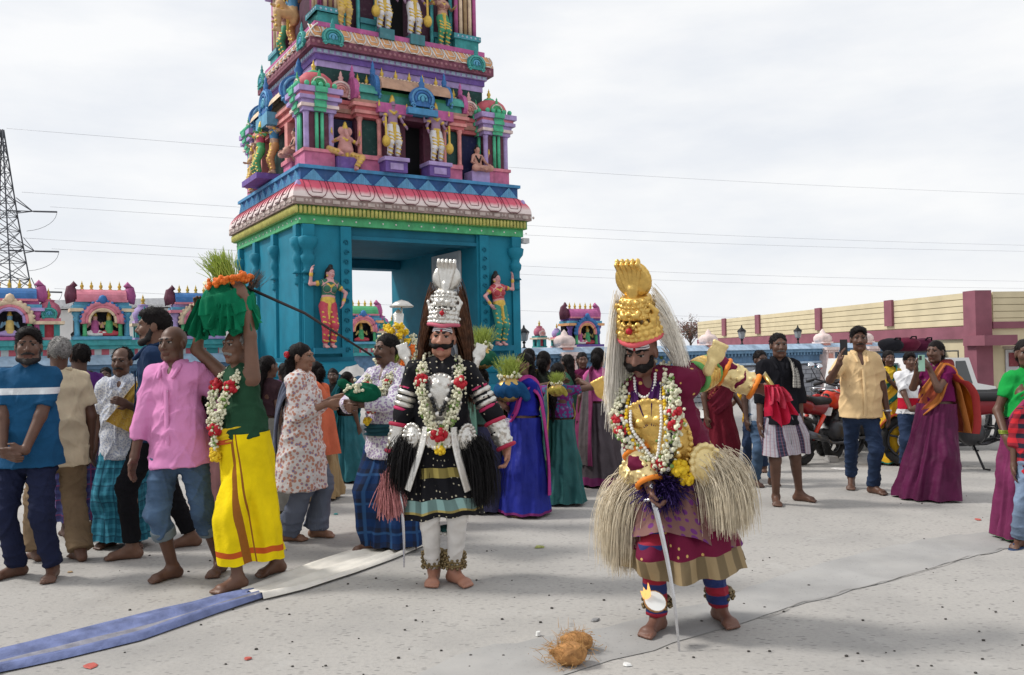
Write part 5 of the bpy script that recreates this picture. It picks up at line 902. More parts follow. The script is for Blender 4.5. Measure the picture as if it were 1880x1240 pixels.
# ---- 9 kurti woman
p = Per(556, 990, 1.38, 'woman in white floral tunic and grey trousers, in profile facing right'); H = p.H(548, 632); FLO = floral((.66, .63, .62), (.50, .24, .17), (.20, .22, .40), 34., .40, .52)
f = Fig(H, .022, ((-.08, .1), (.08, -.08)), (p.L(600, 742, -.1), p.L(607, 735, .12)), female=True, head=(0, 0, 0), lean=(.02, 0), poles=(VA(-.5, .6, -1), VA(.5, .6, -1)), hdir=((0, -1, .1), (0, -1, .2))); basics(p, f, SK3, 'pony', hb=.008, hh=.005)
f.shirt(p.e, FLO, 1.6, -.48, .026, 'tunic', h=.009, collar=False, loose=.09); f.trousers(p.e, cloth((.13, .15, .20)), 1.98, .026, flare=.05); f.ribbon(p.e, cloth((.14, .16, .22)), [(-.1, .08, .42), (-.12, -.02, .47), (-.12, -.14, .3), (-.1, -.2, 0), (-.1, -.2, -.4)], .12, seed=8)
b = MB(); flower(b, f.q(-.05, -.11, .02), .03, 0); b.build('hair_flower', ROSE, p.e)
# ---- 10 garlanded man in blue lungi
p = Per(716, 1008, -.55, 'garlanded man in white printed shirt and dark blue checked lungi'); H = p.H(668, 617)
f = Fig(H, .015, (p.G(683, 1012), p.G(760, 1003)), (p.L(640, 748, -.22), p.L(662, 742, -.28)), head=(-.25, 0, 0), hip=(0, 0), poles=(VA(-1, .4, -.4), VA(1, .3, -.4)), hdir=((.6, -.6, 0), (-.7, -.5, 0)), ftyaw=(-.4, .5), curl=(.7, .7)); basics(p, f, SK1, 'short', hb=.0078, hh=.0048, mous=1.4)
f.shirt(p.e, floral((.64, .63, .66), (.34, .25, .42), (.4, .3, .5), 55.), 1.85, -.2, .02, h=.008, loose=.01, plk=True); f.skirt(p.e, plaid((.010, .035, .12), (.015, .02, .04), (.03, .10, .26), 9.), .05, -.1, None, .25, .78, .85, None, (8, .04), 'lungi', 9); f.ribbon(p.e, cloth((.02, .07, .09)), [(-.18, .04, .03), (-.08, .17, .03), (.06, .18, .03), (.18, .06, .03), (.17, -.1, .03)], .09, 'waist_cloth', seed=3)
garland(p.e, [f.p(-.08, -.07, .5), f.p(-.11, .06, .46), f.p(-.09, .16, .33), f.p(0, .2, .2), f.p(.09, .16, .33), f.p(.11, .06, .46), f.p(.08, -.07, .5)], roses=((.28, .035), (.5, .045), (.75, .035)), r=.032, n=9, green=.05); b = MB(); flower(b, f.p(-.02, .22, .1), .035, 0); b.build('marigold', MARI, p.e)
bc = at(665, 722, p.o.y-.3); g = empty('green_bundle', bc); tag(g, 'green cloth bundle with white flowers held between woman and garlanded man', 'bundle'); V, Q, mi = nets(*sdf([ell((0, 0, 0), (.12, .09, .075), 0, .02), cone((-.08, 0, .03), (-.15, -.02, .08), .05, .03, 0, .03)], .008)); ob('cloth_wrap', npmesh('cloth_wrap', wob(V, .02, 30., 2), Q, [cloth((.004, .085, .045), .3)], mi), g)
b = MB(); rg = random.Random(8); [b.ball((rg.gauss(-.05, .03), -.07+rg.gauss(0, .01), .04+rg.gauss(0, .02)), .014, 0, 5, 3) for k in range(22)]; b.build('jasmine', JAS, g)
# ================================================================ COSTUMED DANCERS
SILV = mat((.62, .60, .56), .30, .8, .12, 30., .5, 90., .5, .006); GLD = mat((.70, .46, .13), .33, .75, .15, 30., .55, 80., .5, .006); GLD2 = mat((.78, .62, .30), .4, .5, .12, 30., .3, 80.)
BEADB = mat((.012, .012, .014), .35); PEARL = mat((.78, .76, .72), .25, 0, .05); STEEL = mat((.55, .55, .57), .22, .9, .1, 20.); BRASS = mat((.20, .15, .08), .4, .7, .3, 40.)
def crown(f, par, m, gem, rim, sc_=1., h=.006, ht=1.):
    q = lambda x, y, z: f.q(x*sc_, y*sc_-.012, .092+(z-.075)*sc_*ht); g = f.g*sc_; P = [cone(q(0, 0, .07), q(0, -.005, .15), .108*g, .102*g, 0, .01, fl=2), cone(q(0, -.005, .17), q(0, -.01, .27), .095*g, .066*g, 0, .02, fl=2)]
    for z, r, br, n in ((.085, .104, .010, 26), (.108, .102, .014, 18), (.135, .1, .008, 30), (.16, .096, .013, 16), (.185, .09, .008, 26), (.21, .082, .014, 12), (.235, .074, .008, 22), (.255, .067, .012, 12)):
        for k in range(n): a = 2*pi*(k+.5*(n % 2))/n; P.append(ell(q(r*sin(a), r*cos(a), z), br*g, 0, .006))
    for s in (-1, 1): P += [cone(q(s*.085, .03, .15), q(s*.105, .02, .2), .017*g, .013*g, 0, .01), cone(q(s*.105, .02, .2), q(s*.085, .03, .235), .013*g, .01*g, 0, .01), ell(q(s*.03, .088, .2), (.02, .012, .016), 0, .01, f.hM)]
    for k in range(9): a = 2*pi*k/9; P.append(ell(q(.034*sin(a), .106, .135+.03*cos(a)), .009*g, 0, .004))
    c = sdf_obj('crown', P, h, [m], par, None, 0)
    P = [ell(q(0, .0, .345), VA(.085, .018, .085)*g, 0, .01, f.hM), ell(q(0, -.012, .345), VA(.094, .012, .094)*g, 0, .005, f.hM)]
    for k in range(5): x = (k-2)*.026; P += [cone(q(x*.35, .02, .285), q(x, .018, .41), .009*g, .011*g, 0, .006), cone(q(x, .018, .41), q(x, .035, .432), .014*g, .011*g, 0, .005), ell(q(x, .02, .44), VA(.012, .012, .018)*g, 0, .005, f.hM)]
    P.append(cone(q(0, .02, .26), q(0, .022, .31), .026*g, .02*g, 0, .01)); sdf_obj('cobra_hood', P, .005, [m], c, None, 0)
    b = MB(); b.ball(q(0, .113, .135), .016*g, 0, 8, 6); b.build('gem', gem, c); b = MB(); b.tube([q(.1*sin(a), .1*cos(a)*1.04, .072-.012*cos(a)+.008*abs(sin(2*a))) for a in np.linspace(-2.2, 2.2, 26)], .014*g, 7); b.build('crown_rim', rim, c); return c
def facepaint(f, par):
    M, g = f.hM, f.g; o = sdf_obj('forehead_paint', [ell(f.q(0, -.009, .03), VA(.0765, .0985, .0895)*g, 0, .01, M), cut(f.q(0, 0, .098), M[:, 2]), cut(f.q(0, 0, .036), -M[:, 2]), cut(f.q(0, .035, 0), -M[:, 1])], .004, [mat((.74, .72, .74), .6, 0, .05)], par)
    for z in (.052, .066): b = MB(); b.tube([f.q(.0775*sin(a), -.009+.0995*cos(a)*math.sqrt(max(0, 1-((z-.03)/.0895)**2)), z+.004*cos(3*a)) for a in np.linspace(-1.0, 1.0, 15)], .0018, 4); b.build('paint_line', mat((.03, .03, .10), .7), o)
    b = MB(); b.ball(f.q(0, .088, .047), .008*g, 0, 8, 5); b.build('red_mark', ROSE, o); b = MB()
    for s in (-1, 1): b.tube([f.q(s*x, y, z) for x, y, z in ((.006, .094, .034), (.03, .09, .04), (.058, .066, .036), (.066, .05, .028))], [.004, .006, .005, .002], 6)
    b.build('painted_brow', BLACKHAIR, o)
def moustache(f, par, k=1.):
    P = []
    for s in (-1, 1): P += [cone(f.q(s*.004, .105, -.046), f.q(s*.035, .094, -.056), .013*k, .017*k, 0, .01), cone(f.q(s*.035, .094, -.056), f.q(s*.062, .066, -.044), .017*k, .015*k, 0, .01), cone(f.q(s*.062, .066, -.044), f.q(s*.072, .045, -.012), .015*k, .008*k, 0, .01)]
    return sdf_obj('moustache', P, .0045, [BLACKHAIR], par, (.002, 90., 1), 0)
def torus_arm(f, par, i, us, r, w, m, name):
    a, b_ = (f.S[i], f.E[i]); d = unit(b_-a); up = VA(0, 1, 0); u = unit(np.cross(d, up)); v = np.cross(d, u)
    for t in us: c = a+(b_-a)*t; b = MB(); b.tube([c+(u*cos(x)+v*sin(x))*r for x in np.arange(14)*2*pi/14], w, 7, closed=True); b.build(name, m, par)
def bracer(f, par, i, m, t0=.3, t1=.97, inf=.024, cuff=None):
    a, b_ = f.E[i], f.W[i]; d = b_-a; P = [cone(a+d*t0, a+d*t1, .042*f.g+inf, .030*f.g+inf, 0, .01, fl=2)]; u = unit(np.cross(d, VA(0, 1, .2))); v = unit(np.cross(d, u)); rg = random.Random(i)
    for k in range(34): x = rg.uniform(0, 6.28); t = rg.uniform(t0+.05, t1-.05); P.append(ell(a+d*t+(u*cos(x)+v*sin(x))*(.042-.012*t+inf), .012, 0, .008))
    o = sdf_obj('bracer', P, .006, [m], par, None, 0)
    for t, mm in ((t0, cuff), (t1, cuff)):
        if mm: c = a+d*t; rr = .042*f.g-.012*t+inf+.004; b = MB(); b.tube([c+(u*cos(x)+v*sin(x))*rr for x in np.arange(14)*2*pi/14], .014, 7, closed=True); b.build('bracer_cuff', mm, o)
    return o
def cobra(par, c, d, m, s=1., name='shoulder_cobra'):
    c, d = VA(*c), unit(d); P = []; u = unit(np.cross(d, VA(0, 1, 0))); M = np.column_stack([u, np.cross(d, u), d]); P = [cone(c, c+d*.06*s, .03*s, .028*s, 0, .01), ell(c+d*.11*s, VA(.05, .016, .06)*s, 0, .01, M)]
    for k in range(5): x = (k-2)*.018*s; P.append(cone(c+d*.1*s+u*x*.6, c+d*.175*s+u*x, .008*s, .011*s, 0, .005))
    return sdf_obj(name, P, .006, [m], par, None, 0)
def anklet(f, par, i, m, rows=3, z=.14, base=None):
    c = VA(f.An[i][0], f.An[i][1], z); b = MB(); rg = random.Random(i)
    for r_ in range(rows): b.tube([(c[0]+.064*cos(a), c[1]+.064*sin(a), z+.028*r_) for a in np.arange(14)*2*pi/14], .011, 6, 1, closed=True)
    o = b.build('anklet', [m, base or m], par); b = MB()
    for r_ in range(rows):
        for k in range(14): a = 2*pi*(k+.5*r_)/14; b.ball((c[0]+.077*cos(a), c[1]+.077*sin(a), z-.012+.028*r_+rg.gauss(0, .003)), .0115, 0, 6, 4)
    tag(b.build('bells', m, o), kind='stuff'); return o
def plate(f, par, m, parts, name, h=.006):
    return sdf_obj(name, [ell(f.p(*c), VA(*r)*f.g, 0, k, np.column_stack([f.A, f.Fw, f.T])) for c, r, k in parts], h, [m], par, None, 0)
def facemask(par, c, m, s=1., rz=0., tilt=0., name='mask_ornament'):
    P = [ell((0, 0, 0), (.062, .03, .085), 0, .01), ell((0, -.02, -.01), (.045, .025, .065), 0, .01), cone((0, -.045, .015), (0, -.052, -.012), .007, .011, 0, .006), cone((-.016, -.04, -.035), (.016, -.04, -.035), .007, None, 0, .004)]
    for sg in (-1, 1): P += [ell((sg*.02, -.042, .014), (.012, .008, .006), 0, .003), ell((sg*.06, -.01, 0), (.012, .012, .03), 0, .006)]
    for k in range(9): a = -1.4+2.8*k/8; P.append(ell((.062*sin(a), -.015, .085*cos(a)), .013, 0, .006))
    return sdf_obj(name, P, .005, [m], par, None, 0, loc=c, rot=(0, tilt, rz), scale=s)
def sword(par, a, b_, name='sword', label=None, group=None):
    a, b_ = Vector(a), Vector(b_); d = (b_-a).normalized(); g = empty(name, a) if par is None else par; x = d.cross(Vector((0, 1, 0))).normalized(); L = (b_-a).length; m = MB(); V = []
    for t in np.linspace(0, 1, 9): w_ = .013*(1-.65*t)+.001; c = d*L*t+x*.02*sin(t*pi); V += [c-x*w_, c+Vector((0, -.004, 0)), c+x*w_, c+Vector((0, .004, 0))]
    m.add(V, [(4*j+i, 4*j+(i+1) % 4, 4*j+4+(i+1) % 4, 4*j+4+i) for j in range(8) for i in range(4)]+[(3, 2, 1, 0), (32, 33, 34, 35)]); m.build('blade', STEEL, g)
    m = MB(); m.tube([-d*.12, -d*.01], .014, 8); m.tube([-x*.05-d*.01, x*.05-d*.01], .009, 6); m.ball(-d*.13, .02); m.build('hilt', STEEL, g); tag(g, label, 'sword'); return g
# ---------------------------------------------------------------- silver and black dancer
p = Per(815, 1072, .14, 'dancer in black velvet and silver costume with tall silver crown'); eyez = at(815, 601, p.o.y).z
f = Fig(1.74, .012, (p.G(797, 1068), p.G(834, 1070)), (p.L(722, 842, -.06), p.L(930, 822, -.06)), head=(-.08, -.04, .03), lean=(.03, .03), twist=-.14, ftyaw=(-.15, .5), lift=(.0, .0), poles=(VA(-1, .5, 0), VA(1, .5, 0)), hdir=((.1, -.1, -1), (.05, -.2, -1)), curl=(1.0, .8), sh=1.12)
PSKIN = skin((.36, .17, .115), lip=(.42, .10, .10)); f.body_obj(p.e, PSKIN, .007, .0042); facepaint(f, p.e); moustache(f, p.e, .95)
VEL = dots((.006, .006, .009), (.55, .50, .38), 26., .13); f.shirt(p.e, VEL, 1.7, -.06, .02, 'velvet_jacket', h=.0075, collar=False)
f.skirt(p.e, dots((.006, .006, .009), (.50, .46, .34), 24., .13, 'UV', bands=((.27, .335, (.42, .34, .10)), (.475, .56, (.26, .42, .40)), (.545, .56, (.45, .36, .12)))), .46, .1, None, .27, .8, .82, None, (9, .055), 'velvet_skirt', 12, hemw=.02)
f.trousers(p.e, band((.66, .64, .62), .0, .0, (.6, .2, .05)), 1.9, .012, 'white_leggings', wr=.004, flare=.002)
crown(f, p.e, SILV, ROSE, mat((.55, .12, .18), .7), 1., .0052, 1.12)
HB = mat((.085, .034, .015), .5, 0, .5, 25., 0, 60., .3); rg = np.random.default_rng(5); n_ = 2200; a = np.concatenate([rg.uniform(1.1, 2.6, n_//2), rg.uniform(-2.6, -1.1, n_//2)]); ro = np.array([f.q(.1*sin(x), .1*cos(x)-.02, .2+.06*rg.normal()) for x in a]); di = np.stack([np.sin(a)*.42, -np.cos(a)*.3+.3, np.full(n_, -.7)], 1); strands('long_hair', p.e, ro, di, .56, HB, 9, .0026, 6., .10, 3, .5)
gp = lambda s, z0, d, lo: [f.p(-.07, -.07, .52), f.p(-.095*s, .07, .47), f.p(-.1*s, .15+d, .35), f.p(-.06*s, .17+d, lo+.1), f.p(0, .18+d, lo), f.p(.06*s, .17+d, lo+.1), f.p(.1*s, .15+d, .35), f.p(.095*s, .07, .47), f.p(.07, -.07, .52)]
plate(f, p.e, SILV, [((0, .125, .27), (.135, .045, .17), .02), ((0, .145, .3), (.1, .045, .12), .01)]+[((.128*sin(a), .15, .27+.155*cos(a)), (.014, .012, .014), .006) for a in np.arange(26)*2*pi/26]+[((.06*sin(a), .175, .3+.075*cos(a)), (.02, .012, .02), .006) for a in np.arange(10)*2*pi/10], 'breastplate')
garland(p.e, gp(1.15, 0, .03, .06), roses=((.22, .045), (.5, .055), (.78, .05)), r=.032, n=9, seed=2); beads(p.e, gp(.8, 0, .035, .18), 'bead_necklace', .015, BEADB, PEARL, 5, 1.7); garland(p.e, [f.p(0, .2, .05), f.p(.01, .21, -.04)], 'garland_tassel', .018, 6, maris=((1., .035),))
plate(f, p.e, SILV, [((0, .155, .02), (.1, .04, .065), .02), ((0, .18, .06), (.06, .03, .05), .01)]+[(((k-2)*.025, .19, .125), (.013, .015, .022), .006) for k in range(5)]+[((.09*sin(a), .18, .02+.055*cos(a)), (.016, .014, .014), .006) for a in np.arange(16)*2*pi/16], 'belt_buckle'); sdf_obj('belt', [cone(f.p(0, 0, .0), f.p(0, 0, .06), .178, .175, 0, .01, .78, f.Fw, fl=2)], .009, [GLD], p.e)
for i, sg in ((0, -1), (1, 1)):
    facemask(p.e, f.p(sg*.165, .13, .03), SILV, 1.0, sg*.5, sg*.1); ro, di = fan(2000, f.p(sg*.19, .06, -.0), (.04, .045, .02), (sg*.36, -.25, -.5), .2, 9+i); strands('yak_hair', p.e, ro, di, .31 if i == 0 else .40, mat((.010, .009, .010), .55, 0, .4, 30., 0, 60., .2), 8, .0026, 11., .16, 6+i, .4)
    torus_arm(f, p.e, i, (.5, .64, .78), .056, .021, SILV, 'armlet'); torus_arm(f, p.e, i, (.4, .89), .058, .013, mat((.5, .03, .12), .7), 'armlet_band'); bracer(f, p.e, i, SILV, .28, .98, .022, mat((.4, .02, .06), .7)); cobra(p.e, f.S[i]+VA(sg*.03, .0, .03), (sg*.35, .1, 1), SILV, .9); f.ribbon(p.e, SILV, [(sg*.09, .165, .1), (sg*.11, .2, -.02), (sg*.15, .23, -.16), (sg*.19, .23, -.29)], .05, 'silver_sash', amp=.002, cols=4)
    anklet(f, p.e, i, BRASS, 4, .12, mat((.25, .18, .08), .8))
b = MB(); [b.ball((.075*cos(a)+f.An[1][0]-.02, f.An[1][1]+.075*sin(a), .34), .014, 0, 7, 5) for a in np.arange(12)*2*pi/12]; b.tube([(.066*cos(a)+f.An[1][0]-.02, f.An[1][1]+.066*sin(a), .36) for a in np.arange(12)*2*pi/12], .016, 6, 1, closed=True); b.build('knee_bells', [SILV, mat((.01, .06, .06), .8)], p.e)
hw_ = p.e.matrix_basis @ Vector(f.W[0]+VA(0, -.02, -.08)); sword(None, hw_, at(742, 1042, p.o.y-.12), label='thin steel sword hanging from the silver dancer\'s hand')
ro, di = fan(420, (0, 0, 0), (.02, .02, .01), (0, 0, -1), .22, 4); tz = at(716, 870, p.o.y-.1); g = empty('tassel', tz); tag(g, 'dusty pink thread tassel hanging at the silver dancer\'s side', 'tassel'); strands('threads', g, ro, di, .27, mat((.50, .20, .20), .8, 0, .25, 40.), 5, .0032, 3., .12, 2, .8); b = MB(); b.lathe([(.0, .06), (.022, .04), (.03, 0), (.022, -.02)], 10); b.tube([(0, 0, .05), tuple(Vector(hw_)-tz)], .006, 5); b.build('tassel_knot', mat((.42, .14, .15), .8), g)
# ---------------------------------------------------------------- gold and maroon dancer
p = Per(1258, 1160, -.25, 'dancer in maroon and gold costume with golden crown, bending with sword'); hd = VA(*p.L(1165, 648, -.12))
f = Fig(1.70, .035, (p.G(1208, 1158), p.G(1322, 1140)), (p.L(1205, 925, -.22), p.L(1388, 712, .05)), hip=(-.03, .06), crouch=.03, lean=(.26, -.27), twist=-.22, head=(-.12, .06, .2), sh=1.22, ftyaw=(-.35, .45), poles=(VA(-1, .6, .2), VA(.2, 1, .5)), hdir=((.2, -.2, -1), (1, -.3, -.3)), curl=(1.1, .8))
f.body_obj(p.e, skin((.17, .082, .058), lip=(.25, .07, .07)), .007, .0042); facepaint(f, p.e); moustache(f, p.e, 1.45)
MRD = dots((.13, .006, .035), (.60, .38, .12), 15., .13); f.shirt(p.e, MRD, 1.7, -.08, .028, 'maroon_jacket', h=.0078, collar=False, wr=.011)
BRO = dots((.20, .10, .09), (.14, .03, .16), 17., .3, 'UV'); f.skirt(p.e, dots((.14, .006, .035), (.55, .36, .12), 17., .13, 'UV', bands=((.50, .66, (.30, .22, .12)),)), .34, .06, None, .34, .85, .8, (f.Hc[0]+.02, f.Hc[1]), (10, .05), 'maroon_skirt', 14, hemw=.03); f.skirt(p.e, BRO, .52, .10, None, .30, .85, .85, (f.Hc[0]+.02, f.Hc[1]-.01), (8, .05), 'brocade_overskirt', 15, hemw=.05)
t = NT('legging_stripes'); Z = t.xyz()[2]; fr = t.math('FRACT', t.math('MULTIPLY', Z, 9.)); LEG = t.fin(t.mix(t.step(fr, .5, .53), (.015, .03, .14), (.30, .01, .03)), .8); f.trousers(p.e, LEG, 1.93, .014, 'striped_leggings', flare=.01, wr=.004)
crown(f, p.e, GLD, ROSE, mat((.62, .10, .12), .7), 1.12, .0055, 1.0)
HW = mat((.92, .87, .78), .6, 0, .08, 25., 0, 60., .3); rg = np.random.default_rng(6); n_ = 4600; a = np.concatenate([rg.uniform(1.5, 2.7, n_//3), rg.uniform(-2.6, -1.15, n_-n_//3)]); ro = np.array([f.q(.108*sin(x), .108*cos(x)-.02, .17+.06*rg.normal()) for x in a]); dw = np.stack([np.where(a > 0, .75, -.3), np.where(a > 0, .7, .15), np.where(a > 0, -.75, -1.)], 1)+rg.normal(size=(n_, 3))*.07; strands('long_white_hair', p.e, ro, dw, np.where(a > 0, .42, .48), HW, 9, .0017, 4.0, .05, 3, .45)
plate(f, p.e, GLD, [((0, .15, .22), (.19, .06, .22), .02)]+[((.185*sin(a), .17, .22+.21*cos(a)), (.015, .012, .015), .006) for a in np.arange(40)*2*pi/40]+[((.12*sin(a), .2, .2+.135*cos(a)), (.028, .014, .022), .008) for a in np.arange(14)*2*pi/14]+[((0, .21, .14), (.05, .02, .05), .01)], 'breastplate'); f.ribbon(p.e, cloth((.05, .012, .07)), [(-.07, .06, .5), (-.06, .16, .42), (-.02, .205, .3)], [.05, .08, .03], 'purple_neckcloth', amp=.006); f.ribbon(p.e, cloth((.05, .012, .07)), [(.07, .06, .5), (.06, .16, .42), (.02, .205, .3)], [.05, .08, .03], 'purple_neckcloth', amp=.006)
gp = lambda s, d, lo, up=.47: [f.p(-.07, -.06, .53), f.p(-.1*s, .08, up), f.p(-.115*s, .16+d, .34), f.p(-.07*s, .185+d, lo+.1), f.p(0, .195+d, lo), f.p(.07*s, .185+d, lo+.1), f.p(.115*s, .16+d, .34), f.p(.1*s, .08, up), f.p(.07, -.06, .53)]
garland(p.e, gp(1.35, .05, .1), roses=((.24, .04), (.28, .04), (.49, .04), (.53, .04), (.72, .042), (.76, .04)), r=.036, n=13, seed=4, bud=.0105); beads(p.e, gp(1.2, .06, .04), 'black_beads', .017, BEADB, PEARL, 4, 1.6); beads(p.e, gp(.75, .065, .14), 'pearl_necklace', .0095, PEARL, None, 2, 1.8); beads(p.e, gp(.95, .065, .06), 'yellow_beads', .0105, MARI, PEARL, 4, 2.0); beads(p.e, [f.p(-.06, .05, .53), f.p(-.05, .11, .47), f.p(0, .14, .44), f.p(.05, .11, .47), f.p(.06, .05, .53)], 'pearl_choker', .009, PEARL)
b = MB(); flower(b, f.p(.1, .235, .06), .05, 0, 34, 3); b.build('marigold', MARI, p.e); b = MB(); flower(b, f.p(.12, .235, .0), .042, 0, 34, 4); b.build('marigold', MARI, p.e)
sdf_obj('belt', [cone(f.p(0, 0, .02), f.p(0, 0, .09), .205, .2, 0, .01, .8, f.Fw, fl=2)], .009, [mat((.12, .16, .03), .7)], p.e); plate(f, p.e, GLD, [((0, .185, .03), (.12, .04, .06), .02)]+[((.11*sin(a), .2, .03+.055*cos(a)), (.018, .016, .016), .006) for a in np.arange(18)*2*pi/18]+[(((k-3)*.03, .21, .085), (.014, .014, .016), .006) for k in range(7)], 'belt_buckle')
ro, di = fan(800, f.p(-.02, .22, -.03), (.035, .02, .02), (0, -1, -.15), .6, 31); strands('purple_pompom', p.e, ro, di, .14, mat((.03, .012, .10), .7, 0, .3, 40.), 4, .0036, 2.5, .4, 3, .5)
BLO = mat((.70, .61, .46), .6, 0, .22, 22., 0, 60., .2)
for i, sg in ((0, -1), (1, 1)):
    facemask(p.e, f.p(sg*.215, .13+.03*i, .02), GLD2, 1.35 if i else 1.1, sg*.45, sg*-.35); ro, di = fan(4200, f.p(sg*.23, .08, -.06 if i == 0 else 0.), (.045, .055, .03), (sg*.62, -.3, -.2), .2, 19+i); strands('yak_hair', p.e, ro, di, .43 if i == 0 else .33, BLO, 8, .0019, 12., .07, 16+i, .35)
    torus_arm(f, p.e, i, (.42, .54, .66), .072, .024, GLD, 'armlet'); torus_arm(f, p.e, i, (.33, .77), .074, .016, mat((.12, .36, .10), .7), 'armlet_band'); bracer(f, p.e, i, GLD2, .25, .95, .03, mat((.75, .22, .02), .6)); cobra(p.e, f.S[i]+(f.E[i]-f.S[i])*.35+VA(sg*.06, -.05, .03), (sg*.5, -.3, 1), GLD if i == 0 else GLD2, .95, 'arm_cobra'); anklet(f, p.e, i, BRASS, 2, .15, mat((.2, .15, .08), .8))
hw_ = p.e.matrix_basis @ Vector(f.W[0]+VA(.02, -.03, -.08)); sword(None, hw_, at(1248, 1205, hw_.y-.1), label='long straight steel sword leaning from the gold dancer\'s hand to the ground')
pw = p.e.matrix_basis @ Vector(f.W[1]+VA(.07, -.05, -.01)); g = empty('brass_plate', pw); tag(g, 'round brass plate in the gold dancer\'s outstretched hand', 'plate'); b = MB(); b.lathe([(0, 0), (.088, .0), (.1, .02), (.103, .02), (.09, -.006), (0, -.006)], 28); o_ = b.build('dish', mat((.45, .33, .12), .3, .9), g); o_.rotation_euler = (.25, 1.0, 0); o_.location = (.03, .05, .0)
g = empty('red_cloth', pw+Vector((0, -.03, 0))); tag(g, 'bright red cloth hanging below the gold dancer\'s outstretched hand', 'cloth'); flap(g, cloth((.55, .02, .06)), (-.01, -.04, .03), .15, .21, .05, 7); flap(g, cloth((.50, .05, .09)), (.01, -.06, .02), .11, .10, .02, 9)
# ================================================================ REST OF THE CROWD
def sheen(base, hem, lo=.93, bw=None, edge=None):
    t = NT('sari_cloth'); X, Y, _ = t.xyz('UV'); c = t.mix(t.math('GREATER_THAN', Y, lo), t.vary(base, .2, 6), hem)
    if edge: c = t.mix(t.math('GREATER_THAN', t.math('ABSOLUTE', X), edge), c, hem)
    t.bump(t.math('ADD', t.noise(8, 3), t.math('MULTIPLY', t.math('SINE', t.math('ADD', t.math('MULTIPLY', X, 62.), t.math('MULTIPLY', t.noise(3, 2), 10.))), .3)), .6, .025); return t.fin(c, .62, 0, .25)
# 12 blue sari
p = Per(966, 944, -1.0, 'woman in royal blue sari with magenta border, reaching left'); f = Fig(p.H(962, 650), .03, ((-.08, 0), (.09, -.05)), (p.L(925, 745, -.12), p.L(928, 735, .16)), female=True, poles=(VA(-.6, .5, -1), VA(.6, .5, -1)), hdir=((0, -1, .1), (0, -1, .1))); basics(p, f, SK2, 'pony', hb=.0085, hh=.005)
sari(p, f, sheen((.010, .018, .22), (.16, .015, .12), .86), cloth((.015, .02, .26)), sheen((.012, .02, .24), (.38, .03, .20), 9., edge=.07), .27, (9, .05), tail=-.7, seed=3); b = MB(); b.box((-.07, -.006, -.1), (.07, .006, .1)); b.build('kerchief', floral((.6, .58, .64), (.25, .18, .4), (.3, .2, .4), 90.), p.e, loc=f.p(-.02, .2, -.02), rot=(0, .25, .6))
def sprout_pot(pos, label, clothc, s=1., grass=(.34, .42, .08), n=320, ln=.22):
    g = empty('sprout_pot', pos); g.scale = (s,)*3; tag(g, label, 'pot', 'ritual pots with sprouted grass'); b = MB(); b.lathe([(.05, -.13), (.1, -.1), (.13, -.03), (.12, .04), (.07, .08), (.09, .11), (.08, .115)], 18); b.build('pot', mat((.45, .30, .10), .35, .8), g)
    V, Q, mi = nets(*sdf([ell((0, 0, -.02), (.145, .145, .10), 0, .02), cone((.1, -.05, 0), (.16, -.08, -.1), .05, .03, 0, .03)], .01)); a = np.arctan2(V[:, 1], V[:, 0]); V[:, :2] *= (1+.07*np.sin(a*9+V[:, 2]*30))[:, None]; ob('cloth_wrap', npmesh('cloth_wrap', V, Q, [cloth(clothc)], mi), g)
    b = MB(); rg = random.Random(4); [b.ball((.09*cos(k)+rg.gauss(0, .012), .09*sin(k)+rg.gauss(0, .012), .1+rg.gauss(0, .012)), .016, 0, 5, 3) for k in np.linspace(0, 6.28, 46)]; b.build('flower_ring', JAS, g); ro, di = fan(n, (0, 0, .08), (.03, .03, .01), (.05, 0, 1), .28, 6); strands('sprouts', g, ro, di, ln, mat(grass, .6, 0, .3, 30.), 6, .003, 1.6, .3, 4, .4); return g
sprout_pot(at(936, 712, p.o.y-.1), 'blue wrapped pot of sprouts in the blue sari woman\'s hands', (.01, .06, .16))
# women behind
p = Per(1004, 905, 2.8, 'dark haired woman in maroon blouse behind the blue sari, seen from behind'); f = Fig(p.H(1003, 646), .02, female=True); basics(p, f, SK1, 'bun', hb=.012, hh=.008); sari(p, f, sheen((.15, .02, .03), (.3, .2, .03)), cloth((.02, .025, .02)), cloth((.16, .13, .05)), .24)
p = Per(1030, 925, 2.6, 'woman in purple printed blouse and teal drape, back turned, with sprouts'); f = Fig(p.H(1020, 668), .02, female=True, hands=((-.15, -.25, 1.2), (.15, -.25, 1.2))); basics(p, f, SK1, 'plait', hb=.011, hh=.007); sari(p, f, sheen((.02, .10, .10), (.10, .02, .14), .85), floral((.16, .02, .14), (.03, .12, .22), (.3, .1, .3), 30.), sheen((.02, .09, .08), (.3, .22, .05), 9., edge=.09), .25)
sprout_pot(at(1022, 715, p.o.y-.3), 'yellow green sprout bunch behind the blue sari woman\'s hair', (.30, .25, .05), .55)
p = Per(1104, 893, 2.7, 'woman in pink blouse and grey purple sari, turned away behind the gold dancer'); f = Fig(p.H(1090, 640), .035, female=True, hands=(None, (.24, .05, .78))); basics(p, f, SK1, 'bun', hb=.0095, hh=.007); sari(p, f, sheen((.075, .06, .07), (.16, .02, .10), .82), cloth((.50, .10, .28)), sheen((.10, .085, .09), (.2, .03, .1), 9., edge=.1), .26, (12, .05), seed=5, tail=-.65)
p = Per(1073, 856, .1, 'woman in dark maroon dress facing the camera beside the wall pillar'); f = Fig(p.H(1077, 648), .01, female=True); basics(p, f, SK1, 'bun', hb=.012, hh=.007); sari(p, f, cloth((.10, .012, .04)), cloth((.11, .012, .05)), cloth((.14, .02, .06)), .23)
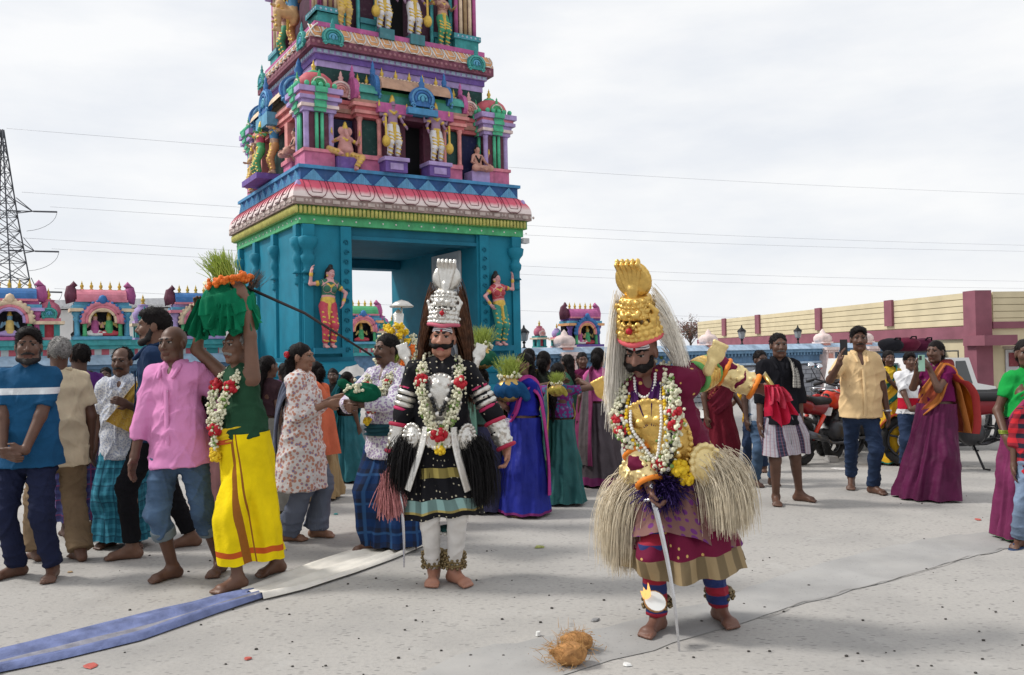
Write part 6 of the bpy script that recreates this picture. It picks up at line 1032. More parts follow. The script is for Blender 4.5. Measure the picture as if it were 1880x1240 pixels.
p = Per(890, 940, 2.9, 'woman behind the silver dancer with a sprout pot on her head'); f = Fig(1.36, .02, female=True); basics(p, f, SK1, 'bun', hb=.013, hh=.009); sari(p, f, cloth((.05, .05, .10)), cloth((.06, .12, .10)), cloth((.07, .15, .12)), .24); q_ = p.o+Vector((0, 0, 1.36+.13)); sprout_pot(q_, 'sprout pot on the head of the woman behind the silver dancer', (.02, .10, .06), .95)
p = Per(742, 966, 2.7, 'bearer in orange behind the garlanded man, carrying the flower decked pot'); f = Fig(1.36, .02, female=True); basics(p, f, SK1, 'bun', hb=.013, hh=.009); sari(p, f, cloth((.5, .11, .02)), cloth((.1, .05, .1)), cloth((.5, .12, .02)), .24)
fp = p.o+Vector((-.02, 0, 1.38)); g = empty('flower_pot', fp); tag(g, 'ritual pot covered in yellow chrysanthemums and orange white garland', 'pot'); b = MB(); b.lathe([(.06, 0), (.13, .06), (.14, .14), (.08, .22), (.06, .3), (.1, .34), (.04, .42), (.05, .5), (0, .55)], 16); b.build('silver_pot', SILV, g); b = MB(); rg = random.Random(9)
for k in range(26): a, z = rg.uniform(2.6, 6.8), rg.uniform(.12, .42); flower(b, (.13*cos(a)*(1.1-z*.8), .14*sin(a)*(1.1-z*.8), z), .036, 0, 12, k)
b.build('chrysanthemums', MARI, g); garland(g, [(-.15, -.05, .3), (-.17, -.1, .1), (-.08, -.17, -.02), (.06, -.17, .0), (.14, -.1, .12), (.13, -.02, .3)], 'jasmine_garland', .03, 9, m=JAS, seed=3); garland(g, [(-.12, -.1, .06), (-.03, -.2, -.05), (.08, -.17, .08), (.13, -.08, .2)], 'marigold_garland', .022, 8, m=ORNG, bud=.016, green=0, seed=4); b = MB(); b.lathe([(.1, 0), (.11, .01), (.06, .05), (0, .07)], 16, (.03, 0, .56)); b.tube([(.03, 0, .4), (.03, 0, .6)], .008, 5); b.build('silver_parasol', SILV, g); ro, di = fan(160, (-.02, -.14, .1), (.02, .01, .02), (.1, -.3, 1), .2, 3); strands('sprouts', g, ro, di, .16, mat((.3, .42, .08), .6), 5, .003, 1., .2, 4, .4)
# behind the tunic woman
p = Per(497, 938, 2.5, 'woman in grey drape with loose dark hair between the yellow dhoti and the tunic'); f = Fig(p.H(492, 655), .015, female=True); basics(p, f, SK1, 'plait', hb=.011, hh=.008); sari(p, f, cloth((.20, .20, .18)), cloth((.04, .02, .025)), cloth((.10, .11, .14)), .24)
p = Per(588, 918, -2.2, 'person in orange drape half hidden behind the tunic woman'); f = Fig(p.H(580, 665), .02, female=True, lean=(.1, 0)); basics(p, f, SK1, 'bun', hb=.012, hh=.008); sari(p, f, sheen((.35, .24, .12), (.45, .10, .02)), cloth((.60, .13, .06)), cloth((.60, .15, .08)), .24)
p = Per(614, 872, .1, 'woman with parted hair looking at the camera from below the tower maiden'); f = Fig(p.H(606, 678), 0, female=True); basics(p, f, SK4, 'bun', hb=.012, hh=.007); sari(p, f, cloth((.02, .14, .16)), cloth((.02, .02, .02)), cloth((.02, .12, .14)), .24)
p = Per(396, 930, 2.9, 'person in pale pink behind the bald man and the man in yellow'); f = Fig(p.H(390, 668), .01, female=True); basics(p, f, SK1, 'plait', hb=.013, hh=.009); sari(p, f, cloth((.36, .18, .18)), cloth((.4, .2, .2)), cloth((.32, .18, .16)), .24)
# 17 man in black shirt
p = Per(1448, 928, -.06, 'moustached man in black shirt and striped knee length lungi'); H = p.H(1412, 614); f = Fig(H, -.005, (p.G(1425, 926), p.G(1468, 920)), (p.L(1394, 792, -.05), p.L(1473, 806, 0)), hip=(-.06, 0), ftyaw=(-.15, .9), head=(.05, 0, 0), poles=(VA(-1, .6, 0), VA(1, .6, 0))); basics(p, f, SK1, 'short', hb=.008, hh=.005, mous=1.3, hc=(.1, .09, .085))
f.shirt(p.e, cloth((.009, .009, .012)), 1.3, -.12, .022, h=.009, plk=True); t = NT('striped_lungi'); X, Y, _ = t.xyz('UV'); a_ = t.math('FRACT', t.math('MULTIPLY', X, 7.)); c = t.mix(t.step(a_, .55, .6), (.42, .40, .44), (.035, .04, .07)); c = t.mix(t.math('MULTIPLY', t.step(t.math('FRACT', t.math('MULTIPLY', X, 42.)), .7, .8), .5), c, (.30, .10, .12)); c = t.mix(t.math('MULTIPLY', t.step(t.math('FRACT', t.math('MULTIPLY', Y, 30.)), .8, .85), .35), c, (.25, .2, .3)); t.bump(t.noise(14, 3), .5, .02); f.skirt(p.e, t.fin(c, .9, 0, .12), .49, .04, None, .215, .8, .85, None, (9, .05), 'striped_lungi', 21, bulge=.035)
f.ribbon(p.e, plaid((.42, .40, .36), (.12, .11, .10), (.5, .48, .44), 40.), [(.1, -.12, .40), (.105, -.03, .49), (.12, .06, .475), (.13, .135, .37), (.13, .155, .24)], [.12, .1, .09, .11, .12], 'towel', amp=.012, seed=4)
p = Per(1402, 892, .2, 'man in white shirt and jeans half hidden behind the man in black'); f = Fig(p.H(1395, 645), .0); basics(p, f, SK4, 'short', hb=.012, hh=.007); f.shirt(p.e, cloth((.5, .52, .55)), .6, -.15, .02); f.trousers(p.e, JEAN)
p = Per(1388, 866, -.3, 'small child in yellow printed shirt and jeans behind the red cloth'); f = Fig(1.22, 0, hands=((-.35, -.1, .72), None)); basics(p, f, SK1, 'short', hb=.01, hh=.007); f.shirt(p.e, floral((.62, .34, .02), (.3, .12, .02), (.2, .1, .05), 40., .2, .26), .7, -.12, .02); f.trousers(p.e, JEAND)
p = Per(1322, 884, .4, 'woman in dark red printed dress behind the gold dancer\'s arm'); f = Fig(1.52, .01, female=True, hands=(None, (.25, -.1, .85))); basics(p, f, SK1, 'bun', hb=.012, hh=.008); sari(p, f, cloth((.12, .01, .02)), floral((.13, .012, .02), (.3, .1, .05), (.2, .05, .05), 40.), cloth((.14, .015, .03)), .23)
# 18 filming man
PHB = mat((.02, .02, .022), .3)
def phone(pos, rz, label, m): g = empty('phone', pos, rz); tag(g, label, 'phone'); b = MB(); b.box((-.037, -.004, -.078), (.037, .004, .078)); b.build('case', m, g); b = MB(); b.box((-.032, -.0075, .03), (-.004, -.004, .07)); b.build('camera_bump', PHB, g); b = MB(); b.box((-.034, .004, -.074), (.034, .0052, .074)); b.build('screen', mat((.03, .04, .06), .1), g)
p = Per(1584, 908, -.12, 'man in cream shirt and blue jeans filming with a dark phone'); H = p.H(1578, 603); f = Fig(H, .03, (p.G(1563, 896), p.G(1603, 906)), (p.L(1541, 668, -.28), p.L(1633, 775, -.03)), head=(-.1, -.05, 0), ftyaw=(-.3, .5), poles=(VA(-.6, .2, -1), VA(1, .5, 0)), hdir=((.1, -.1, 1), None), hip=(.0, 0)); basics(p, f, SK1, 'thick', hb=.008, hh=.005, mous=1.)
f.shirt(p.e, cloth((.70, .50, .27), .1), .75, -.14, .02, h=.008, plk=True, loose=.0); f.trousers(p.e, JEAND, 1.97, .014, 'jeans', h=.0085, flare=.012); b = MB(); b.tube([f.W[1]+VA(.036*cos(a), .036*sin(a), .01) for a in np.arange(12)*2*pi/12], .01, 6, closed=True); b.build('wristwatch', STEEL, p.e); phone(at(1549, 638, p.o.y-.30), .1, 'dark phone held up by the man in the cream shirt', PHB)
# 19 yellow sari
p = Per(1637, 852, -.1, 'woman in yellow sari with green border covering her mouth'); f = Fig(p.H(1630, 645), .01, female=True, hands=(p.L(1618, 695, -.2), p.L(1632, 698, -.2)), poles=(VA(-.5, 0, -1), VA(.5, 0, -1)), hdir=((.2, .1, 1), (-.2, .1, 1))); basics(p, f, SK1, 'bun', hb=.0105, hh=.007); sari(p, f, sheen((.62, .36, .015), (.01, .15, .11), .83), cloth((.58, .38, .03)), sheen((.62, .36, .02), (.01, .15, .11), 9., edge=.09), .24, seed=7)
# 20 boy
p = Per(1676, 864, -.2, 'boy in white and red T-shirt and dark jeans beside the woman filming'); H = p.H(1672, 650); f = Fig(H, 0, hands=(p.L(1672, 752, -.2), p.L(1690, 752, -.2)), head=(.1, -.1, 0), poles=(VA(-1, .5, -.3), VA(1, .5, -.3)), hdir=((1, -.2, 0), (-1, -.2, 0))); basics(p, f, SK1, 'thick', hb=.0095, hh=.006); f.shirt(p.e, band((.66, .66, .68), H*.53, H*.625, (.42, .01, .03)), .8, -.1, .02, 't_shirt', collar=False); f.trousers(p.e, JEAND, 1.95, .018)
def textmesh(s, size, m, par, loc, rot, name='lettering'):
    cu = bpy.data.curves.new('lettering', 'FONT'); cu.body = s; cu.size = size; cu.extrude = .0006; cu.align_x = 'CENTER'; cu.align_y = 'CENTER'; cu.materials.append(m); o = bpy.data.objects.new(name, cu); col.objects.link(o); bpy.context.view_layer.update(); me = bpy.data.meshes.new_from_object(o.evaluated_get(bpy.context.evaluated_depsgraph_get())); bpy.data.objects.remove(o); return ob(name, me, par, loc, rot)
textmesh('18', .085, NAVY, p.e, f.p(-.055, .142, .30), (pi/2, 0, -.25), 'chest_number')
# 21 maroon sari filming
p = Per(1724, 916, -.75, 'woman in maroon sari with orange shawl filming with a green phone'); f = Fig(p.H(1735, 627), .025, ((-.1, 0), (.1, 0)), (p.L(1684, 682, -.2), p.L(1706, 676, -.1)), female=True, head=(-.15, 0, 0), poles=(VA(-.4, 0, -1), VA(.7, .2, -1)), hdir=((0, -.5, 1), (-.3, -.5, .8)), lean=(-.03, 0)); basics(p, f, SK1, 'pony', hb=.008, hh=.005)
sari(p, f, sheen((.085, .006, .045), (.30, .07, .03), 1.0), cloth((.12, .008, .06)), sheen((.30, .06, .03), (.42, .14, .03), 9., edge=.08), .29, (9, .075), .02, c1=(-.10, -.06), seed=9, tail=-.2); f.ribbon(p.e, sheen((.60, .17, .012), (.35, .03, .03), 9., edge=.14), [(.09, .06, .47), (.14, -.02, .48), (.18, -.14, .4), (.22, -.24, .2), (.23, -.27, -.02), (.22, -.26, -.22)], [.14, .2, .3, .36, .36, .3], 'orange_shawl', amp=.025, seed=5); phone(at(1692, 667, p.o.y-.26), .35, 'pale green phone held by the woman in maroon', mat((.32, .55, .42), .3))
# 22 green blouse woman, 23 child at the right edge
p = Per(1894, 992, -.15, 'woman in green blouse cut off by the right edge, holding the child'); f = Fig(p.H(1872, 625), .02, female=True, hands=(p.L(1846, 800, -.1), None), head=(-.25, 0, 0)); basics(p, f, SK1, 'bun', hb=.0085, hh=.005); sari(p, f, sheen((.16, .02, .08), (.02, .2, .05), .9), band((.01, .30, .055), 0, .0, (.4, .3, .05)), sheen((.02, .26, .06), (.3, .03, .1), 9., edge=.08), .25, seed=8); b = MB(); [b.tube([f.W[0]+unit(f.E[0]-f.W[0])*(.02+.012*k)+VA(.036*cos(a), .036*sin(a), 0) for a in np.arange(12)*2*pi/12], .006, 5, closed=True) for k in range(3)]; tag(b.build('bangles', mat((.20, .26, .03), .3, .3), p.e), kind='stuff')
p = Per(1914, 1013, -.5, 'small child in red checked shirt and jeans at the right edge'); f = Fig(p.H(1884, 703), .0, (p.G(1872, 1005), p.G(1920, 1000)), head=(-.1, 0, 0), ftyaw=(-.4, 0)); basics(p, f, SK1, 'thick', hb=.008, hh=.005); t = NT('red_check'); X, Y, Z = t.xyz(); a_ = t.step(t.math('FRACT', t.math('MULTIPLY', t.math('ADD', X, Y), 14.)), .5, .53); b_ = t.step(t.math('FRACT', t.math('MULTIPLY', Z, 14.)), .5, .53); f.shirt(p.e, t.fin(t.mix(t.math('MULTIPLY', t.math('ADD', a_, b_), .5), (.48, .025, .035), (.02, .02, .035)), .9, 0, .12), 1.2, -.16, .02, h=.008, plk=True); f.trousers(p.e, mat((.16, .22, .32), .85, 0, .4, 4., .4, 60.), 1.9, .018, 'jeans', h=.0085)
for i in (0, 1): a_ = f.An[i]; fy = f.ftyaw[i]; b = MB(); b.lathe([(.04, 0), (.042, .01), (.04, .02)], 14, (0, 0, 0), 0, 1., 2.5); b.tube([(-.03, 0, .02), (0, -.05, .055), (.03, 0, .02)], .006, 5); b.build('flip_flop', mat((.02, .05, .12), .6), p.e, loc=(a_[0]+sin(fy)*.06, a_[1]-cos(fy)*.06, -.012), rot=(0, 0, fy))

# a few more onlookers filling the gaps
def extra(px, py, top, yaw, lab, bc, sc2, pc, hair='bun', sk=SK1):
    p = Per(px, py, yaw, lab); f = Fig(p.H(px, top), .01, female=True); basics(p, f, sk, hair, hb=.013, hh=.009); sari(p, f, sheen(bc, tuple(x*.5 for x in bc)), cloth(sc2), cloth(pc), .24, seed=px)
extra(946, 902, 662, 2.6, 'woman in olive and gold drape just behind the blue sari woman', (.10, .09, .03), (.02, .04, .03), (.14, .11, .04), 'plait')
extra(976, 884, 641, 2.9, 'woman in deep red standing farthest back by the lantern', (.16, .015, .03), (.18, .02, .03), (.2, .03, .03))
extra(1046, 878, 652, -2.7, 'woman in dark green and maroon near the pink pillar base', (.02, .07, .05), (.10, .02, .03), (.03, .09, .06), 'plait')
extra(525, 903, 668, -2.5, 'woman in dull violet drape behind the tunic woman\'s back', (.07, .03, .08), (.05, .02, .05), (.09, .04, .09), 'plait')
extra(642, 884, 684, 2.4, 'woman in teal drape between tunic woman and garlanded man', (.02, .13, .16), (.03, .03, .03), (.02, .16, .19))
extra(196, 868, 676, .3, 'child in brick red peering between the men on the left', (.22, .05, .02), (.2, .04, .02), (.2, .05, .02), 'short', SK4)
# ================================================================ VEHICLES
RUB = mat((.018, .018, .019), .8, 0, .2, 30.); BLKP = mat((.012, .012, .014), .3, .1, .1); ENG = mat((.06, .06, .065), .45, .6); CHR = mat((.55, .55, .56), .2, .95, .05)
def wheel(par, c, r=.30, w=.05, rear=False):
    g = MB(); g.tube([(r*.86*cos(a), 0, r*.86*sin(a)) for a in np.arange(28)*2*pi/28], w, 10, closed=True); t_ = g.build('tyre', RUB, par, loc=c); g = MB(); g.tube([(r*.68*cos(a), 0, r*.68*sin(a)) for a in np.arange(24)*2*pi/24], .018, 6, closed=True); g.lathe([(.05, -.05), (.06, -.04), (.06, .04), (.05, .05)], 14); V = g.v[24*6:]; g.v[24*6:] = [(x, z, y) for x, y, z in V]
    for k in range(5): a = 2*pi*k/5+.3; g.tube([(.05*cos(a), 0, .05*sin(a)), (r*.4*cos(a+.08), 0, r*.4*sin(a+.08)), (r*.68*cos(a), 0, r*.68*sin(a))], [.022, .016, .013], 6)
    g.build('rim', ENG, t_); g = MB(); g.lathe([(.105, -.004), (.11, 0), (.105, .004), (.05, .002)], 20); g.v = [(x, z+.04, y) for x, y, z in g.v]; g.build('brake_disc', CHR, t_)
def motorcycle(pos, rz, label, tank, trim, plate_txt=None, sc_=1.):
    g = empty('motorcycle', pos, rz); tag(g, label, 'motorcycle', 'parked motorcycles'); g.scale = (sc_,)*3
    wheel(g, (-.64, 0, .30)); wheel(g, (.66, 0, .30), .30, .042)
    S = lambda name, P, m, h=.012: sdf_obj(name, P, h, [m], g)
    S('fuel_tank', [ell((.16, 0, .80), (.26, .13, .13), 0, .05), cone((.3, 0, .82), (.05, 0, .84), .11, .09, 0, .05), cone((.24, -.12, .72), (.42, -.12, .68), .05, .03, 0, .04), cone((.24, .12, .72), (.42, .12, .68), .05, .03, 0, .04)], tank)
    S('seat', [cone((-.08, 0, .80), (-.38, 0, .80), .10, .10, 0, .04, .6, VA(0, 0, 1)), cone((-.38, 0, .82), (-.72, 0, .90), .09, .07, 0, .04, .55, VA(0, 0, 1))], mat((.015, .015, .017), .7))
    S('tail_panel', [cone((-.1, 0, .70), (-.5, 0, .74), .11, .09, 0, .04, .7, VA(0, 1, 0)), cone((-.5, 0, .74), (-.85, 0, .86), .085, .04, 0, .04)], trim)
    S('engine', [cone((.0, -.1, .40), (.0, .1, .40), .14, .14, 0, .03), cone((.12, 0, .45), (.24, 0, .62), .12, .1, 0, .04)], ENG); b = MB(); [b.box((.06+.02*k, -.125, .47+.03*k), (.3+.01*k, .125, .482+.03*k)) for k in range(6)]; tag(b.build('cooling_fins', ENG, g), kind='stuff')
    b = MB(); b.tube([(.4, 0, .84), (.1, 0, .66), (-.3, 0, .62), (-.5, 0, .7)], .028, 7); b.tube([(.38, 0, .8), (.28, 0, .4), (.0, 0, .26), (-.25, 0, .34), (-.3, 0, .62)], .024, 7); b.build('frame', BLKP, g)
    b = MB(); [b.tube([(-.22, s*.1, .34), (-.64, s*.1, .30)], .022, 6) for s in (-1, 1)]; b.build('swingarm', BLKP, g); b = MB(); [b.tube([(.66, s*.075, .30), (.43, s*.085, .88), (.40, s*.085, .97)], [.024, .022, .018], 8) for s in (-1, 1)]; b.box((.36, -.1, .9), (.44, .1, .93)); b.build('front_fork', CHR, g)
    for s in (-1, 1): b = MB(); b.tube([(-.3, s*.12, .62), (-.58, s*.12, .34)], .028, 8); b.build('shock_absorber', tank, g)
    b = MB(); b.tube([(.3, -.37, .99), (.34, -.25, 1.03), (.40, -.1, .98), (.40, .1, .98), (.34, .25, 1.03), (.3, .37, .99)], .014, 7); hb_ = b.build('handlebar', BLKP, g)
    for s in (-1, 1):
        b = MB(); b.tube([(.3, s*.37, .99), (.325, s*.26, 1.018)], .021, 8); b.build('grip', RUB, hb_); b = MB(); b.tube([(.36, s*.22, 1.02), (.34, s*.27, 1.13), (.33, s*.30, 1.2)], .007, 5); b.lathe([(.0, -.01), (.06, -.008), (.062, .008), (.0, .012)], 14, (0, 0, 0), 1); n_ = len(b.v)-4*14; b.v[n_:] = [(.33+z, s*.31+x*1.0, 1.24+y*.75) for x, y, z in b.v[n_:]]; b.build('mirror', [BLKP, mat((.6, .63, .66), .05, 1., 0)], hb_)
    S('headlight', [ell((.53, 0, .88), (.07, .1, .1), 0, .02), cone((.5, 0, .96), (.44, 0, 1.02), .08, .06, 0, .03)], tank); b = MB(); b.ball((.575, 0, .88), (.035, .075, .075), 0, 12, 8); b.build('headlight_lens', mat((.6, .62, .64), .08, .3, 0), g)
    for c, nm in (((.66, 0, .30), 'front_mudguard'), ((-.64, 0, .30), 'rear_mudguard')):
        b = MB(); A_ = np.linspace(.5, 2.5, 12) if c[0] > 0 else np.linspace(.7, 2.7, 12); r_ = .335; b.add([(c[0]+r_*cos(a), y, c[2]+r_*sin(a)+(0 if abs(y) < .03 else -.015)) for a in A_ for y in (-.065, 0, .065)], [(3*i+j, 3*i+j+1, 3*i+4+j, 3*i+3+j) for i in range(11) for j in range(2)], 0, True); b.build(nm, trim if c[0] > 0 else BLKP, g)
    b = MB(); b.tube([(.2, -.11, .42), (.1, -.15, .24), (-.2, -.16, .26), (-.35, -.17, .32)], .022, 8); b.tube([(-.35, -.17, .32), (-.8, -.18, .42)], [.04, .05], 10); b.build('exhaust', mat((.10, .10, .11), .3, .7), g)
    b = MB(); b.tube([(-.6, -.1, .88), (-.85, -.1, .94), (-.88, 0, .95), (-.85, .1, .94), (-.6, .1, .88)], .012, 6); b.build('grab_rail', CHR, g); b = MB(); b.ball((-.89, 0, .84), (.03, .06, .03), 0, 8, 6); b.build('tail_light', mat((.35, .01, .01), .2), g)
    b = MB(); b.tube([(0, .1, .3), (-.08, .26, .02), (-.14, .28, .015)], .013, 6); b.build('kickstand', BLKP, g); b = MB(); [b.tube([(-.05, s*.1, .3), (-.05, s*.22, .3)], .014, 6) for s in (-1, 1)]; b.build('foot_pegs', RUB, g)
    b = MB(); b.add([(-.82, -.06, .72), (-.82, .06, .72), (-.98, .06, .56), (-.98, -.06, .56)], [(0, 1, 2, 3)]); b.build('plate_bracket', BLKP, g)
    b = MB(); b.box((-.11, -.004, -.06), (.11, .004, .06)); pl_ = b.build('number_plate', mat((.68, .68, .66), .5), g, loc=(-.93, 0, .66), rot=(R(-35), 0, -pi/2))
    if plate_txt: textmesh(plate_txt[0], .058, BLK, pl_, (0, -.006, .027), (pi/2, 0, 0)); textmesh(plate_txt[1], .05, BLK, pl_, (0, -.006, -.03), (pi/2, 0, 0))
    return g
ORD = mat((.62, .045, .02), .25, 0, .05, 5.); MRB = mat((.22, .012, .02), .3, 0, .1, 5.); GRYB = mat((.10, .10, .11), .35, .2)
a = gnd(1462, 856); motorcycle((a.x+.60, a.y+.50, 0), R(40), 'motorcycle with orange red tank and number plate behind the man in black', ORD, MRB, ('KA·11', 'EA·5420'))
motorcycle((a.x+1.15, a.y+1.05, 0), R(46), 'second motorcycle with orange and black tank, left of the filming man', ORD, BLKP)
a = gnd(1352, 850); motorcycle((a.x-.1, a.y+.75, 0), R(70), 'dark grey motorcycle behind the child in yellow', GRYB, BLKP)
a = gnd(1828, 868); motorcycle((a.x-.05, a.y+.45, 0), R(163), 'black motorcycle with red trim right of the woman in maroon', BLKP, MRB, None, 1.08)
motorcycle((a.x+.9, a.y+2.3, 0), R(150), 'black motorcycle standing farther back near the right edge', BLKP, GRYB)
a = gnd(1690, 838); motorcycle((a.x-.9, a.y+.9, 0), R(60), 'grey motorcycle mostly hidden behind the yellow sari', GRYB, BLKP)
# ---- jeep with luggage on the roof
c = at(1672, 640, 13.6); g = empty('jeep', (c.x, 13.6, 0), R(35)); g.scale = (.74, .9, .9); tag(g, 'white jeep with luggage on its roof rack behind the filming woman', 'jeep'); WHP = mat((.72, .72, .72), .25, 0, .04, 3.); GLS = mat((.04, .05, .06), .06, 0, 0, spec=.6)
pr = [(-1.75, .35), (1.75, .35), (1.8, .75), (1.72, .92), (.95, 1.0), (.62, 1.45), (-1.6, 1.48), (-1.78, 1.0)]; m = MB(); m.prism(pr, -.75, .75); m.build('body', WHP, g)
for x0, x1, t_ in ((-1.5, -.75, 0), (-.66, .0, 0), (.08, .74, .28)): m = MB(); m.prism([(x0, 1.0), (x1, 1.0), (x1-t_, 1.4), (x0, 1.4)], -.757, -.752); m.build('side_window', GLS, g)
m = MB(); m.add([(.98, -.66, 1.02), (.98, .66, 1.02), (.66, .62, 1.42), (.66, -.62, 1.42)], [(0, 1, 2, 3)]); m.build('windscreen', GLS, g, loc=(.012, 0, .008)); m = MB(); m.add([(-1.79, -.6, 1.04), (-1.65, -.58, 1.4), (-1.65, .58, 1.4), (-1.79, .6, 1.04)], [(0, 1, 2, 3)]); m.build('rear_window', GLS, g, loc=(-.012, 0, 0))
for x in (-1.1, 1.15):
    for s in (-1, 1):
        m = MB(); m.tube([(.27*cos(q), 0, .27*sin(q)) for q in np.arange(20)*2*pi/20], .075, 8, 0, closed=True); w_ = m.build('wheel', RUB, g, loc=(x, s*.72, .345)); m = MB(); m.lathe([(.0, -.05), (.2, -.05), (.21, .05), (0, .05)], 16); m.v = [(x_, z_, y_) for x_, y_, z_ in m.v]; m.build('rim', CHR, w_)
m = MB(); [m.tube([(-1.5, y, 1.57), (.5, y, 1.57)], .014, 6) for y in (-.62, 0, .62)]; [m.tube([(x, -.62, 1.57), (x, .62, 1.57)], .012, 6) for x in np.linspace(-1.5, .5, 6)]; [m.tube([(x, y, 1.45), (x, y, 1.57)], .012, 5) for x in (-1.5, .5) for y in (-.62, .62)]; m.build('roof_rack', BLKP, g)
for k, (x, y, r_, cc, lab) in enumerate(((-.95, -.1, (.22, .17, .10), (.012, .012, .016), 'black bag at the left end of the jeep\'s roof rack'), (-.35, -.1, (.24, .18, .11), (.10, .012, .03), 'maroon bag in the middle of the jeep\'s roof rack'), (.25, -.1, (.22, .17, .10), (.07, .010, .03), 'dark maroon bag at the right of the jeep\'s roof rack'))):
    q_ = g.matrix_basis @ Vector((x, y, 1.585)); e = empty('luggage_bag', q_, g.rotation_euler.z); tag(e, lab, 'bag', 'bags on the roof rack'); sdf_obj('bag_body', [ell((0, 0, r_[2]*.95), r_, 0, .02), cone((-r_[0]*.6, 0, .08), (r_[0]*.6, 0, .08), .085, None, 0, .05)], .014, [cloth(cc)], e, (.01, 18., k)); m = MB(); m.tube([(-.09, -.1, r_[2]*1.6), (-.06, -.12, r_[2]*2.0), (.06, -.12, r_[2]*2.0), (.09, -.1, r_[2]*1.6)], .012, 6); m.build('handle', BLK, e)
# ================================================================ GROUND CLOTH AND LITTER
def lay(name, up, dn, m, label, amp=.018, seed=0, z0=.012, n=70, k=18):
    U = np.array([tuple(gnd(*q)) for q in up]); D = np.array([tuple(gnd(*q)) for q in dn]); t_ = np.linspace(0, 1, n); iu = np.linspace(0, 1, len(U)); V = []; UV = []; r_ = np.random.default_rng(seed); ph = r_.uniform(0, 6, 5)
    for i in range(n):
        a = np.array([np.interp(t_[i], iu, U[:, c]) for c in range(3)]); b_ = np.array([np.interp(t_[i], np.linspace(0, 1, len(D)), D[:, c]) for c in range(3)])
        for j in range(k+1): v = j/k; p_ = a+(b_-a)*v; z = z0+amp*max(0, .35+.6*sin(v*13+ph[0]+1.2*sin(t_[i]*5+ph[1]))+.35*sin(v*25+ph[2]+t_[i]*6))+(.02*math.exp(-((v-.93)/.07)**2)); V.append((p_[0], p_[1], z*(1 if 0 < v < 1 else .4))); UV.append((v, t_[i]*4))
    c = k+1; o = ob(name, npmesh(name, np.array(V), [(i*c+j, (i+1)*c+j, (i+1)*c+j+1, i*c+j+1) for i in range(n-1) for j in range(k)], [m], None, True, UV)); tag(o, label, 'cloth'); return o
t = NT('blue_cloth'); X, Y, _ = t.xyz('UV'); c = t.mix(t.math('MULTIPLY', t.math('GREATER_THAN', X, .55), t.math('LESS_THAN', X, .8)), t.vary((.15, .18, .33), .3, 9), t.vary((.24, .24, .28), .25, 12)); t.bump(t.noise(20, 3), .5, .02); BCL = t.fin(c, .9, 0, .12)
lay('ground_cloth', [(-60, 1209), (0, 1193), (150, 1155), (300, 1117), (395, 1097), (465, 1088)], [(-60, 1262), (0, 1238), (120, 1212), (260, 1178), (400, 1128), (486, 1101)], BCL, 'long blue grey cloth spread on the ground at the lower left', .022, 1)
lay('ground_cloth', [(440, 1088), (540, 1052), (640, 1015), (700, 1000), (770, 989)], [(484, 1104), (560, 1086), (650, 1056), (720, 1030), (790, 1000)], mat((.70, .67, .61), .9, 0, .12, 6., .4, 25.), 'long white cloth spread on the ground under the garlanded man', .018, 3, .016)
HUSK = mat((.38, .19, .07), .9, 0, .35, 30., .6, 90.)
for i, (px, py, s, lab) in enumerate(((1050, 1222, 1.0, 'tan coconut husk lying nearest the camera'), (1064, 1196, .9, 'brown coconut husk lying just behind the other husk'))):
    q_ = gnd(px, py); e = empty('coconut', (q_.x, q_.y, 0)); tag(e, lab, 'coconut', 'coconut husks on the ground'); sdf_obj('husk', [ell((0, 0, .055*s), (.075*s, .065*s, .055*s), 0, .02), cone((-.04, 0, .05), (-.1*s, -.01, .07), .04*s, .012, 0, .03)], .006, [HUSK], e, (.004, 60., i)); ro, di = fan(260, (-.02, 0, .055), (.05, .04, .03), (-.5, -.1, .2), .8, i); ro[:, 2] = np.clip(ro[:, 2], .015, .1); tag(strands('fibres', e, ro, di, .06, mat((.50, .28, .10), .8), 4, .0016, 1.5, .4, i, .4, .004), kind='stuff')
# half coconut with camphor flame against the gold dancer's foot
q_ = at(1203, 1104, 4.42); e = empty('coconut_half', q_); tag(e, 'burning half coconut with white flesh at the gold dancer\'s ankle', 'coconut'); m = MB(); m.lathe([(0, -.05), (.03, -.046), (.055, -.02), (.062, .0), (.056, .0)], 18); s_ = m.build('shell', HUSK, e, rot=(.75, .25, 0)); m = MB(); m.lathe([(.056, .001), (.05, -.004), (.03, -.016), (0, -.02)], 18); m.build('flesh', mat((.78, .78, .76), .5, 0, .05), s_)
fm = NT('flame'); em = fm.n('Emission'); em.inputs[0].default_value = (1, .50, .16, 1); em.inputs[1].default_value = 1.6; tr = fm.n('BsdfTransparent'); mxs = fm.n('MixShader'); lw = fm.n('LayerWeight'); lw.inputs[0].default_value = .35; fm.t.links.new(lw.outputs['Facing'], mxs.inputs[0]); fm.t.links.new(em.outputs[0], mxs.inputs[1]); fm.t.links.new(tr.outputs[0], mxs.inputs[2]); fm.t.links.new(mxs.outputs[0], fm.t.nodes['Material Output'].inputs[0])
sdf_obj('flame', [cone((-.045, .01, .02), (-.06, .01, .07), .016, .003, 0, .01), cone((-.03, .01, .03), (-.035, .01, .095), .014, .002, 0, .01), cone((-.055, .0, .03), (-.075, 0, .055), .012, .003, 0, .01)], .004, [fm.m], e, (.004, 40., 1))
rg = random.Random(12); shell = mat((.72, .72, .70), .5); DRK = mat((.06, .055, .05), .9); PAP = mat((.62, .60, .58), .8, 0, .2, 30.); REDP = mat((.45, .10, .08), .7)
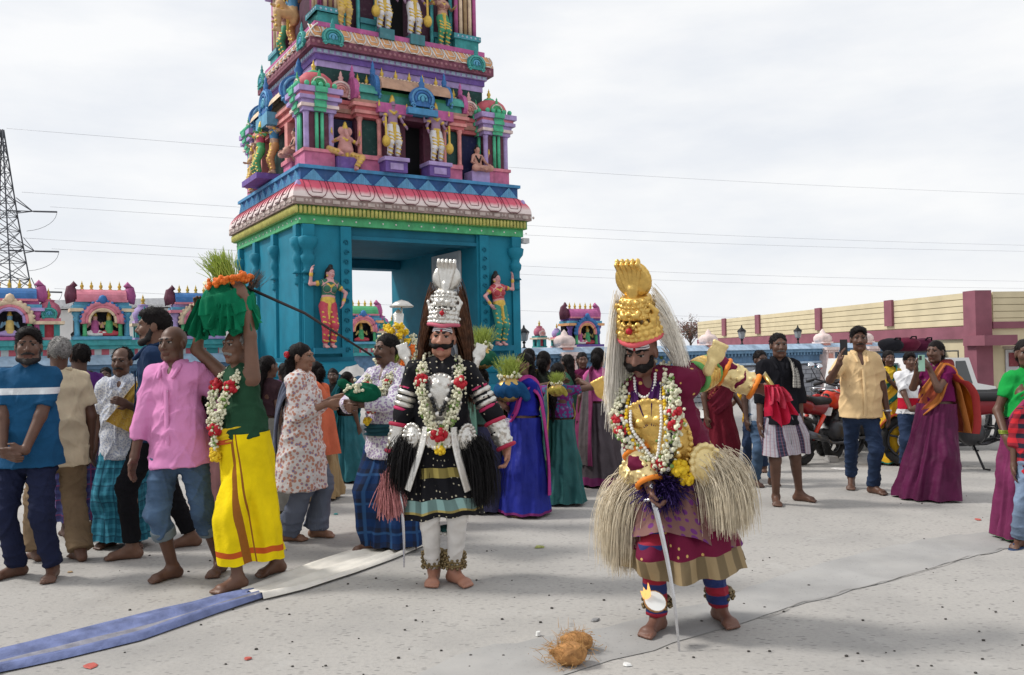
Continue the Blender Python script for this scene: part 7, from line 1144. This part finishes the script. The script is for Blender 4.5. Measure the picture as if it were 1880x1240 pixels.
def chip(px, py, r, m_, lab, cat='litter', name='litter_piece', flat=.25):
    q_ = gnd(px, py); b = MB(); n_ = 7; pts = [(r*rg.uniform(.6, 1.1)*cos(2*pi*k/n_), r*rg.uniform(.4, .9)*sin(2*pi*k/n_)) for k in range(n_)]; b.add([(x, y, 0) for x, y in pts]+[(x*.8, y*.8, r*flat) for x, y in pts], [tuple(range(n_))[::-1], tuple(range(n_, 2*n_))]+[(k, (k+1) % n_, n_+(k+1) % n_, n_+k) for k in range(n_)]); tag(b.build(name, m_, loc=(q_.x, q_.y, .004), rot=(0, 0, rg.uniform(0, 6))), lab, cat)
chip(988, 1168, .022, shell, 'white coconut shell chip left of the husks', name='shell_chip', flat=.9); chip(1150, 1222, .03, shell, 'flat white shell chip right of the husks', name='shell_chip'); chip(165, 1224, .06, REDP, 'red and pink torn paper at the bottom left', name='paper_scrap', flat=.06); chip(990, 1006, .05, mat((.3, .32, .1), .6, 0, .5, 60.), 'small green foil wrapper on the ground in the middle', name='wrapper', flat=.2); chip(455, 1211, .03, REDP, 'small red scrap on the ground below the yellow dhoti', name='paper_scrap', flat=.2)
chip(1545, 862, .14, PAP, 'sheet of white paper lying behind the filming man', name='paper_sheet', flat=.05); chip(1528, 848, .12, mat((.35, .34, .33), .9), 'grey stone beside the parked motorcycles', name='stone', flat=.6); chip(1093, 1140, .035, mat((.25, .25, .25), .9), 'flat grey stone chip near the dancer\'s feet', name='stone', flat=.2); chip(617, 945, .03, mat((.02, .25, .25), .5), 'tiny teal scrap behind the garlanded man', name='wrapper'); chip(1795, 955, .04, REDP, 'brown red scrap on the ground at right', name='paper_scrap', flat=.15); chip(615, 1080-48, .02, PAP, 'small white scrap by the white cloth', name='paper_scrap'); chip(128, 1052, .025, mat((.5, .35, .2), .8), 'tan scrap near the left men\'s feet', name='paper_scrap')
b = MB()
for k in range(130):
    px, py = rg.uniform(0, 1880), 900+340*rg.random()**.7; q_ = gnd(px, py); r_ = rg.uniform(.004, .011); b.ball((q_.x, q_.y, r_*.4), (r_, r_*.8, r_*.6), 0, 5, 3)
tag(b.build('grit', DRK), 'scattered dark grit and pebbles on the concrete', 'grit', kind='stuff')
